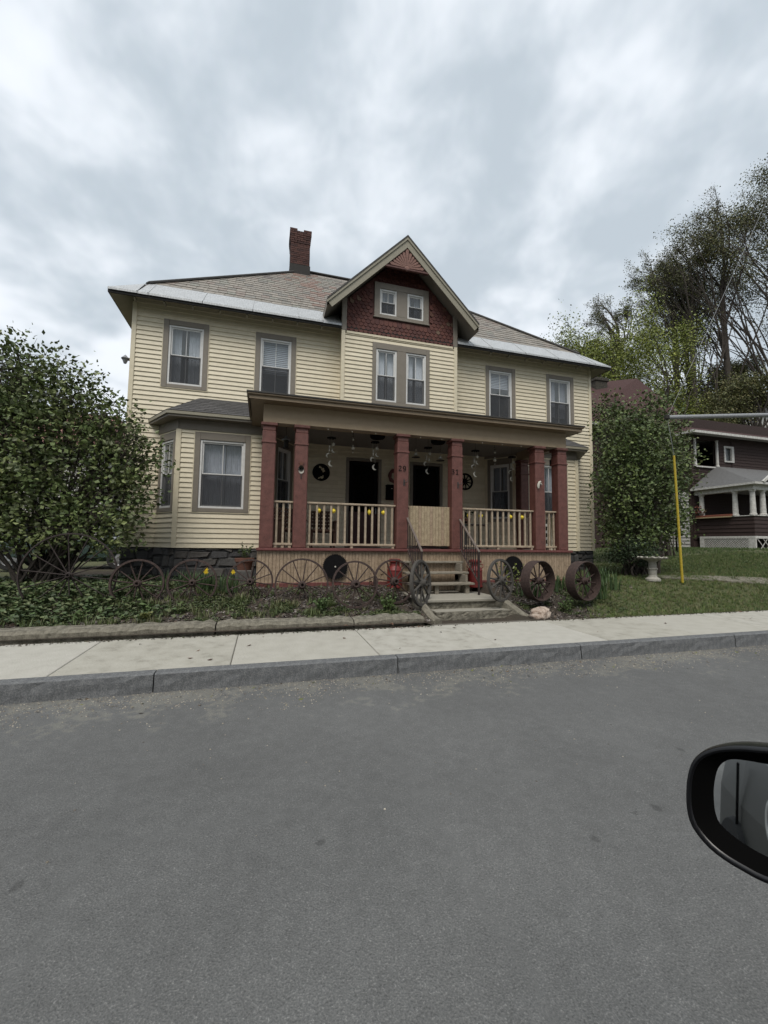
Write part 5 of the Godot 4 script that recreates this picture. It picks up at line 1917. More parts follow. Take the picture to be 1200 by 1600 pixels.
func make_chime(at: Vector3, top: float, kind: String, label: String):
	var t := thing("wind_chime", Vector3(at.x, top, at.z), label, "wind chime", "wind chimes under the porch ceiling")
	var b := MB.new()
	b.tube([Vector3.ZERO, Vector3(0, at.y - top, 0)], [0.003, 0.003], 5)
	put("cord", b.mesh(), M.iron, t)
	var y := at.y - top
	if kind == "moons":
		b = MB.new()
		b.lathe([Vector2(0, y), Vector2(0.10, y), Vector2(0.10, y + 0.02), Vector2(0, y + 0.025)], 16)
		put("disc", b.mesh(), M.black, t)
		for q in [[-0.06, 0.34], [0.06, 0.24], [0.0, 0.52]]:
			b = MB.new()
			b.tube([Vector3(q[0], y, 0), Vector3(q[0], y - q[1] + 0.05, 0)], [0.002, 0.002], 4)
			put("string", b.mesh(), M.pale, t)
		for q in [[-0.06, 0.38, 0.055, 2.6], [0.055, 0.27, 0.05, 3.6], [0.0, 0.56, 0.065, 3.4]]:
			b = MB.new()
			crescent(b, Vector3(q[0], y - q[1], 0), q[2], q[3])
			put("moon", b.mesh(), M.pale, t)
		b = MB.new()
		star(b, Vector3(0.04, y - 0.13, 0.01), 0.05)
		put("star", b.mesh(), M.pale, t)
		b = MB.new()
		b.tube([Vector3(-0.045, y - 0.16, 0.02), Vector3(-0.045, y - 0.30, 0.02)], [0.012, 0.012], 8)
		put("chime_tube", b.mesh(), M.pale, t)
	elif kind == "beads":
		for q in [[0.0, 0.014], [-0.06, 0.016], [-0.14, 0.026], [-0.27, 0.018], [-0.33, 0.042], [-0.43, 0.016]]:
			b = MB.new()
			b.lathe([Vector2(0, q[0] - q[1] + y), Vector2(q[1] * 0.7, q[0] - q[1] * 0.7 + y), Vector2(q[1], q[0] + y), Vector2(q[1] * 0.7, q[0] + q[1] * 0.7 + y), Vector2(0, q[0] + q[1] + y)], 10)
			put("bead", b.mesh(), M.pale if absf(q[0]) > 0.1 else M.iron, t)
		b = MB.new()
		b.tube([Vector3(0, y, 0), Vector3(0, y - 0.43, 0)], [0.003, 0.003], 4)
		put("string", b.mesh(), M.iron, t)
	else:
		b = MB.new()
		b.lathe([Vector2(0.055, y - 0.10), Vector2(0.045, y - 0.085), Vector2(0.03, y - 0.05), Vector2(0.012, y - 0.02), Vector2(0, y - 0.015)], 16)
		put("bell", b.mesh(), M.pale, t)
		b = MB.new()
		b.lathe([Vector2(0, y + 0.005), Vector2(0.022, y + 0.02), Vector2(0.022, y + 0.035), Vector2(0, y + 0.05)], 10)
		put("bead", b.mesh(), M.pale, t)
		b = MB.new()
		b.lathe([Vector2(0.10, y - 0.145), Vector2(0.10, y - 0.14), Vector2(0.0, y - 0.12)], 16)
		put("wind_catcher", b.mesh(), M.dark_metal, t)

func make_porch_things():
	make_chime(Vector3(1.36, 3.78, -9.0), 4.098, "moons", "moon and star chime hanging left of the red door")
	make_chime(Vector3(1.845, 3.93, -9.0), 4.098, "beads", "beaded string chime above the red door's left side")
	make_chime(Vector3(2.355, 3.76, -9.0), 4.098, "moons", "moon and star chime hanging in front of the red door")
	make_chime(Vector3(3.338, 3.64, -9.0), 4.098, "bell", "small bell chime nearest the post marked 29")
	make_chime(Vector3(3.725, 3.78, -9.2), 4.098, "moons", "moon and star chime hanging over the beadboard gate")
	make_chime(Vector3(3.955, 3.60, -9.0), 3.84, "bell", "small bell chime below the right dark ceiling lamp")
	make_chime(Vector3(4.88, 3.75, -9.0), 4.098, "moons", "moon and star chime right of the black wheel plaque")
	make_chime(Vector3(5.41, 3.90, -9.0), 4.098, "beads", "beaded string chime before the right bay's slanted window")
	make_chime(Vector3(6.09, 3.74, -9.3), 4.098, "moons", "moon and star chime left of the fifth post")
	# ceiling lamps
	for q in [[2.396, "dark ceiling lamp over the red door"], [3.877, "dark ceiling lamp between the two numbered posts"]]:
		var t := thing("ceiling_lamp", Vector3(q[0], 4.098, -8.95), q[1], "lamp", "dark porch ceiling lamps")
		var b := MB.new()
		b.lathe([Vector2(0, 0), Vector2(0.07, 0), Vector2(0.07, -0.10), Vector2(0.17, -0.13), Vector2(0.17, -0.22), Vector2(0.14, -0.25), Vector2(0, -0.25)], 20)
		put("shade", b.mesh(), M.black, t)
		b = MB.new()
		b.lathe([Vector2(0.172, -0.15), Vector2(0.176, -0.16), Vector2(0.176, -0.19), Vector2(0.172, -0.20)], 20)
		put("band", b.mesh(), M.dark_metal, t)
	# lantern-shaped feeder by the left bay
	var t := thing("hanging_lantern", Vector3(0.40, 4.098, -9.3), "small metal hanging lantern beside the left porch corner posts", "lantern")
	var b := MB.new()
	b.tube([Vector3.ZERO, Vector3(0, -0.27, 0)], [0.004, 0.004], 5)
	put("hook", b.mesh(), M.iron, t)
	b = MB.new()
	b.lathe([Vector2(0.0, -0.26), Vector2(0.015, -0.27), Vector2(0.105, -0.36), Vector2(0.105, -0.37), Vector2(0.06, -0.365)], 6)
	put("cap", b.mesh(), M.steel, t)
	b = MB.new()
	b.lathe([Vector2(0.055, -0.365), Vector2(0.05, -0.53), Vector2(0.075, -0.535), Vector2(0.075, -0.55), Vector2(0, -0.55)], 6)
	put("cage", b.mesh(), M.dark_metal, t)
	# bird feeder with a lattice block, right end
	t = thing("bird_feeder", Vector3(7.12, 3.862, -9.0), "hanging latticed bird feeder with a long pole between the right corner posts", "bird feeder")
	b = MB.new()
	b.tube([Vector3(0, 0.236, 0), Vector3(0, -0.12, 0)], [0.004, 0.004], 5)
	put("hook", b.mesh(), M.iron, t)
	b = MB.new()
	b.lathe([Vector2(0, -0.10), Vector2(0.10, -0.16), Vector2(0, -0.17)], 8)
	put("lid", b.mesh(), M.dark_metal, t)
	for i in 4:
		for s in [0, 1]:
			b = MB.new()
			var o := -0.075 + i * 0.05
			if s == 0: b.box(Vector3(o - 0.008, -0.34, 0.06), Vector3(o + 0.008, -0.16, 0.072))
			else: b.box(Vector3(-0.09, -0.33 + i * 0.05 - 0.008, 0.062), Vector3(0.09, -0.33 + i * 0.05 + 0.008, 0.074))
			put("lattice_bar", b.mesh(), M.pale, t)
	b = MB.new()
	b.box(Vector3(-0.085, -0.34, -0.06), Vector3(0.085, -0.16, 0.05), 0.01)
	put("seed_box", b.mesh(), M.dark_metal, t)
	b = MB.new()
	b.tube([Vector3(-0.03, -0.34, 0), Vector3(-0.02, -1.04, 0)], [0.012, 0.012], 6)
	put("pole", b.mesh(), M.steel, t)
	board(t, "tray", Vector3(-0.03, -1.06, -0.06), Vector3(0.13, -1.035, 0.06), M.pale)
	# yellow lights hung from the rails
	var xs := [1.066, 1.371, 2.141, 2.454, 4.481, 4.791, 5.566, 5.878]
	var lb := ["first yellow ornament from the left on the left railing", "second yellow ornament from the left on the left railing", "yellow ornament on the railing in front of the red door", "yellow ornament at the left railing's right end", "long yellow ornament at the right railing's left end", "round yellow ornament second from the left on the right railing", "round yellow ornament third on the right railing", "yellow ornament at the right railing's right end"]
	for i in 8:
		t = thing("yellow_ornament", Vector3(xs[i], 2.275, -8.60), lb[i], "ornament", "yellow ornaments on the porch railings")
		b = MB.new()
		b.tube([Vector3.ZERO, Vector3(0, -0.07, 0)], [0.003, 0.003], 4)
		put("string", b.mesh(), M.pale, t)
		b = MB.new()
		var sx := 0.75 if i in [2, 4] else 1.0
		var prof := []
		for k in 9:
			var a := PI * k / 8.0
			prof.append(Vector2(0.052 * sx * sin(a) * (1.0 - 0.15 * cos(a)), -0.13 + (0.056 if i in [2, 4] else 0.048) * -cos(a)))
		b.lathe(prof, 14)
		put("globe", b.mesh(), M.yellow, t)
		b = MB.new()
		b.lathe([Vector2(0.0, -0.06), Vector2(0.018, -0.065), Vector2(0.018, -0.085), Vector2(0, -0.086)], 8)
		put("cap", b.mesh(), M.yellow, t)
	# round black plaques
	t = thing("round_plaque", Vector3(1.40, 3.345, -10.98), "round black cut-out plaque on the wall left of the red door", "plaque")
	b = MB.new()
	b.x = Transform3D(Basis(Vector3.RIGHT, PI / 2), Vector3.ZERO)
	b.lathe([Vector2(0, 0.0), Vector2(0.23, 0.0), Vector2(0.23, 0.03), Vector2(0, 0.03)], 36)
	put("disc", b.mesh(), M.black, t)
	var r := RandomNumberGenerator.new()
	r.seed = 9
	for q in [[-0.03, 0.13, 0.05], [0.03, 0.09, 0.06], [0.06, 0.03, 0.045], [0.01, -0.13, 0.06], [-0.05, -0.15, 0.04], [0.05, -0.10, 0.035]]:
		b = MB.new()
		var pts := PackedVector2Array()
		for k in 7: pts.append(Vector2(q[0], q[1]) + Vector2(cos(TAU * k / 7), sin(TAU * k / 7)) * q[2] * r.randf_range(0.35, 1.0))
		b.prism(pts, 0.030, 0.034)
		put("cut_out", b.mesh(), M.siding_old, t)
	t = thing("wheel_plaque", Vector3(5.61, 3.32, -10.97), "black spoked wheel plaque on the wall right of the second door", "plaque")
	wheel_parts(t, 0.25, 0.03, 0.05, 10, 0.08, 0.02, M.black, 0.0, 0.014)
	# mailbox and wreath between door and post
	t = thing("mailbox", Vector3(3.33, 2.68, -10.97), "black wall mailbox beside the red door", "mailbox")
	board(t, "box", Vector3(-0.15, 0, 0), Vector3(0.15, 0.36, 0.12), M.black, Transform3D.IDENTITY, 0.015)
	board(t, "lid", Vector3(-0.16, 0.36, 0), Vector3(0.16, 0.42, 0.14), M.black, Transform3D.IDENTITY, 0.02)
	board(t, "lock", Vector3(-0.02, 0.30, 0.12), Vector3(0.02, 0.32, 0.128), M.pale)
	t = thing("door_wreath", Vector3(3.43, 3.35, -10.96), "dark red wreath hanging above the black mailbox", "wreath")
	b = MB.new()
	var ring := []
	var rad := []
	for k in 17:
		var a := TAU * k / 16.0
		ring.append(Vector3(cos(a) * 0.14, sin(a) * 0.16, 0.03)); rad.append(0.05 + 0.012 * sin(k * 2.7))
	b.tube(ring, rad, 8, false)
	put("ring", b.mesh(), M.red_trim, t)
	b = MB.new()
	b.box(Vector3(-0.03, 0.16, 0.02), Vector3(0.03, 0.34, 0.03))
	put("ribbon", b.mesh(), M.pale, t)
	# numbers and ornaments on the posts
	var font := SystemFont.new()
	font.font_names = PackedStringArray(["Droid Serif"])
	for q in [["29", 2.815, 3.10, "black house number 29 on the third porch post"], ["31", 4.06, 3.10, "black house number 31 on the fourth porch post"]]:
		t = thing("house_number", Vector3(q[1], q[2], -8.427), q[3], "number", "house numbers on the porch posts")
		for i in 2:
			var tm := TextMesh.new()
			tm.text = q[0][i]
			tm.font = font
			tm.font_size = 32
			tm.pixel_size = 0.0048
			tm.depth = 0.008
			put("digit", tm, M.black, t, T(Vector3(-0.05 + 0.10 * i, 0, 0.004)))
	for q in [[2.86, 2.80, "dark curled hook on the third post below number 29"], [4.13, 2.81, "dark curled hook on the fourth post below number 31"]]:
		t = thing("post_hook", Vector3(q[0], q[1], -8.427), q[2], "hook", "hooks on the porch posts")
		board(t, "plate", Vector3(-0.018, -0.07, 0), Vector3(0.018, 0.07, 0.012), M.iron)
		b = MB.new()
		b.tube([Vector3(0, 0.02, 0.01), Vector3(0.03, 0.0, 0.06), Vector3(0.06, 0.03, 0.07), Vector3(0.05, 0.06, 0.06)], [0.009, 0.009, 0.009, 0.007], 6)
		put("curl", b.mesh(), M.iron, t)
	t = thing("post_mask", Vector3(0.675, 2.95, -8.427), "pale mask-like ornament on the second porch post", "ornament")
	b = MB.new()
	b.x = Transform3D(Basis(Vector3(0.06, 0, 0), Vector3(0, 0, 0.03), Vector3(0, 0.09, 0)), Vector3(0, 0, 0.002))
	b.lathe([Vector2(1, 0), Vector2(0.9, 0.5), Vector2(0.6, 0.85), Vector2(0, 1)], 18)
	put("face", b.mesh(), M.pale, t)
	b = MB.new()
	star(b, Vector3(0, 0.12, 0.01), 0.06)
	put("crest", b.mesh(), M.clay, t)
	for s in [-0.022, 0.022]: board(t, "eye", Vector3(s - 0.012, 0.0, 0.02), Vector3(s + 0.012, 0.03, 0.032), M.black)
	board(t, "tassel", Vector3(-0.012, -0.19, 0), Vector3(0.012, -0.10, 0.012), M.iron)
	t = thing("post_figure", Vector3(6.235, 2.93, -8.427), "small pale figure ornament on the fifth porch post", "ornament")
	b = MB.new()
	b.tube([Vector3(-0.02, -0.09, 0.02), Vector3(-0.03, -0.02, 0.03), Vector3(0.0, 0.05, 0.03), Vector3(0.04, 0.07, 0.03)], [0.02, 0.035, 0.03, 0.02], 8)
	put("body", b.mesh(), M.pale, t)
	b = MB.new()
	b.tube([Vector3(-0.02, 0.02, 0.03), Vector3(0.05, 0.02, 0.03), Vector3(0.07, -0.01, 0.03)], [0.018, 0.015, 0.01], 6)
	put("wing", b.mesh(), M.pale, t)
	# small lamp high on the house's left corner
	t = thing("wall_lamp", Vector3(-3.226, 5.80, -11.06), "small pale lamp fixed high on the house's left corner", "lamp")
	board(t, "bracket", Vector3(-0.06, 0.0, -0.03), Vector3(0.0, 0.06, 0.03), M.iron)
	b = MB.new()
	b.lathe([Vector2(0.03, -0.10), Vector2(0.06, -0.02), Vector2(0.09, 0.02), Vector2(0.0, 0.12)], 10)
	put("shade", b.mesh(), M.steel, t, T(Vector3(-0.12, 0.02, 0)))
	# furniture behind the rails
	make_wicker_chair(Vector3(1.32, 1.36, -9.95), 0.0, "brown wicker chair left of the red door behind the railing")
	make_wicker_chair(Vector3(0.52, 1.36, -9.55), 0.5, "brown wicker chair behind the porch's left corner railing")
	t = thing("porch_table", Vector3(5.1, 1.36, -9.7), "dark small table with plants behind the right railing", "table")
	board(t, "top", Vector3(-0.42, 0.62, -0.25), Vector3(0.42, 0.65, 0.25), M.iron)
	for q in [[-0.38, -0.21], [0.38, -0.21], [-0.38, 0.21], [0.38, 0.21]]: board(t, "leg", Vector3(q[0] - 0.02, 0, q[1] - 0.02), Vector3(q[0] + 0.02, 0.62, q[1] + 0.02), M.iron)
	var pl := thing("potted_plant", Vector3(5.02, 2.01, -9.7), "dim potted plant on the small porch table", "plant")
	b = MB.new()
	b.lathe([Vector2(0, 0), Vector2(0.07, 0), Vector2(0.10, 0.14), Vector2(0.0, 0.13)], 14)
	put("pot", b.mesh(), M.clay, pl)
	put("leaves", leaf_sprigs(Vector3(0, 0.13, 0), 12, 0.22, 0.2, 10, 0.06, [Color(0.04, 0.07, 0.03)], 5), M.leaf, pl)
	t = thing("storage_bin", Vector3(4.55, 1.36, -9.55), "dark green storage bin behind the right handrail", "bin")
	board(t, "tub", Vector3(-0.26, 0, -0.24), Vector3(0.26, 0.66, 0.24), tmat(lin(0.03, 0.045, 0.042), M.worn_tex, 0.5, 0.6), Transform3D.IDENTITY, 0.03)
	board(t, "lid", Vector3(-0.28, 0.66, -0.26), Vector3(0.28, 0.70, 0.26), M.black, Transform3D.IDENTITY, 0.015)
	# checkered boards in the right corner
	t = thing("leaning_board", Vector3(7.06, 1.36, -8.92), "green board leaning behind the short right railing", "board")
	b = MB.new()
	b.x = Transform3D(Basis(Vector3.BACK, 0.06), Vector3.ZERO)
	b.box(Vector3(-0.06, 0, -0.01), Vector3(0.03, 0.84, 0.01), 0.004)
	put("panel", b.mesh(), tmat(lin(0.24, 0.27, 0.11), M.worn_tex, 0.5, 0.7), t)
	t = thing("checkered_strip", Vector3(6.78, 1.36, -8.92), "black and white checkered strip behind the short right railing", "strip")
	board(t, "backing", Vector3(-0.055, 0, -0.02), Vector3(0.055, 0.78, 0), M.black)
	for i in 9: board(t, "white_square", Vector3(-0.05 + 0.05 * (i % 2), 0.02 + i * 0.083, 0.0), Vector3(0.0 + 0.05 * (i % 2), 0.085 + i * 0.083, 0.006), M.white)
	# string lights under the beam
	t = thing("string_lights", Vector3(XC, 3.845, -8.42), "string of tiny bulbs stretched along the porch beam", "string lights")
	var pts := []
	var rr := []
	for i in 61:
		var f := i / 60.0
		pts.append(Vector3(lerpf(-3.4, 3.4, f), -0.008 - 0.012 * absf(sin(f * PI * 12.0)), 0.0)); rr.append(0.0035)
	b = MB.new()
	b.tube(pts, rr, 4, false)
	put("cable", b.mesh(), M.iron, t)
	for i in 14:
		b = MB.new()
		var q := Vector3(lerpf(-3.3, 3.3, i / 13.0), -0.03, 0)
		b.x = T(q)
		b.lathe([Vector2(0, -0.013), Vector2(0.007, -0.007), Vector2(0.008, 0.0), Vector2(0.004, 0.009), Vector2(0, 0.010)], 8)
		put("bulb", b.mesh(), M.pale, t)

func make_wicker_chair(at: Vector3, turn: float, label: String):
	var m := tmat(lin(0.07, 0.034, 0.022), M.worn_tex, 0.12, 0.85, M.grit, 1.0)
	var t := thing("wicker_chair", at, label, "chair", "wicker chairs on the porch", turn)
	board(t, "seat", Vector3(-0.27, 0.36, -0.25), Vector3(0.27, 0.44, 0.27), m, Transform3D.IDENTITY, 0.03)
	# woven back: posts and bands
	for i in 7:
		var x := -0.24 + i * 0.08
		var top := 0.92 - 0.9 * x * x
		board(t, "back_stake", Vector3(x - 0.022, 0.42, -0.28), Vector3(x + 0.022, top, -0.25), m)
	for i in 5: board(t, "back_band", Vector3(-0.265, 0.50 + i * 0.085, -0.262), Vector3(0.265, 0.56 + i * 0.085, -0.238), m)
	for s in [-1.0, 1.0]:
		board(t, "arm", Vector3(s * 0.29 - 0.035, 0.60, -0.27), Vector3(s * 0.29 + 0.035, 0.65, 0.27), m, Transform3D.IDENTITY, 0.015)
		board(t, "arm_panel", Vector3(s * 0.29 - 0.015, 0.10, -0.25), Vector3(s * 0.29 + 0.015, 0.60, 0.25), m)
		for z in [-0.24, 0.24]: board(t, "leg", Vector3(s * 0.26 - 0.02, 0, z - 0.02), Vector3(s * 0.26 + 0.02, 0.37, z + 0.02), m)


# ---------------------------------------------------------------- plants
# a shrub from lobes [centre, radii]: curved stems, twigs and small leaves in sprays
func make_shrub(called: String, at: Vector3, lobes: Array, sprays: int, per: int, size: float, cols: Array, stems: int, seed_: int, label: String, gap := -0.05, spray_r := 0.2):
	var r := RandomNumberGenerator.new()
	r.seed = seed_
	var f := FastNoiseLite.new()
	f.seed = seed_
	f.frequency = 1.5
	f.fractal_octaves = 2
	var t := thing(called, at, label, "bush")
	var weights := []
	var total := 0.0
	for l in lobes:
		total += l[1].x * l[1].y * l[1].z
		weights.append(total)
	# stems
	var st := MB.new()
	st.col = Color(1, 1, 1)
	var nodes := []
	for s in stems:
		var l: Array = lobes[r.randi() % lobes.size()]
		var goal: Vector3 = l[0] - at + Vector3(r.randf_range(-0.6, 0.6) * l[1].x, r.randf_range(-0.3, 0.7) * l[1].y, r.randf_range(-0.6, 0.6) * l[1].z)
		var base := Vector3(r.randf_range(-0.35, 0.35), -0.05, r.randf_range(-0.25, 0.25))
		var mid := base.lerp(goal, 0.45) + Vector3(r.randf_range(-0.15, 0.15), 0.25, r.randf_range(-0.15, 0.15))
		var pts := []
		var rad := []
		var r0 := r.randf_range(0.018, 0.04)
		for k in 7:
			var q := k / 6.0
			var p := base.lerp(mid, q).lerp(mid.lerp(goal, q), q) + Vector3(r.randf_range(-0.05, 0.05), 0, r.randf_range(-0.05, 0.05))
			pts.append(p); rad.append(lerpf(r0, 0.006, q))
			if k > 1: nodes.append(p)
		st.tube(pts, rad, 6, false)
	var lf := MB.new()
	var made := 0
	var tries := 0
	while made < sprays and tries < sprays * 8:
		tries += 1
		var w := r.randf() * total
		var li := 0
		while weights[li] < w: li += 1
		var l: Array = lobes[li]
		var d := Vector3(r.randfn(), r.randfn(), r.randfn()).normalized()
		var c: Vector3 = l[0] + d * l[1] * pow(r.randf(), 0.40) - at
		if f.get_noise_3dv(c * 1.3) < gap: continue
		if c.y < 0.35: continue
		made += 1
		# twig to the nearest stem node
		var best := Vector3.ZERO
		var bd := 99.0
		for k in 14:
			var nd: Vector3 = nodes[r.randi() % nodes.size()]
			if nd.distance_to(c) < bd:
				bd = nd.distance_to(c)
				best = nd
		if bd < 1.2: st.tube([best, best.lerp(c, 0.55) + Vector3(0, 0.06, 0), c], [0.006, 0.004, 0.002], 3, false)
		var out := (c - best).normalized()
		var base_col: Color = cols[r.randi() % cols.size()]
		for k in per:
			var p := c + Vector3(r.randfn(), r.randfn() * 0.8, r.randfn()) * spray_r * 0.5
			var dd := (out * 0.6 + Vector3(r.randf_range(-1, 1), r.randf_range(-0.7, 0.6), r.randf_range(-1, 1))).normalized()
			lf.col = base_col * r.randf_range(0.7, 1.3)
			leaf(lf, p, dd, size * r.randf_range(0.5, 1.4), r, r.randf_range(0.3, 0.42))
	put("stems", st.mesh(), M.bark, t)
	put("crown", lf.mesh(), M.leaf, t)

# a tree grown by branching
func grow(st: MB, tips: Array, p: Vector3, d: Vector3, len_: float, rad: float, depth: int, o: Dictionary, r: RandomNumberGenerator):
	var segs := 3 if depth > 1 else 2
	var pts := [p]
	var rr := [rad]
	var q := p
	var dir := d
	for k in segs:
		dir = (dir + Vector3(r.randfn(), r.randfn() * 0.5 + o.up * 0.25, r.randfn()) * o.wob).normalized()
		q += dir * len_ / segs
		pts.append(q)
		rr.append(rad * lerpf(1.0, 0.62, (k + 1.0) / segs))
	st.tube(pts, rr, 8 if rad > 0.12 else 5 if rad > 0.035 else 3, false)
	if depth <= o.leafy:
		for k in pts.size(): tips.append([pts[k], dir])
	if depth == 0: return
	var n: int = o.fork + (1 if r.randf() < 0.4 else 0)
	for k in n:
		var a := TAU * (k + r.randf() * 0.6) / n
		var side := dir.cross(Vector3(cos(a), 0.3, sin(a))).normalized()
		side = side.rotated(dir, a)
		var sp: float = o.spread * r.randf_range(0.7, 1.25)
		if k == 0: sp *= 0.35
		var nd: Vector3 = (dir * cos(sp) + side * sin(sp) + Vector3.UP * o.up * 0.2).normalized()
		var at: Vector3 = q if k < 2 else pts[1 + r.randi() % (pts.size() - 1)]
		grow(st, tips, at, nd, len_ * o.ratio * r.randf_range(0.8, 1.15), rad * (0.66 if k == 0 else 0.5), depth - 1, o, r)

func make_tree(called: String, x: float, z: float, h: float, o: Dictionary, seed_: int, label: String, group: String):
	var r := RandomNumberGenerator.new()
	r.seed = seed_
	var y := gh(x, z)
	var t := thing(called, Vector3(x, y, z), label, "tree", group)
	var st := MB.new()
	var tips := []
	var th: float = h * o.trunk
	var pts := []
	var rr := []
	var lean := Vector3(r.randf_range(-0.06, 0.06), 1, r.randf_range(-0.06, 0.06))
	var p := Vector3(0, -0.3, 0)
	for k in 7:
		pts.append(p)
		rr.append(o.rad * lerpf(1.15, 0.6, k / 6.0))
		p += lean.normalized() * th / 6.0 + Vector3(r.randf_range(-0.12, 0.12), 0, r.randf_range(-0.12, 0.12))
	st.tube(pts, rr, 10, false)
	put("trunk", st.mesh(), M.bark, t)
	st = MB.new()
	var top: Vector3 = pts[6]
	for k in o.limbs:
		var a: float = TAU * (k + r.randf() * 0.5) / o.limbs
		var from: Vector3 = pts[6] if k < 2 else pts[2 + r.randi() % 5].lerp(pts[6], r.randf() * 0.2)
		var sp: float = o.spread * (0.3 if k == 0 else r.randf_range(0.8, 1.2))
		var d := (Vector3.UP * cos(sp) + Vector3(cos(a), 0, sin(a)) * sin(sp)).normalized()
		grow(st, tips, from, d, (h - from.y) * o.first * (1.0 if k == 0 else 0.8), o.rad * (0.55 if k == 0 else 0.34), o.depth, o, r)
	put("limbs", st.mesh(), M.bark, t)
	var lf := MB.new()
	var n: int = o.leaves
	var f := FastNoiseLite.new()
	f.seed = seed_; f.frequency = 0.35
	var cols: Array = o.cols
	for k in n:
		var tp: Array = tips[r.randi() % tips.size()]
		var c: Vector3 = tp[0] + Vector3(r.randfn(), r.randfn() * 0.8, r.randfn()) * o.fuzz
		if f.get_noise_3dv(c) < o.get("gap", -0.3): continue
		lf.col = cols[r.randi() % cols.size()] * r.randf_range(0.65, 1.35)
		leaf(lf, c, Vector3(r.randf_range(-1, 1), r.randf_range(-0.9, 0.5), r.randf_range(-1, 1)).normalized(), o.size * r.randf_range(0.6, 1.3), r, 0.38)
	put("crown", lf.mesh(), M.leaf, t)

func make_bushes():
	var B := Vector3(-4.0, gh(-4.0, -9.45), -9.45)
	make_shrub("leafy_bush", B, [[Vector3(-4.2, 2.9, -9.5), Vector3(1.55, 1.6, 1.1)], [Vector3(-4.55, 4.5, -9.5), Vector3(0.72, 0.95, 0.7)], [Vector3(-3.75, 4.35, -9.4), Vector3(0.62, 0.75, 0.6)], [Vector3(-3.1, 3.75, -9.3), Vector3(0.6, 0.65, 0.6)], [Vector3(-2.62, 3.15, -9.2), Vector3(0.62, 0.72, 0.6)], [Vector3(-2.7, 2.15, -9.2), Vector3(0.66, 0.85, 0.65)], [Vector3(-5.3, 3.9, -9.6), Vector3(0.85, 1.15, 0.8)], [Vector3(-5.4, 2.4, -9.5), Vector3(1.1, 1.1, 0.9)], [Vector3(-3.5, 1.75, -9.1), Vector3(1.2, 0.55, 0.7)], [Vector3(-6.9, 3.2, -9.7), Vector3(1.0, 1.5, 0.9)]], 2900, 12, 0.085, [Color(0.10, 0.14, 0.045), Color(0.12, 0.16, 0.05), Color(0.075, 0.105, 0.036), Color(0.15, 0.18, 0.06), Color(0.11, 0.13, 0.055)], 60, 71, "large dense green bush at the left in front of the bay", -0.1, 0.27)
	var S := Vector3(10.35, gh(10.35, -9.35), -9.35)
	make_shrub("tall_shrub", S, [[Vector3(10.3, 3.0, -9.4), Vector3(1.25, 1.7, 0.95)], [Vector3(9.9, 4.6, -9.4), Vector3(0.85, 1.0, 0.7)], [Vector3(10.85, 5.15, -9.3), Vector3(0.95, 0.8, 0.6)], [Vector3(11.2, 3.8, -9.2), Vector3(0.8, 0.85, 0.6)], [Vector3(9.35, 3.2, -9.3), Vector3(0.55, 1.1, 0.55)], [Vector3(10.9, 2.3, -9.2), Vector3(0.75, 0.7, 0.6)], [Vector3(9.75, 1.6, -9.2), Vector3(0.7, 0.65, 0.65)]], 1550, 12, 0.085, [Color(0.085, 0.125, 0.036), Color(0.068, 0.10, 0.03), Color(0.12, 0.16, 0.044), Color(0.052, 0.078, 0.025), Color(0.10, 0.125, 0.045)], 44, 72, "tall open green shrub at the house's right corner behind the bird bath", -0.03, 0.30)
	var Y := Vector3(15.6, gh(15.6, -13.2), -13.2)
	make_shrub("young_tree", Y, [[Vector3(15.3, 5.4, -13.2), Vector3(1.7, 1.5, 1.2)], [Vector3(14.4, 6.2, -13.4), Vector3(1.2, 1.0, 0.9)]], 520, 13, 0.11, [Color(0.095, 0.12, 0.04), Color(0.07, 0.09, 0.034), Color(0.125, 0.14, 0.05)], 30, 74, "loose young tree screening the neighbour's red roof, behind the tall shrub", -0.02, 0.36)
	make_shrub("side_shrub", Vector3(13.2, gh(13.2, -12.6), -12.6), [[Vector3(13.2, 4.6, -12.6), Vector3(1.2, 1.6, 0.9)], [Vector3(12.6, 6.4, -12.7), Vector3(0.8, 0.9, 0.7)], [Vector3(13.4, 2.6, -12.5), Vector3(1.2, 1.2, 0.9)]], 750, 12, 0.11, [Color(0.085, 0.11, 0.036), Color(0.06, 0.085, 0.03), Color(0.115, 0.13, 0.045)], 24, 75, "loose shrub close behind the house's right corner, before the brown wall", -0.02, 0.34)
	# dark evergreen at its foot
	make_shrub("low_evergreen", Vector3(9.55, gh(9.55, -8.95), -8.95), [[Vector3(9.55, 1.15, -8.95), Vector3(0.65, 0.55, 0.5)]], 320, 12, 0.055, [Color(0.022, 0.04, 0.016), Color(0.03, 0.05, 0.02)], 12, 73, "low dark evergreen bush behind the bird bath", -0.5, 0.16)

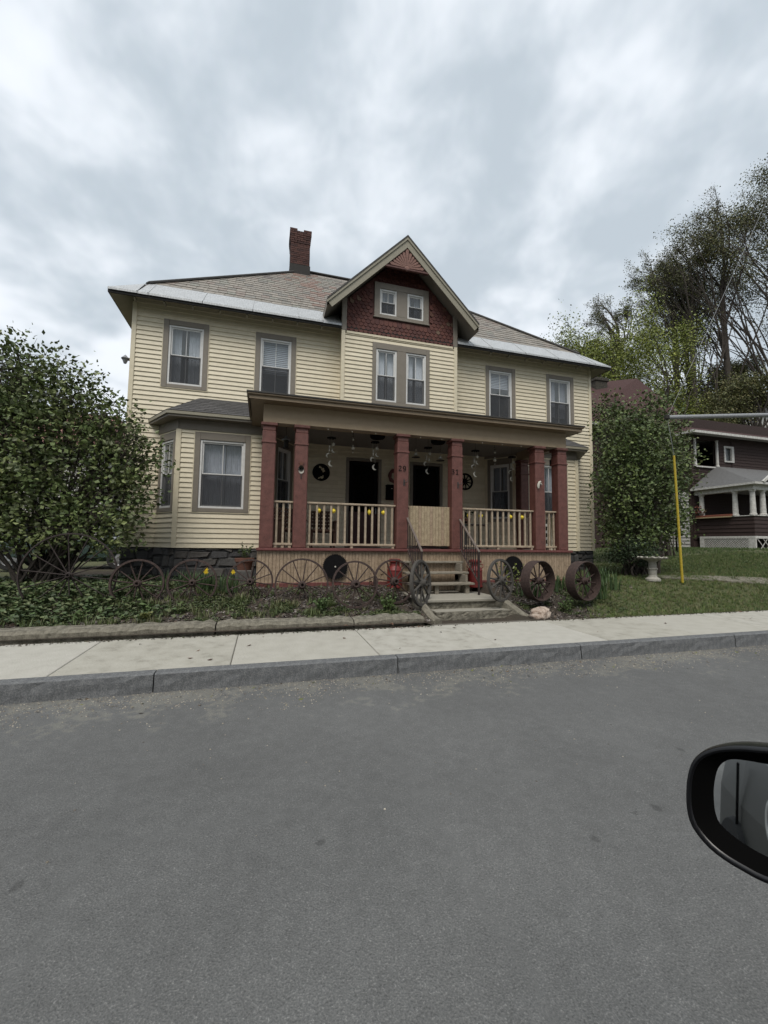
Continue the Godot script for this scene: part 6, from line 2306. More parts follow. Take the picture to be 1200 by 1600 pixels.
func make_trees():
	var bare := {"trunk": 0.66, "rad": 0.34, "limbs": 13, "spread": 0.40, "first": 0.28, "ratio": 0.70, "wob": 0.085, "up": 0.9, "fork": 2, "depth": 5, "leafy": 2, "leaves": 9500, "fuzz": 0.17, "size": 0.13, "cols": [Color(0.10, 0.085, 0.05), Color(0.105, 0.115, 0.045), Color(0.125, 0.14, 0.05)], "gap": -0.6}
	var olive := bare.duplicate()
	olive.leaves = 30000
	olive.cols = [Color(0.10, 0.11, 0.035), Color(0.075, 0.085, 0.03), Color(0.125, 0.115, 0.04)]
	olive.fuzz = 0.40
	olive.size = 0.145
	olive.limbs = 14
	olive.trunk = 0.55
	var green := bare.duplicate()
	green.leaves = 75000
	green.fuzz = 0.65
	green.size = 0.15
	green.trunk = 0.30
	green.first = 0.36
	green.wob = 0.12
	green.spread = 0.62
	green.limbs = 13
	green.depth = 4
	green.cols = [Color(0.17, 0.205, 0.035), Color(0.13, 0.165, 0.032), Color(0.21, 0.235, 0.04)]
	green.gap = -0.35
	var grp := "trees on the slope behind the neighbour's house"
	var thin := bare.duplicate()
	thin.leaves = 8000
	thin.depth = 6
	make_tree("leafing_tree", 32.0, -29.4, 23.5, green, 101, "bright green rounded tree rising behind the red roof", grp)
	make_tree("bare_tree", 40.0, -30.0, 33.0, bare, 102, "tall thinly leaved tree with a straight trunk right of the green tree", grp)
	make_tree("bare_tree", 43.4, -29.0, 36.5, thin, 103, "tallest bare purplish tree between the straight trunk and the olive tree", grp)
	var dense := olive.duplicate()
	dense.leaves = 52000
	dense.limbs = 20
	dense.first = 0.3
	dense.fuzz = 0.5
	make_tree("olive_tree", 44.6, -26.3, 40.0, dense, 104, "tall olive-leaved tree at the picture's right edge", grp)
	make_tree("bare_tree", 45.0, -33.0, 34.0, thin, 105, "slender bare tree behind the straight-trunked tree", grp)
	make_tree("bare_tree", 36.8, -36.5, 28.5, bare, 106, "reddish budding tree behind the bright green tree", grp)
	make_tree("bare_tree", 32.8, -38.5, 20.5, bare, 107, "small twiggy purplish tree at the left end of the wood", grp)
	make_tree("bare_tree", 42.2, -33.5, 34.5, bare, 115, "thin-crowned tree behind and left of the tallest bare tree", grp)
	make_tree("leafing_tree", 37.6, -31.5, 17.0, green, 116, "smaller yellow-green tree right of the rounded green tree", grp)
	make_tree("bare_tree", 34.8, -35.0, 24.0, thin, 117, "bare tree rising straight behind the rounded green tree", grp)
	make_tree("olive_tree", 39.5, -24.0, 17.0, olive, 108, "olive-leaved tree low behind the neighbour's porch", grp)
	make_tree("olive_tree", 47.5, -32.0, 22.0, olive, 109, "olive-leaved tree farthest right behind the wires", grp)
	make_tree("olive_tree", 37.0, -33.0, 15.0, olive, 112, "dim undergrowth tree between the trunks", grp)
	make_tree("olive_tree", 43.0, -34.0, 17.0, olive, 113, "dim undergrowth tree behind the neighbour's roof", grp)
	# unseen trees behind the camera, placed to shade the porch; the panes mirror them
	var bank := olive.duplicate()
	bank.leaves = 9000
	bank.size = 0.34
	bank.fuzz = 0.8
	bank.trunk = 0.25
	bank.first = 0.34
	bank.depth = 4
	bank.limbs = 10
	bank.cols = [Color(0.07, 0.09, 0.03), Color(0.05, 0.07, 0.025), Color(0.09, 0.10, 0.035)]
	var which := ["first", "second", "third", "fourth", "fifth", "sixth", "seventh", "eighth", "ninth"]
	for k in 9:
		make_tree("unseen_roadside_tree", -24.0 + k * 6.6 + (k % 3) * 0.9, 12.5 + (k % 2) * 3.5, 12.0 + (k * 5 % 4) * 1.2, bank, 130 + k, "%s unseen roadside tree from the west, across the street, placed to shade the porch" % which[k], "unseen trees across the street, shading the porch and mirrored in the windows")
	var far := olive.duplicate()
	far.leaves = 7000
	far.trunk = 0.25
	far.first = 0.34
	far.depth = 4
	far.cols = [Color(0.05, 0.065, 0.025), Color(0.065, 0.08, 0.03)]
	make_tree("distant_tree", -16.5, -34.0, 9.0, far, 110, "distant tree behind the left bush, near the white house", "trees far left")
	make_tree("distant_tree", -25.0, -30.0, 10.0, far, 111, "distant tree beyond the picture's left edge of the bush", "trees far left")

func scatter(called: String, label: String, category: String, mesh: Mesh, n: int, area: Rect2, m: Material, pick: Callable, seed_: int, smin: float, smax: float, flat := false, cols: Array = []):
	var r := RandomNumberGenerator.new()
	r.seed = seed_
	var xs := []
	var cc := []
	var tries := 0
	while xs.size() < n and tries < n * 12:
		tries += 1
		var x := area.position.x + r.randf() * area.size.x
		var z := area.position.y + r.randf() * area.size.y
		if r.randf() > pick.call(x, z): continue
		var y: float = gh(x, z) if z < -6.25 else 0.0
		if z >= -6.25 and z < -4.69: y = 0.19 + (-4.82 - z) * 0.011
		var bs := Basis(Vector3.UP, r.randf() * TAU)
		if flat: bs = bs * Basis(Vector3.RIGHT, r.randf_range(-0.5, 0.5)) * Basis(Vector3.BACK, r.randf_range(-0.5, 0.5))
		xs.append(Transform3D(bs.scaled(Vector3.ONE * r.randf_range(smin, smax)), Vector3(x, y, z)))
		if cols.size(): cc.append(cols[r.randi() % cols.size()] * r.randf_range(0.7, 1.3))
	var mm := MultiMesh.new()
	mm.transform_format = MultiMesh.TRANSFORM_3D
	mm.use_colors = cols.size() > 0
	mm.mesh = mesh
	mm.instance_count = xs.size()
	for i in xs.size():
		mm.set_instance_transform(i, xs[i])
		if cols.size(): mm.set_instance_color(i, cc[i])
	var o := MultiMeshInstance3D.new()
	o.multimesh = mm
	o.material_override = m
	o.name = numbered(called)
	add_child(o)
	tag(o, label, category, "", "stuff")

func make_ground_cover():
	var r := RandomNumberGenerator.new()
	r.seed = 300
	# grass tuft
	var b := MB.new()
	for k in 9:
		var a := r.randf() * TAU
		var d := Vector3(cos(a), 0, sin(a))
		var s := Vector3(-d.z, 0, d.x) * 0.004
		var p := d * r.randf() * 0.035
		var q := p + d * r.randf_range(0.01, 0.035) + Vector3.UP * r.randf_range(0.03, 0.06)
		b.col = Color(1, 1, 1)
		b.tri(p - s, p + s, q)
	var gm := leafmat()
	var turf := [Color(0.09, 0.135, 0.034), Color(0.115, 0.155, 0.042), Color(0.065, 0.10, 0.027), Color(0.15, 0.15, 0.065)]
	scatter("lawn_grass", "short patchy grass on the lawn right of the house", "grass", b.mesh(), 24000, Rect2(5.4, -12.5, 13.5, 6.25), gm, func(x, z): return is_lawn(x, z) * 0.9 + 0.02, 301, 0.7, 1.4, false, turf)
	scatter("far_grass", "green grass sloping up to the neighbour's porch", "grass", b.mesh(), 14000, Rect2(12, -22, 26, 15.5), gm, func(_x, _z): return 0.9, 302, 1.2, 2.2, false, [Color(0.07, 0.11, 0.025), Color(0.055, 0.09, 0.02)])
	scatter("bed_grass", "grass tufts growing through the flower bed's left half", "grass", b.mesh(), 1700, Rect2(-8.0, -9.5, 10.5, 2.95), gm, func(x, z): return clampf(0.35 + ground_noise.get_noise_2d(x * 5.0, z * 5.0 + 20.0) * 1.5, 0.0, 1.0) * smoothstep(2.4, -1.5, x), 310, 1.0, 2.6, false, [Color(0.07, 0.10, 0.03), Color(0.095, 0.12, 0.04), Color(0.12, 0.12, 0.055)])
	# broad leaves of the ground cover on the left
	b = MB.new()
	for k in 7:
		var a := r.randf() * TAU
		var d := Vector3(cos(a), r.randf_range(0.1, 0.8), sin(a)).normalized()
		b.col = Color(1, 1, 1)
		leaf(b, Vector3(d.x * 0.02, r.randf_range(0.02, 0.09), d.z * 0.02), d, r.randf_range(0.05, 0.085), r, 0.4)
	var cover := func(x, z):
		var n := ground_noise.get_noise_2d(x * 2.0, z * 2.0)
		var k := smoothstep(-0.9, -2.6, x + n * 1.5 - (z + 7.0) * 0.25) * smoothstep(-6.72, -6.95, z + n * 0.15)
		return clampf(k + 0.02, 0, 1)
	scatter("ground_cover", "low green leafy ground cover under the big bush", "ground cover", b.mesh(), 6500, Rect2(-9.0, -10.5, 9.0, 3.9), gm, cover, 303, 0.45, 1.25, false, [Color(0.06, 0.095, 0.033), Color(0.08, 0.12, 0.04), Color(0.045, 0.07, 0.026), Color(0.10, 0.12, 0.05)])
	var weeds := func(x, z):
		if x > 2.55 and x < 4.75: return 0.0
		var n := ground_noise.get_noise_2d(x * 4.0 + 40.0, z * 4.0)
		return clampf((n + 0.02) * 1.6, 0, 1) * smoothstep(-8.4, -7.4, z)
	scatter("bed_weeds", "small weeds dotted through the flower bed", "weeds", b.mesh(), 5200, Rect2(-4.0, -8.3, 11.0, 1.75), gm, weeds, 304, 0.18, 0.5, false, [Color(0.06, 0.085, 0.03), Color(0.085, 0.10, 0.035), Color(0.05, 0.07, 0.025)])
	# dead leaves and chips in the bed
	b = MB.new()
	b.col = Color(1, 1, 1)
	b.tri(Vector3(-0.5, 0.08, 0), Vector3(0, 0.02, 0.28), Vector3(0.5, 0.12, 0.02))
	b.tri(Vector3(-0.5, 0.08, 0), Vector3(0.5, 0.12, 0.02), Vector3(0.05, 0.0, -0.27))
	var chip := b.mesh()
	var litter := mat(Color(1, 1, 1), 0.9)
	litter.vertex_color_use_as_albedo = true
	var bed := func(x, z):
		if x > 2.62 and x < 4.72 and z > -8.45: return 0.0
		return 1.0 - 0.93 * is_lawn(x, z)
	scatter("bed_litter", "dead leaves and bark chips covering the flower bed", "leaf litter", chip, 24000, Rect2(-6.5, -8.45, 15.0, 2.1), litter, bed, 305, 0.025, 0.085, true, [Color(0.075, 0.06, 0.048), Color(0.04, 0.032, 0.027), Color(0.11, 0.09, 0.072), Color(0.03, 0.025, 0.022), Color(0.20, 0.18, 0.16), Color(0.065, 0.042, 0.03), Color(0.13, 0.115, 0.11)])
	# brown leaves blown against the edging, odd ones on the pavement
	var drift := func(x, z):
		var d := smoothstep(1.0, 1.3, x) * smoothstep(2.6, 2.2, x) * smoothstep(-6.12, -6.25, z)
		return clampf(d + 0.005, 0, 1)
	scatter("leaf_drift", "brown dead leaves blown against the garden edging", "leaf litter", chip, 420, Rect2(-2.0, -6.36, 12.0, 1.5), litter, drift, 306, 0.03, 0.075, true, [Color(0.085, 0.045, 0.03), Color(0.12, 0.07, 0.045), Color(0.05, 0.03, 0.022)])
	var lip := func(x, z): return (1.0 if x < 2.6 or x > 4.8 else 0.2) * smoothstep(-6.1, -6.24, z)
	scatter("edge_soil", "crumbs of soil spilled along the sidewalk's back edge", "soil", chip, 2200, Rect2(-7.0, -6.25, 18.0, 0.15), litter, lip, 309, 0.012, 0.045, true, [Color(0.05, 0.04, 0.03), Color(0.08, 0.065, 0.045), Color(0.04, 0.045, 0.02)])
	# grit in the gutter
	var s := SphereMesh.new()
	s.radial_segments = 6
	s.rings = 3
	s.radius = 0.5
	s.height = 0.7
	var gutter := func(x, z):
		var n := ground_noise.get_noise_2d(x * 3.0 + 9.0, z * 5.0)
		return clampf(smoothstep(-3.95, -4.6, z + n * 0.35), 0.006, 1)
	scatter("gutter_grit", "sand and small pebbles gathered in the gutter along the kerb", "gravel", s, 9000, Rect2(-6.0, -4.67, 18.0, 2.4), litter, gutter, 307, 0.004, 0.016, false, [Color(0.26, 0.23, 0.18), Color(0.18, 0.16, 0.13), Color(0.32, 0.29, 0.24), Color(0.10, 0.09, 0.08)])
	scatter("gutter_leaves", "scraps of dead leaf lying along the kerb", "leaf litter", chip, 220, Rect2(-4.0, -4.66, 14.0, 0.7), litter, gutter, 308, 0.02, 0.06, true, [Color(0.10, 0.07, 0.045), Color(0.20, 0.18, 0.13), Color(0.05, 0.04, 0.03), Color(0.12, 0.13, 0.04)])


# ---------------------------------------------------------------- neighbours
func make_neighbour():
	var red := tmat(lin(0.062, 0.026, 0.024), M.worn_tex, 0.9, 0.9, M.grit, 0.5)
	var brown := tmat(lin(0.040, 0.022, 0.019), M.worn_tex, 0.6, 0.85, M.grit, 0.4)
	var white := tmat(lin(0.60, 0.60, 0.58), M.worn_tex, 1.0, 0.6)
	var grey_roof := tmat(lin(0.14, 0.143, 0.147), M.worn_tex, 0.8, 0.9, M.grit, 0.5)
	var t := thing("neighbour_house", Vector3(27.0, 1.3, -19.0), "dark brown shingled house with red roof and white porch columns, up the street", "house")
	var keep := t.position
	t.position = Vector3.ZERO
	# upper storey wall of dark boards with a window and a recessed balcony
	var x0 := 22.3
	var x1 := 35.0
	var zf := -17.0
	var holes := [[0.25, 5.95, 2.0, 7.45], [2.55, 6.34, 3.1, 7.15]]
	var wall := put("wall", wall_cells(x1 - x0, 1.0, 8.6, holes, -0.2, -0.02), brown, t, T(Vector3(x0, 0, zf)))
	var b: MB
	for k in 34:
		var y := 1.9 + k * 0.17
		for seg in [[0.0, 0.25], [2.0, 2.55], [3.1, 8.0]] if (y > 5.9 and y < 7.45) else [[0.0, 8.0]]:
			b = MB.new()
			b.quad(Vector3(seg[0], y, 0.03), Vector3(seg[1], y, 0.03), Vector3(seg[1], y + 0.17, 0.005), Vector3(seg[0], y + 0.17, 0.005))
			b.quad(Vector3(seg[0], y, 0.0), Vector3(seg[1], y, 0.0), Vector3(seg[1], y, 0.03), Vector3(seg[0], y, 0.03))
			put("shingle_course", b.mesh(), brown, wall)
	# balcony recess
	b = MB.new()
	b.box(Vector3(x0 + 0.2, 5.9, zf - 2.0), Vector3(x0 + 2.05, 7.5, zf - 1.95))
	put("recess", b.mesh(), brown, t)
	for xx in [0.28, 1.92]:
		b = MB.new()
		b.lathe([Vector2(0.10, 5.95), Vector2(0.10, 6.02), Vector2(0.075, 6.05), Vector2(0.065, 7.38), Vector2(0.09, 7.45)], 12)
		put("balcony_column", b.mesh(), white, t, T(Vector3(x0 + xx, 0, zf + 0.04)))
	board(t, "balcony_sill", Vector3(x0 + 0.15, 5.86, zf - 0.1), Vector3(x0 + 2.15, 5.94, zf + 0.12), white)
	# window
	b = MB.new()
	b.box(Vector3(2.48, 6.28, -0.05), Vector3(2.58, 7.2, 0.05)); b.box(Vector3(3.06, 6.28, -0.05), Vector3(3.24, 7.2, 0.05))
	b.box(Vector3(2.58, 7.1, -0.05), Vector3(3.06, 7.2, 0.05)); b.box(Vector3(2.58, 6.28, -0.05), Vector3(3.06, 6.36, 0.06))
	var win := put("window", b.mesh(), white, t, T(Vector3(x0, 0, zf)))
	for k in 2:
		b = MB.new()
		b.quad(Vector3(2.58 + 0.245 * k, 6.36, -0.08), Vector3(2.815 + 0.245 * k, 6.36, -0.08), Vector3(2.815 + 0.245 * k, 7.1, -0.08), Vector3(2.58 + 0.245 * k, 7.1, -0.08))
		put("pane", b.mesh(), M.glass, win)
	b = MB.new()
	b.box(Vector3(2.5, 6.3, -0.6), Vector3(3.2, 7.2, -0.55))
	put("room", b.mesh(), M.room, win)
	# flank wall on the left, lower part white clapboards
	b = MB.new()
	b.box(Vector3(x0 + 0.02, 4.6, -27.0), Vector3(x0 + 0.2, 8.6, zf - 0.2))
	b.box(Vector3(x0 + 0.2, 1.0, -27.2), Vector3(x1, 8.6, -27.0))
	b.box(Vector3(x1 - 0.2, 1.0, -27.0), Vector3(x1, 8.6, zf - 0.2))
	put("flank_wall", b.mesh(), brown, t)
	var fl := MB.new()
	fl.box(Vector3(x0 + 0.05, 0.9, -27.0), Vector3(x0 + 0.2, 4.6, zf - 0.2))
	var flank := put("lower_flank", fl.mesh(), white, t)
	for k in 18:
		b = MB.new()
		var y := 1.3 + k * 0.18
		b.quad(Vector3(x0 + 0.0, y, -27.0), Vector3(x0 + 0.0, y, zf - 0.2), Vector3(x0 + 0.04, y + 0.18, zf - 0.2), Vector3(x0 + 0.04, y + 0.18, -27.0))
		b.quad(Vector3(x0 + 0.05, y, -27.0), Vector3(x0 + 0.05, y, zf - 0.2), Vector3(x0, y, zf - 0.2), Vector3(x0, y, -27.0))
		put("clapboard", b.mesh(), white, flank)
	# roofs: flared lower hip and a higher hip with a chimney
	b = MB.new()
	var e0 := Vector3(21.6, 7.72, -16.3)
	var e1 := Vector3(36.0, 7.72, -16.3)
	var e2 := Vector3(36.0, 7.72, -28.0)
	var e3 := Vector3(21.6, 7.72, -28.0)
	var m0 := Vector3(22.6, 8.35, -17.6)
	var m1 := Vector3(34.8, 8.35, -17.6)
	var m2 := Vector3(34.8, 8.35, -26.8)
	var m3 := Vector3(22.6, 8.35, -26.8)
	var p0 := Vector3(26.8, 9.5, -22.0)
	var p1 := Vector3(31.0, 9.5, -22.0)
	b.quad(e0, e1, m1, m0); b.quad(e3, e0, m0, m3); b.quad(e1, e2, m2, m1)
	b.quad(m0, m1, p1, p0); b.tri(m3, m0, p0); b.tri(m1, m2, p1); b.quad(m2, m3, p0, p1)
	var rf := put("roof", b.mesh(), red, t)
	b = MB.new()
	b.quad(e3 + Vector3.DOWN * 0.02, e2 + Vector3.DOWN * 0.02, e1 + Vector3.DOWN * 0.02, e0 + Vector3.DOWN * 0.02)
	for q in [[e0, e1], [e3, e0]]:
		b.quad(q[0] + Vector3.DOWN * 0.14, q[1] + Vector3.DOWN * 0.14, q[1] + Vector3.DOWN * 0.01, q[0] + Vector3.DOWN * 0.01)
	put("eave", b.mesh(), white, t)
	# left wing whose red hip shows beside the cream house
	b = MB.new()
	b.box(Vector3(17.2, 1.0, -26.5), Vector3(x0 + 0.02, 8.8, -19.5))
	put("wing_wall", b.mesh(), brown, t)
	b = MB.new()
	var q0 := Vector3(16.6, 8.5, -18.9)
	var q1 := Vector3(26.4, 8.5, -18.9)
	var q2 := Vector3(26.4, 8.5, -27.1)
	var q3 := Vector3(16.6, 8.5, -27.1)
	var g0 := Vector3(19.4, 12.2, -22.6)
	var g1 := Vector3(24.28, 13.0, -22.0)
	b.quad(q0, q1, g1, g0); b.tri(q3, q0, g0); b.tri(q1, q2, g1); b.quad(q2, q3, g0, g1)
	put("wing_roof", b.mesh(), red, t)
	b = MB.new()
	b.quad(q0 + Vector3.DOWN * 0.16, q1 + Vector3.DOWN * 0.16, q1 + Vector3.DOWN * 0.01, q0 + Vector3.DOWN * 0.01)
	b.quad(q3 + Vector3.DOWN * 0.16, q0 + Vector3.DOWN * 0.16, q0 + Vector3.DOWN * 0.01, q3 + Vector3.DOWN * 0.01)
	put("wing_eave", b.mesh(), white, t)
	b = MB.new()
	b.box(Vector3(20.35, 10.0, -22.3), Vector3(21.3, 12.35, -21.5), 0.04)
	b.box(Vector3(20.28, 12.2, -22.37), Vector3(21.37, 12.42, -21.43), 0.03)
	put("chimney", b.mesh(), tmat(lin(0.20, 0.185, 0.165), M.old_concrete_tex, 0.9, 0.9, M.grit, 0.8), rf)
	# porch
	var px := 22.5
	var pz := -14.2
	var px1 := 31.0
	board(t, "porch_floor", Vector3(px, 1.98, zf), Vector3(px1, 2.06, pz), M.stone[2])
	# parapet of dark boards
	for k in 5:
		var y := 2.06 + k * 0.195
		for side in 2:
			b = MB.new()
			if side == 0: b.quad(Vector3(px - 0.03, y, zf), Vector3(px - 0.03, y, pz + 0.03), Vector3(px, y + 0.195, pz), Vector3(px, y + 0.195, zf))
			else: b.quad(Vector3(px - 0.03, y, pz + 0.03), Vector3(px1, y, pz + 0.03), Vector3(px1, y + 0.195, pz), Vector3(px, y + 0.195, pz))
			put("parapet_board", b.mesh(), brown, t)
	board(t, "parapet_core", Vector3(px + 0.01, 2.06, zf), Vector3(px + 0.15, 3.02, pz - 0.16), brown)
	board(t, "parapet_core", Vector3(px + 0.01, 2.06, pz - 0.15), Vector3(px1, 3.02, pz - 0.01), brown)
	board(t, "parapet_cap", Vector3(px - 0.06, 3.02, zf), Vector3(px + 0.18, 3.06, pz + 0.06), white)
	board(t, "parapet_cap", Vector3(px + 0.18, 3.02, pz - 0.18), Vector3(px1, 3.06, pz + 0.06), white)
	# columns
	for q in [[px + 0.07, pz - 0.07], [px + 0.07, pz - 0.85], [px + 0.75, pz - 0.07], [px + 0.07, zf + 0.3], [px + 3.2, pz - 0.07], [px + 5.8, pz - 0.07]]:
		b = MB.new()
		b.lathe([Vector2(0.15, 3.06), Vector2(0.15, 3.13), Vector2(0.12, 3.16), Vector2(0.12, 3.33), Vector2(0.128, 3.35), Vector2(0.118, 3.37), Vector2(0.10, 4.18), Vector2(0.13, 4.22), Vector2(0.14, 4.28)], 16)
		put("column", b.mesh(), white, t, T(Vector3(q[0], 0, q[1])))
	board(t, "porch_beam", Vector3(px - 0.08, 4.28, zf), Vector3(px + 0.22, 4.58, pz + 0.08), white)
	board(t, "porch_beam", Vector3(px + 0.22, 4.28, pz - 0.22), Vector3(px1, 4.58, pz + 0.08), white)
	board(t, "porch_ceiling", Vector3(px + 0.22, 4.50, zf), Vector3(px1, 4.54, pz - 0.22), white)
	b = MB.new()
	var o := 0.32
	var c0 := Vector3(px - o, 4.62, zf)
	var c1 := Vector3(px - o, 4.62, pz + o)
	var c2 := Vector3(px1 + o, 4.62, pz + o)
	b.tri(c0, c1, Vector3(px + 1.6, 6.0, zf + 0.03))
	b.quad(c1, c2, Vector3(px1 - 1.6, 6.0, zf + 0.03), Vector3(px + 1.6, 6.0, zf + 0.03))
	put("porch_roof", b.mesh(), grey_roof, t)
	b = MB.new()
	b.quad(c0 + Vector3.DOWN * 0.10, c1 + Vector3.DOWN * 0.10, c1, c0)
	b.quad(c1 + Vector3.DOWN * 0.10, c2 + Vector3.DOWN * 0.10, c2, c1)
	b.quad(c0 + Vector3.DOWN * 0.10, Vector3(px, 4.52, zf), Vector3(px, 4.52, pz), c1 + Vector3.DOWN * 0.10)
	b.quad(c1 + Vector3.DOWN * 0.10, Vector3(px, 4.52, pz), Vector3(px1, 4.52, pz), c2 + Vector3.DOWN * 0.10)
	put("porch_fascia", b.mesh(), white, t)
	# little gable over the porch entrance
	b = MB.new()
	b.prism(PackedVector2Array([Vector2(px + 0.35, 4.66), Vector2(px + 3.1, 4.66), Vector2(px + 1.72, 5.55)]), pz + o - 0.1, pz + o - 0.05)
	var gb := put("porch_gable", b.mesh(), brown, t)
	for s in [[px + 0.2, px + 1.72], [px + 3.25, px + 1.72]]:
		b = MB.new()
		b.bar(Vector3(s[0], 4.62, pz + o), Vector3(s[1], 5.64, pz + o), 0.10, 0.10)
		put("gable_board", b.mesh(), white, gb)
	# lattice skirt: each slat a piece
	board(t, "lattice_frame", Vector3(px - 0.05, 1.93, zf + 0.2), Vector3(px + 0.02, 2.05, pz + 0.05), white)
	board(t, "lattice_frame", Vector3(px - 0.05, 1.34, zf + 0.2), Vector3(px + 0.02, 1.42, pz + 0.05), white)
	board(t, "lattice_frame", Vector3(px - 0.05, 1.42, zf + 0.2), Vector3(px + 0.02, 1.93, zf + 0.42), white)
	var lat := board(t, "lattice_frame", Vector3(px - 0.05, 1.42, pz - 0.28), Vector3(px + 0.02, 1.93, pz + 0.05), white)
	board(t, "lattice_frame", Vector3(px + 0.02, 1.93, pz - 0.02), Vector3(px1, 2.05, pz + 0.05), white)
	board(t, "pier_wall", Vector3(px + 1.2, 1.2, zf + 0.3), Vector3(px + 1.3, 1.98, pz - 0.1), M.stone[2])
	for dirn in 2:
		for k in 22:
			var z := zf + 0.45 - 0.5 + k * 0.118
			var za := z
			var zb := z + 0.51
			var ya := 1.42
			var yb := 1.93
			if dirn == 1:
				ya = 1.93; yb = 1.42
			# clip to the frame
			var lo := zf + 0.42
			var hi := pz - 0.28
			if za < lo:
				ya += (lo - za) * signf(yb - ya); za = lo
			if zb > hi:
				yb -= (zb - hi) * signf(yb - ya); zb = hi
			if zb - za < 0.05: continue
			b = MB.new()
			b.bar(Vector3(px - 0.03 + 0.012 * dirn, ya, za), Vector3(px - 0.03 + 0.012 * dirn, yb, zb), 0.010, 0.034)
			put("lattice_slat", b.mesh(), white, lat)
	for k in 40:
		b = MB.new()
		var x := px + 0.1 + k * 0.2
		b.bar(Vector3(x, 1.42 if k % 2 else 1.93, pz + 0.02), Vector3(x + 0.5, 1.93 if k % 2 else 1.42, pz + 0.02), 0.010, 0.034)
		put("lattice_slat", b.mesh(), white, lat)
	for ch in t.get_children(): ch.position -= keep
	t.position = keep
	# flower box and odds on the parapet
	var fb := thing("flower_box", Vector3(px - 0.10, 3.06, -15.85), "orange-red flower box on the neighbour's dark porch parapet", "flower box")
	board(fb, "box", Vector3(-0.10, 0.0, -1.0), Vector3(0.18, 0.10, 0.75), tmat(lin(0.24, 0.075, 0.045), M.worn_tex, 0.5, 0.8), Transform3D.IDENTITY, 0.01)
	board(fb, "trim", Vector3(-0.115, -0.06, -1.02), Vector3(-0.09, 0.0, 0.78), tmat(lin(0.42, 0.33, 0.2), M.worn_tex, 0.5, 0.8))
	var lf := leaf_sprigs(Vector3(0.03, 0.1, -0.85), 16, 0.45, 0.35, 10, 0.09, [Color(0.22, 0.05, 0.03), Color(0.10, 0.05, 0.03), Color(0.16, 0.14, 0.12)], 33)
	put("flowers", lf, M.leaf, fb)
	# street lamps behind the shrub
	for q in [[15.2, -14.0, "left of the two dark garden lanterns seen through the tall shrub"], [17.6, -14.2, "right of the two dark garden lanterns seen through the tall shrub"]]:
		var g := thing("garden_lantern", Vector3(q[0], gh(q[0], q[1]), q[1]), q[2], "lantern", "garden lanterns by the neighbour's wall")
		b = MB.new()
		b.tube([Vector3.ZERO, Vector3(0, 1.0, 0)], [0.04, 0.03], 8)
		put("post", b.mesh(), M.black, g)
		b = MB.new()
		b.lathe([Vector2(0.08, 1.0), Vector2(0.13, 1.30), Vector2(0.16, 1.31), Vector2(0.03, 1.42), Vector2(0, 1.46)], 6)
		put("head", b.mesh(), M.black, g)
	# pale house high behind the wood
	var ph := thing("pale_house", Vector3(52.0, gh(52.0, -33.0), -33.0), "pale house half hidden behind the trunks at the right edge", "house")
	var by := 15.0 - ph.position.y
	b = MB.new()
	b.box(Vector3(-7, -2, -4), Vector3(7, by, 4))
	put("wall", b.mesh(), white, ph)
	b = MB.new()
	b.prism(PackedVector2Array([Vector2(-7.6, by), Vector2(7.6, by), Vector2(0, by + 3.2)]), -4.4, 4.4)
	put("roof", b.mesh(), grey_roof, ph)
	for k in 4:
		var w := board(ph, "window", Vector3(-5.6 + k * 3.2, by - 2.2, 4.0), Vector3(-4.5 + k * 3.2, by - 0.6, 4.06), M.white)
		board(w, "pane", Vector3(-5.5 + k * 3.2, by - 2.1, 4.06), Vector3(-4.6 + k * 3.2, by - 0.7, 4.07), M.room)
	# white house seen through the left bush
	var wh := thing("white_house", Vector3(-13.5, 0.4, -27.0), "white house with a pinkish roof glimpsed through the left bush", "house")
	b = MB.new()
	b.box(Vector3(-8, 0, -4), Vector3(6.0, 5.6, 4))
	var ww := put("wall", b.mesh(), white, wh)
	for k in 30:
		b = MB.new()
		b.quad(Vector3(-8, k * 0.185, 4.03), Vector3(6, k * 0.185, 4.03), Vector3(6, k * 0.185 + 0.185, 4.005), Vector3(-8, k * 0.185 + 0.185, 4.005))
		put("clapboard", b.mesh(), white, ww)
	b = MB.new()
	b.quad(Vector3(-8.4, 5.5, 4.5), Vector3(6.4, 5.5, 4.5), Vector3(5.2, 8.2, 0), Vector3(-7.2, 8.2, 0))
	b.quad(Vector3(6.4, 5.5, -4.5), Vector3(-8.4, 5.5, -4.5), Vector3(-7.2, 8.2, 0), Vector3(5.2, 8.2, 0))
	b.tri(Vector3(6.4, 5.5, 4.5), Vector3(6.4, 5.5, -4.5), Vector3(5.2, 8.2, 0))
	b.tri(Vector3(-8.4, 5.5, -4.5), Vector3(-8.4, 5.5, 4.5), Vector3(-7.2, 8.2, 0))
	put("roof", b.mesh(), tmat(lin(0.26, 0.13, 0.11), M.worn_tex, 1.0, 0.9), wh)
	for k in 4:
		for j in 2:
			var w := board(wh, "window", Vector3(-6.6 + k * 3.2, 0.9 + j * 2.6, 4.03), Vector3(-5.6 + k * 3.2, 2.4 + j * 2.6, 4.08), M.taupe)
			board(w, "pane", Vector3(-6.5 + k * 3.2, 1.0 + j * 2.6, 4.08), Vector3(-5.7 + k * 3.2, 2.3 + j * 2.6, 4.09), M.room)


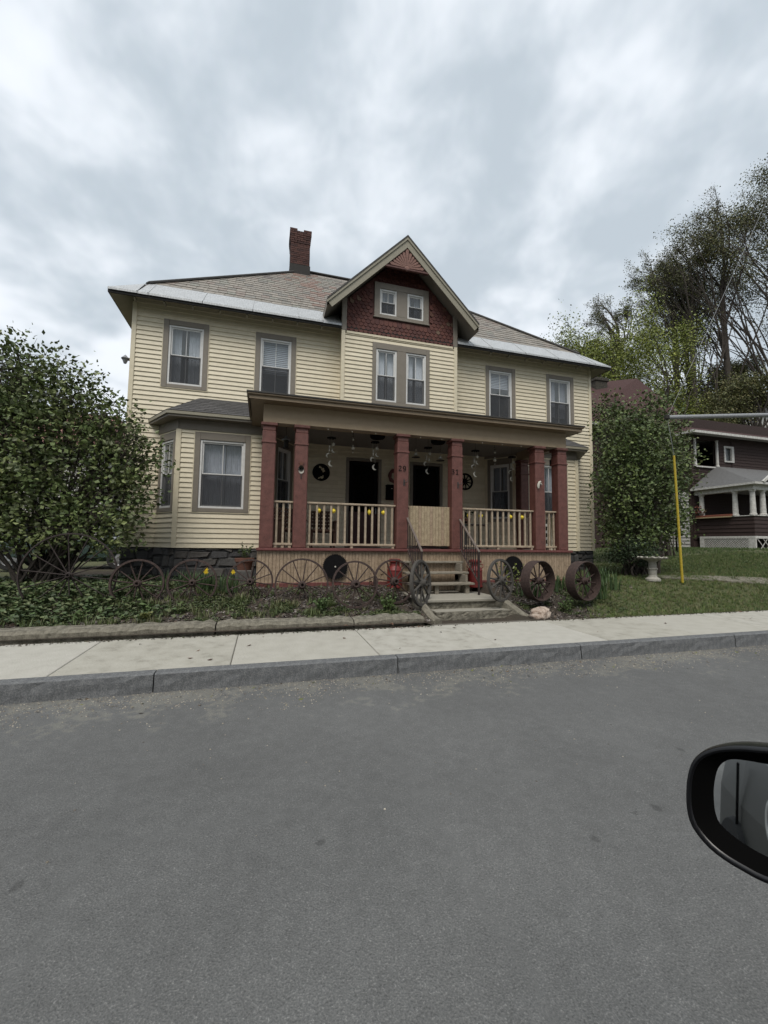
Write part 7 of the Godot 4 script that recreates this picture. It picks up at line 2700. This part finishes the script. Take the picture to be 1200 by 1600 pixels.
# ---------------------------------------------------------------- cars
func wheel_mesh(t: Node3D, at: Vector3, r: float):
	var b := MB.new()
	b.x = Transform3D(Basis(Vector3.RIGHT, PI / 2), Vector3.ZERO)
	b.lathe([Vector2(r * 0.62, -0.10), Vector2(r * 0.94, -0.10), Vector2(r, -0.07), Vector2(r, 0.07), Vector2(r * 0.94, 0.10), Vector2(r * 0.62, 0.10)], 28)
	var w := put("wheel", b.mesh(), mat(lin(0.02, 0.02, 0.02), 0.9), t, T(at))
	b = MB.new()
	b.x = Transform3D(Basis(Vector3.RIGHT, PI / 2), Vector3.ZERO)
	b.lathe([Vector2(0, -0.06), Vector2(r * 0.2, -0.07), Vector2(r * 0.55, -0.05), Vector2(r * 0.62, -0.09), Vector2(r * 0.62, 0.09), Vector2(r * 0.55, 0.05), Vector2(r * 0.2, 0.07), Vector2(0, 0.06)], 20)
	put("rim", b.mesh(), mat(lin(0.35, 0.35, 0.36), 0.35, 0.7), w)

# a car along x: lower body and greenhouse as lofted sections
func car_body(t: Node3D, paint: Material, len_: float, wid: float, hood: float, roof: float):
	var L := len_ * 0.5
	var W := wid * 0.5
	# side profile stations: x, bottom, belt, half width at belt
	var st := [[-L, 0.45, 0.62, 0.80], [-L + 0.12, 0.32, hood + 0.02, 0.90], [-L + 0.9, 0.26, hood + 0.08, 0.98], [-0.4, 0.24, hood + 0.06, 1.0], [0.7, 0.24, hood + 0.03, 1.0], [L - 1.1, 0.25, hood, 0.98], [L - 0.25, 0.30, hood - 0.12, 0.90], [L, 0.42, hood - 0.30, 0.74]]
	var b := MB.new()
	var prev := []
	for s in st:
		var w: float = W * s[3]
		var ring := [Vector3(s[0], s[1], -w * 0.90), Vector3(s[0], s[1] + 0.12, -w), Vector3(s[0], (s[1] + s[2]) * 0.55, -w * 1.0), Vector3(s[0], s[2] - 0.06, -w * 0.96), Vector3(s[0], s[2], -w * 0.88), Vector3(s[0], s[2], w * 0.88), Vector3(s[0], s[2] - 0.06, w * 0.96), Vector3(s[0], (s[1] + s[2]) * 0.55, w), Vector3(s[0], s[1] + 0.12, w), Vector3(s[0], s[1], w * 0.90)]
		if prev.size():
			for i in 10: b.quad(prev[i], prev[(i + 1) % 10], ring[(i + 1) % 10], ring[i])
		else:
			for i in range(1, 9): b.tri(ring[0], ring[i + 1], ring[i])
		prev = ring
	for i in range(1, 9): b.tri(prev[0], prev[i], prev[i + 1])
	put("body", b.mesh(), paint, t)
	# roof and pillars
	b = MB.new()
	var base := hood + 0.05
	var a := [Vector3(-L + 0.35, base, 0), Vector3(-L + 0.75, roof, 0), Vector3(0.35, roof, 0), Vector3(1.15, base, 0)]
	var w0 := W * 0.86
	var w1 := W * 0.70
	b.quad(Vector3(a[1].x, roof, w1), Vector3(a[2].x, roof, w1), Vector3(a[2].x, roof, -w1), Vector3(a[1].x, roof, -w1))
	for s in [-1.0, 1.0]:
		b.bar(Vector3(a[3].x, base, s * w0), Vector3(a[2].x, roof, s * w1), 0.07, 0.05)
		b.bar(Vector3(a[0].x, base, s * w0), Vector3(a[1].x, roof, s * w1), 0.12, 0.06)
		b.bar(Vector3(-0.35, base, s * w0), Vector3(-0.4, roof, s * w1), 0.09, 0.04)
		b.bar(Vector3(a[1].x, roof - 0.02, s * w1), Vector3(a[2].x, roof - 0.02, s * w1), 0.05, 0.05)
	put("roof", b.mesh(), paint, t)
	var gl := mat(Color(0.06, 0.07, 0.08, 0.75), 0.03)
	gl.transparency = BaseMaterial3D.TRANSPARENCY_ALPHA
	for s in [-1.0, 1.0]:
		b = MB.new()
		b.quad(Vector3(a[0].x, base, s * w0 * 0.99), Vector3(-0.36, base, s * w0 * 0.99), Vector3(-0.41, roof, s * w1 * 0.99), Vector3(a[1].x, roof, s * w1 * 0.99))
		put("side_glass", b.mesh(), gl, t)
	b = MB.new()
	b.quad(Vector3(a[3].x, base, -w0), Vector3(a[3].x, base, w0), Vector3(a[2].x, roof, w1), Vector3(a[2].x, roof, -w1))
	put("windscreen", b.mesh(), gl, t)
	b = MB.new()
	b.quad(Vector3(a[0].x, base, w0), Vector3(a[0].x, base, -w0), Vector3(a[1].x, roof, -w1), Vector3(a[1].x, roof, w1))
	put("rear_glass", b.mesh(), gl, t)
	for q in [[-L + 0.85, 1], [-L + 0.85, -1], [L - 0.85, 1], [L - 0.85, -1]]:
		wheel_mesh(t, Vector3(q[0], 0.33, q[1] * (W - 0.09)), 0.33)
	for s in [-1.0, 1.0]:
		for xx in [-0.62, 0.42]: board(t, "door_handle", Vector3(xx - 0.1, hood - 0.12, s * W * 0.985 - 0.015), Vector3(xx + 0.1, hood - 0.085, s * W * 0.985 + 0.015), M.steel)
		board(t, "headlight", Vector3(L - 0.16, hood - 0.30, s * W * 0.62 - 0.14), Vector3(L - 0.06, hood - 0.20, s * W * 0.62 + 0.14), M.white)
		board(t, "tail_light", Vector3(-L + 0.04, hood - 0.28, s * W * 0.66 - 0.1), Vector3(-L + 0.14, hood - 0.12, s * W * 0.66 + 0.1), M.can)

func make_cars():
	var green := mat(lin(0.012, 0.035, 0.026), 0.25)
	green.clearcoat_enabled = true
	var t := thing("parked_car", Vector3(-5.6, gh(-5.6, -15.2), -15.2), "dark green parked car half hidden behind the left bush", "car", "", 0.05)
	car_body(t, green, 4.4, 1.75, 0.88, 1.40)
	make_own_car()

# the car the picture is taken from: only its black door mirror juts into view
func make_own_car():
	var paint := mat(lin(0.034, 0.036, 0.031), 0.4)
	var t := thing("own_car", Vector3(-0.75, 0, 1.06), "dark grey car whose black door mirror juts in at the right edge", "car")
	car_body(t, paint, 4.5, 1.82, 1.02, 1.62)
	# door mirror: its outline in the plane of the glass, in metres
	var inv := Transform3D(Basis.IDENTITY, t.position).affine_inverse()
	var fr := Transform3D(Basis(Vector3(0.396542, 0.0, 0.918017), Vector3(0.138295, 0.988588, -0.059737), Vector3(-0.90754, 0.150646, 0.392016)), Vector3(0.702411, 1.120563, -0.453687))
	var O := outline([0.0087, 0.0909, -0.0203, 0.0832, -0.0473, 0.0718, -0.0676, 0.0569, -0.0802, 0.0389, -0.0869, 0.0143, -0.0885, -0.0147, -0.0867, -0.0372, -0.0816, -0.0531, -0.0725, -0.0641, -0.0582, -0.0746, -0.0406, -0.0810, -0.0188, -0.0843, 0.0052, -0.0856, 0.0372, -0.0782, 0.0672, -0.0573, 0.0788, -0.0178, 0.0823, 0.0440, 0.0783, 0.0889, 0.0611, 0.1048, 0.0357, 0.0990])
	var I := outline([0.0081, 0.0647, -0.0169, 0.0603, -0.0357, 0.0549, -0.0467, 0.0452, -0.0531, 0.0317, -0.0571, 0.0080, -0.0572, -0.0147, -0.0549, -0.0315, -0.0495, -0.0422, -0.0366, -0.0498, -0.0184, -0.0559, 0.0057, -0.0589, 0.0317, -0.0544, 0.0564, -0.0387, 0.0642, -0.0142, 0.0671, 0.0371, 0.0636, 0.0711, 0.0510, 0.0773, 0.0298, 0.0715])
	var RM := outline([0.0084, 0.0778, -0.0189, 0.0711, -0.0411, 0.0629, -0.0570, 0.0505, -0.0668, 0.0346, -0.0726, 0.0108, -0.0742, -0.0158, -0.0717, -0.0349, -0.0661, -0.0484, -0.0534, -0.0591, -0.0382, -0.0661, -0.0186, -0.0702, 0.0054, -0.0727, 0.0344, -0.0668, 0.0618, -0.0485, 0.0715, -0.0179, 0.0748, 0.0406, 0.0710, 0.0796, 0.0557, 0.0914, 0.0328, 0.0852])
	var gloss := mat(lin(0.004, 0.004, 0.005), 0.34)
	var matt := mat(lin(0.003, 0.003, 0.003), 0.9)
	matt.metallic_specular = 0.1
	# shell: from the opening forwards, narrowing to a rounded nose
	var b := MB.new()
	b.x = inv * fr
	var rings := []
	for q in [[0.0, 0.90, 0.012], [0.0, 0.97, 0.018], [0.0, 1.0, 0.008], [0.0, 1.01, -0.012], [0.0, 0.985, -0.045], [0.0, 0.90, -0.075], [0.0, 0.70, -0.10], [0.0, 0.40, -0.115], [0.0, 0.05, -0.12]]:
		rings.append(ring_of(O, q[1], q[2], 60))
	smooth_loft(b, rings)
	var mr := put("door_mirror", b.mesh(), gloss, t)
	# inner lip and the dark recess round the glass
	b = MB.new()
	b.x = inv * fr
	smooth_loft(b, [ring_of(O, 0.90, 0.012, 60), ring_of(RM, 1.0, 0.004, 60), ring_of(I, 1.03, -0.008, 60), ring_of(I, 0.95, -0.012, 60)])
	put("recess", b.mesh(), matt, mr)
	# silver glass
	b = MB.new()
	b.x = inv * fr
	var g := ring_of(I, 1.0, -0.0095, 60)
	var c := Vector3.ZERO
	for p in g: c += p
	c /= g.size()
	for k in 60: b.tri(c, g[k], g[(k + 1) % 60])
	var silver := mat(lin(0.72, 0.74, 0.74), 0.015, 1.0)
	put("mirror_glass", b.mesh(), silver, mr)
	# arm to the door
	b = MB.new()
	b.x = inv
	b.tube([fr * Vector3(0.08, -0.07, -0.06), fr * Vector3(0.15, -0.09, -0.05), Vector3(0.74, 1.0, 0.17)], [0.03, 0.03, 0.035], 10)
	put("arm", b.mesh(), gloss, mr)
	# door gaps and sill strip on the flank
	for xx in [-1.32, -0.30]: board(t, "door_gap", Vector3(xx - 0.006, 0.34, -0.914), Vector3(xx + 0.006, 0.98, -0.90), M.black)
	board(t, "sill_strip", Vector3(-1.5, 0.40, -0.925), Vector3(1.0, 0.46, -0.90), M.black)
	# white oval badge with a dark middle on the flank, seen in the mirror
	b = MB.new()
	b.x = Transform3D(Basis(Vector3(1, 0, 0), Vector3(0, 0, -1), Vector3(0, 1.25, 0)), Vector3(-0.70, 0.80, -0.912))
	b.lathe([Vector2(0.05, 0.0), Vector2(0.05, 0.008), Vector2(0.06, 0.011), Vector2(0.078, 0.009), Vector2(0.082, 0.0)], 28)
	var bd := put("badge", b.mesh(), M.white, t)
	b = MB.new()
	b.x = Transform3D(Basis(Vector3(1, 0, 0), Vector3(0, 0, -1), Vector3(0, 1.25, 0)), Vector3(-0.70, 0.80, -0.912))
	b.lathe([Vector2(0.051, 0.005), Vector2(0.0, 0.008)], 28)
	put("middle", b.mesh(), mat(lin(0.01, 0.012, 0.03), 0.4), bd)

func outline(f: Array) -> Array:
	var out := []
	for i in range(0, f.size(), 2): out.append(Vector3(f[i], f[i + 1], 0))
	return out

# evenly spaced smooth ring through a traced outline, scaled about its centre
func ring_of(pts: Array, s: float, z: float, n: int) -> Array:
	var cv := Curve3D.new()
	cv.bake_interval = 0.002
	var m := pts.size()
	var c := Vector3.ZERO
	for p in pts: c += p
	c /= m
	for i in m + 1:
		var p: Vector3 = pts[i % m]
		var tg: Vector3 = (pts[(i + 1) % m] - pts[(i - 1 + m) % m]) / 6.0
		cv.add_point(p, -tg, tg)
	# start where the angle about the centre is zero, step by angle
	var bk := cv.get_baked_points()
	var out := []
	for k in n:
		var a := TAU * k / n
		var best := Vector3.ZERO
		var bd := 9.0
		for p in bk:
			var d := absf(wrapf(atan2(p.y - c.y, p.x - c.x) - a, -PI, PI))
			if d < bd:
				bd = d
				best = p
		var e := c + (best - c) * s
		e.z = z
		out.append(e)
	return out

func smooth_loft(b: MB, rings: Array):
	var n: int = rings[0].size()
	var nr := []
	for i in rings.size():
		var row := []
		for k in n:
			var du: Vector3 = rings[i][(k + 1) % n] - rings[i][(k - 1 + n) % n]
			var dv: Vector3 = rings[mini(i + 1, rings.size() - 1)][k] - rings[maxi(i - 1, 0)][k]
			row.append(dv.cross(du).normalized())
		nr.append(row)
	for i in rings.size() - 1:
		for k in n:
			var k2 := (k + 1) % n
			b.tri_n(rings[i][k], rings[i + 1][k2], rings[i][k2], nr[i][k], nr[i + 1][k2], nr[i][k2])
			b.tri_n(rings[i][k], rings[i + 1][k], rings[i + 1][k2], nr[i][k], nr[i + 1][k], nr[i + 1][k2])


func _ready():
	rng.seed = 1
	stage()
	make_materials()
	make_yard()
	make_road()
	make_kerb()
	make_sidewalk()
	make_edging()
	make_concrete_steps()
	make_house()
	make_neighbour()
	make_bushes()
	make_trees()
	make_wheels()
	make_saw_blade(Vector3(1.395, 1.01, -8.36), 0.262, 44, "round black toothed saw blade leaning on the left porch skirt")
	make_saw_blade(Vector3(5.49, 0.985, -8.36), 0.262, 60, "plain round black disc leaning on the right porch skirt")
	make_milk_can(Vector3(2.58, gh(2.58, -8.15), -8.15), 0.3, "red milk can left of the porch stair")
	make_milk_can(Vector3(4.40, 0.58, -8.15), -0.2, "red milk can right of the porch stair")
	make_rock()
	make_bird_bath()
	make_planter()
	make_strap_plants()
	make_guy_wire()
	make_porch_things()
	make_cars()
	make_ground_cover()
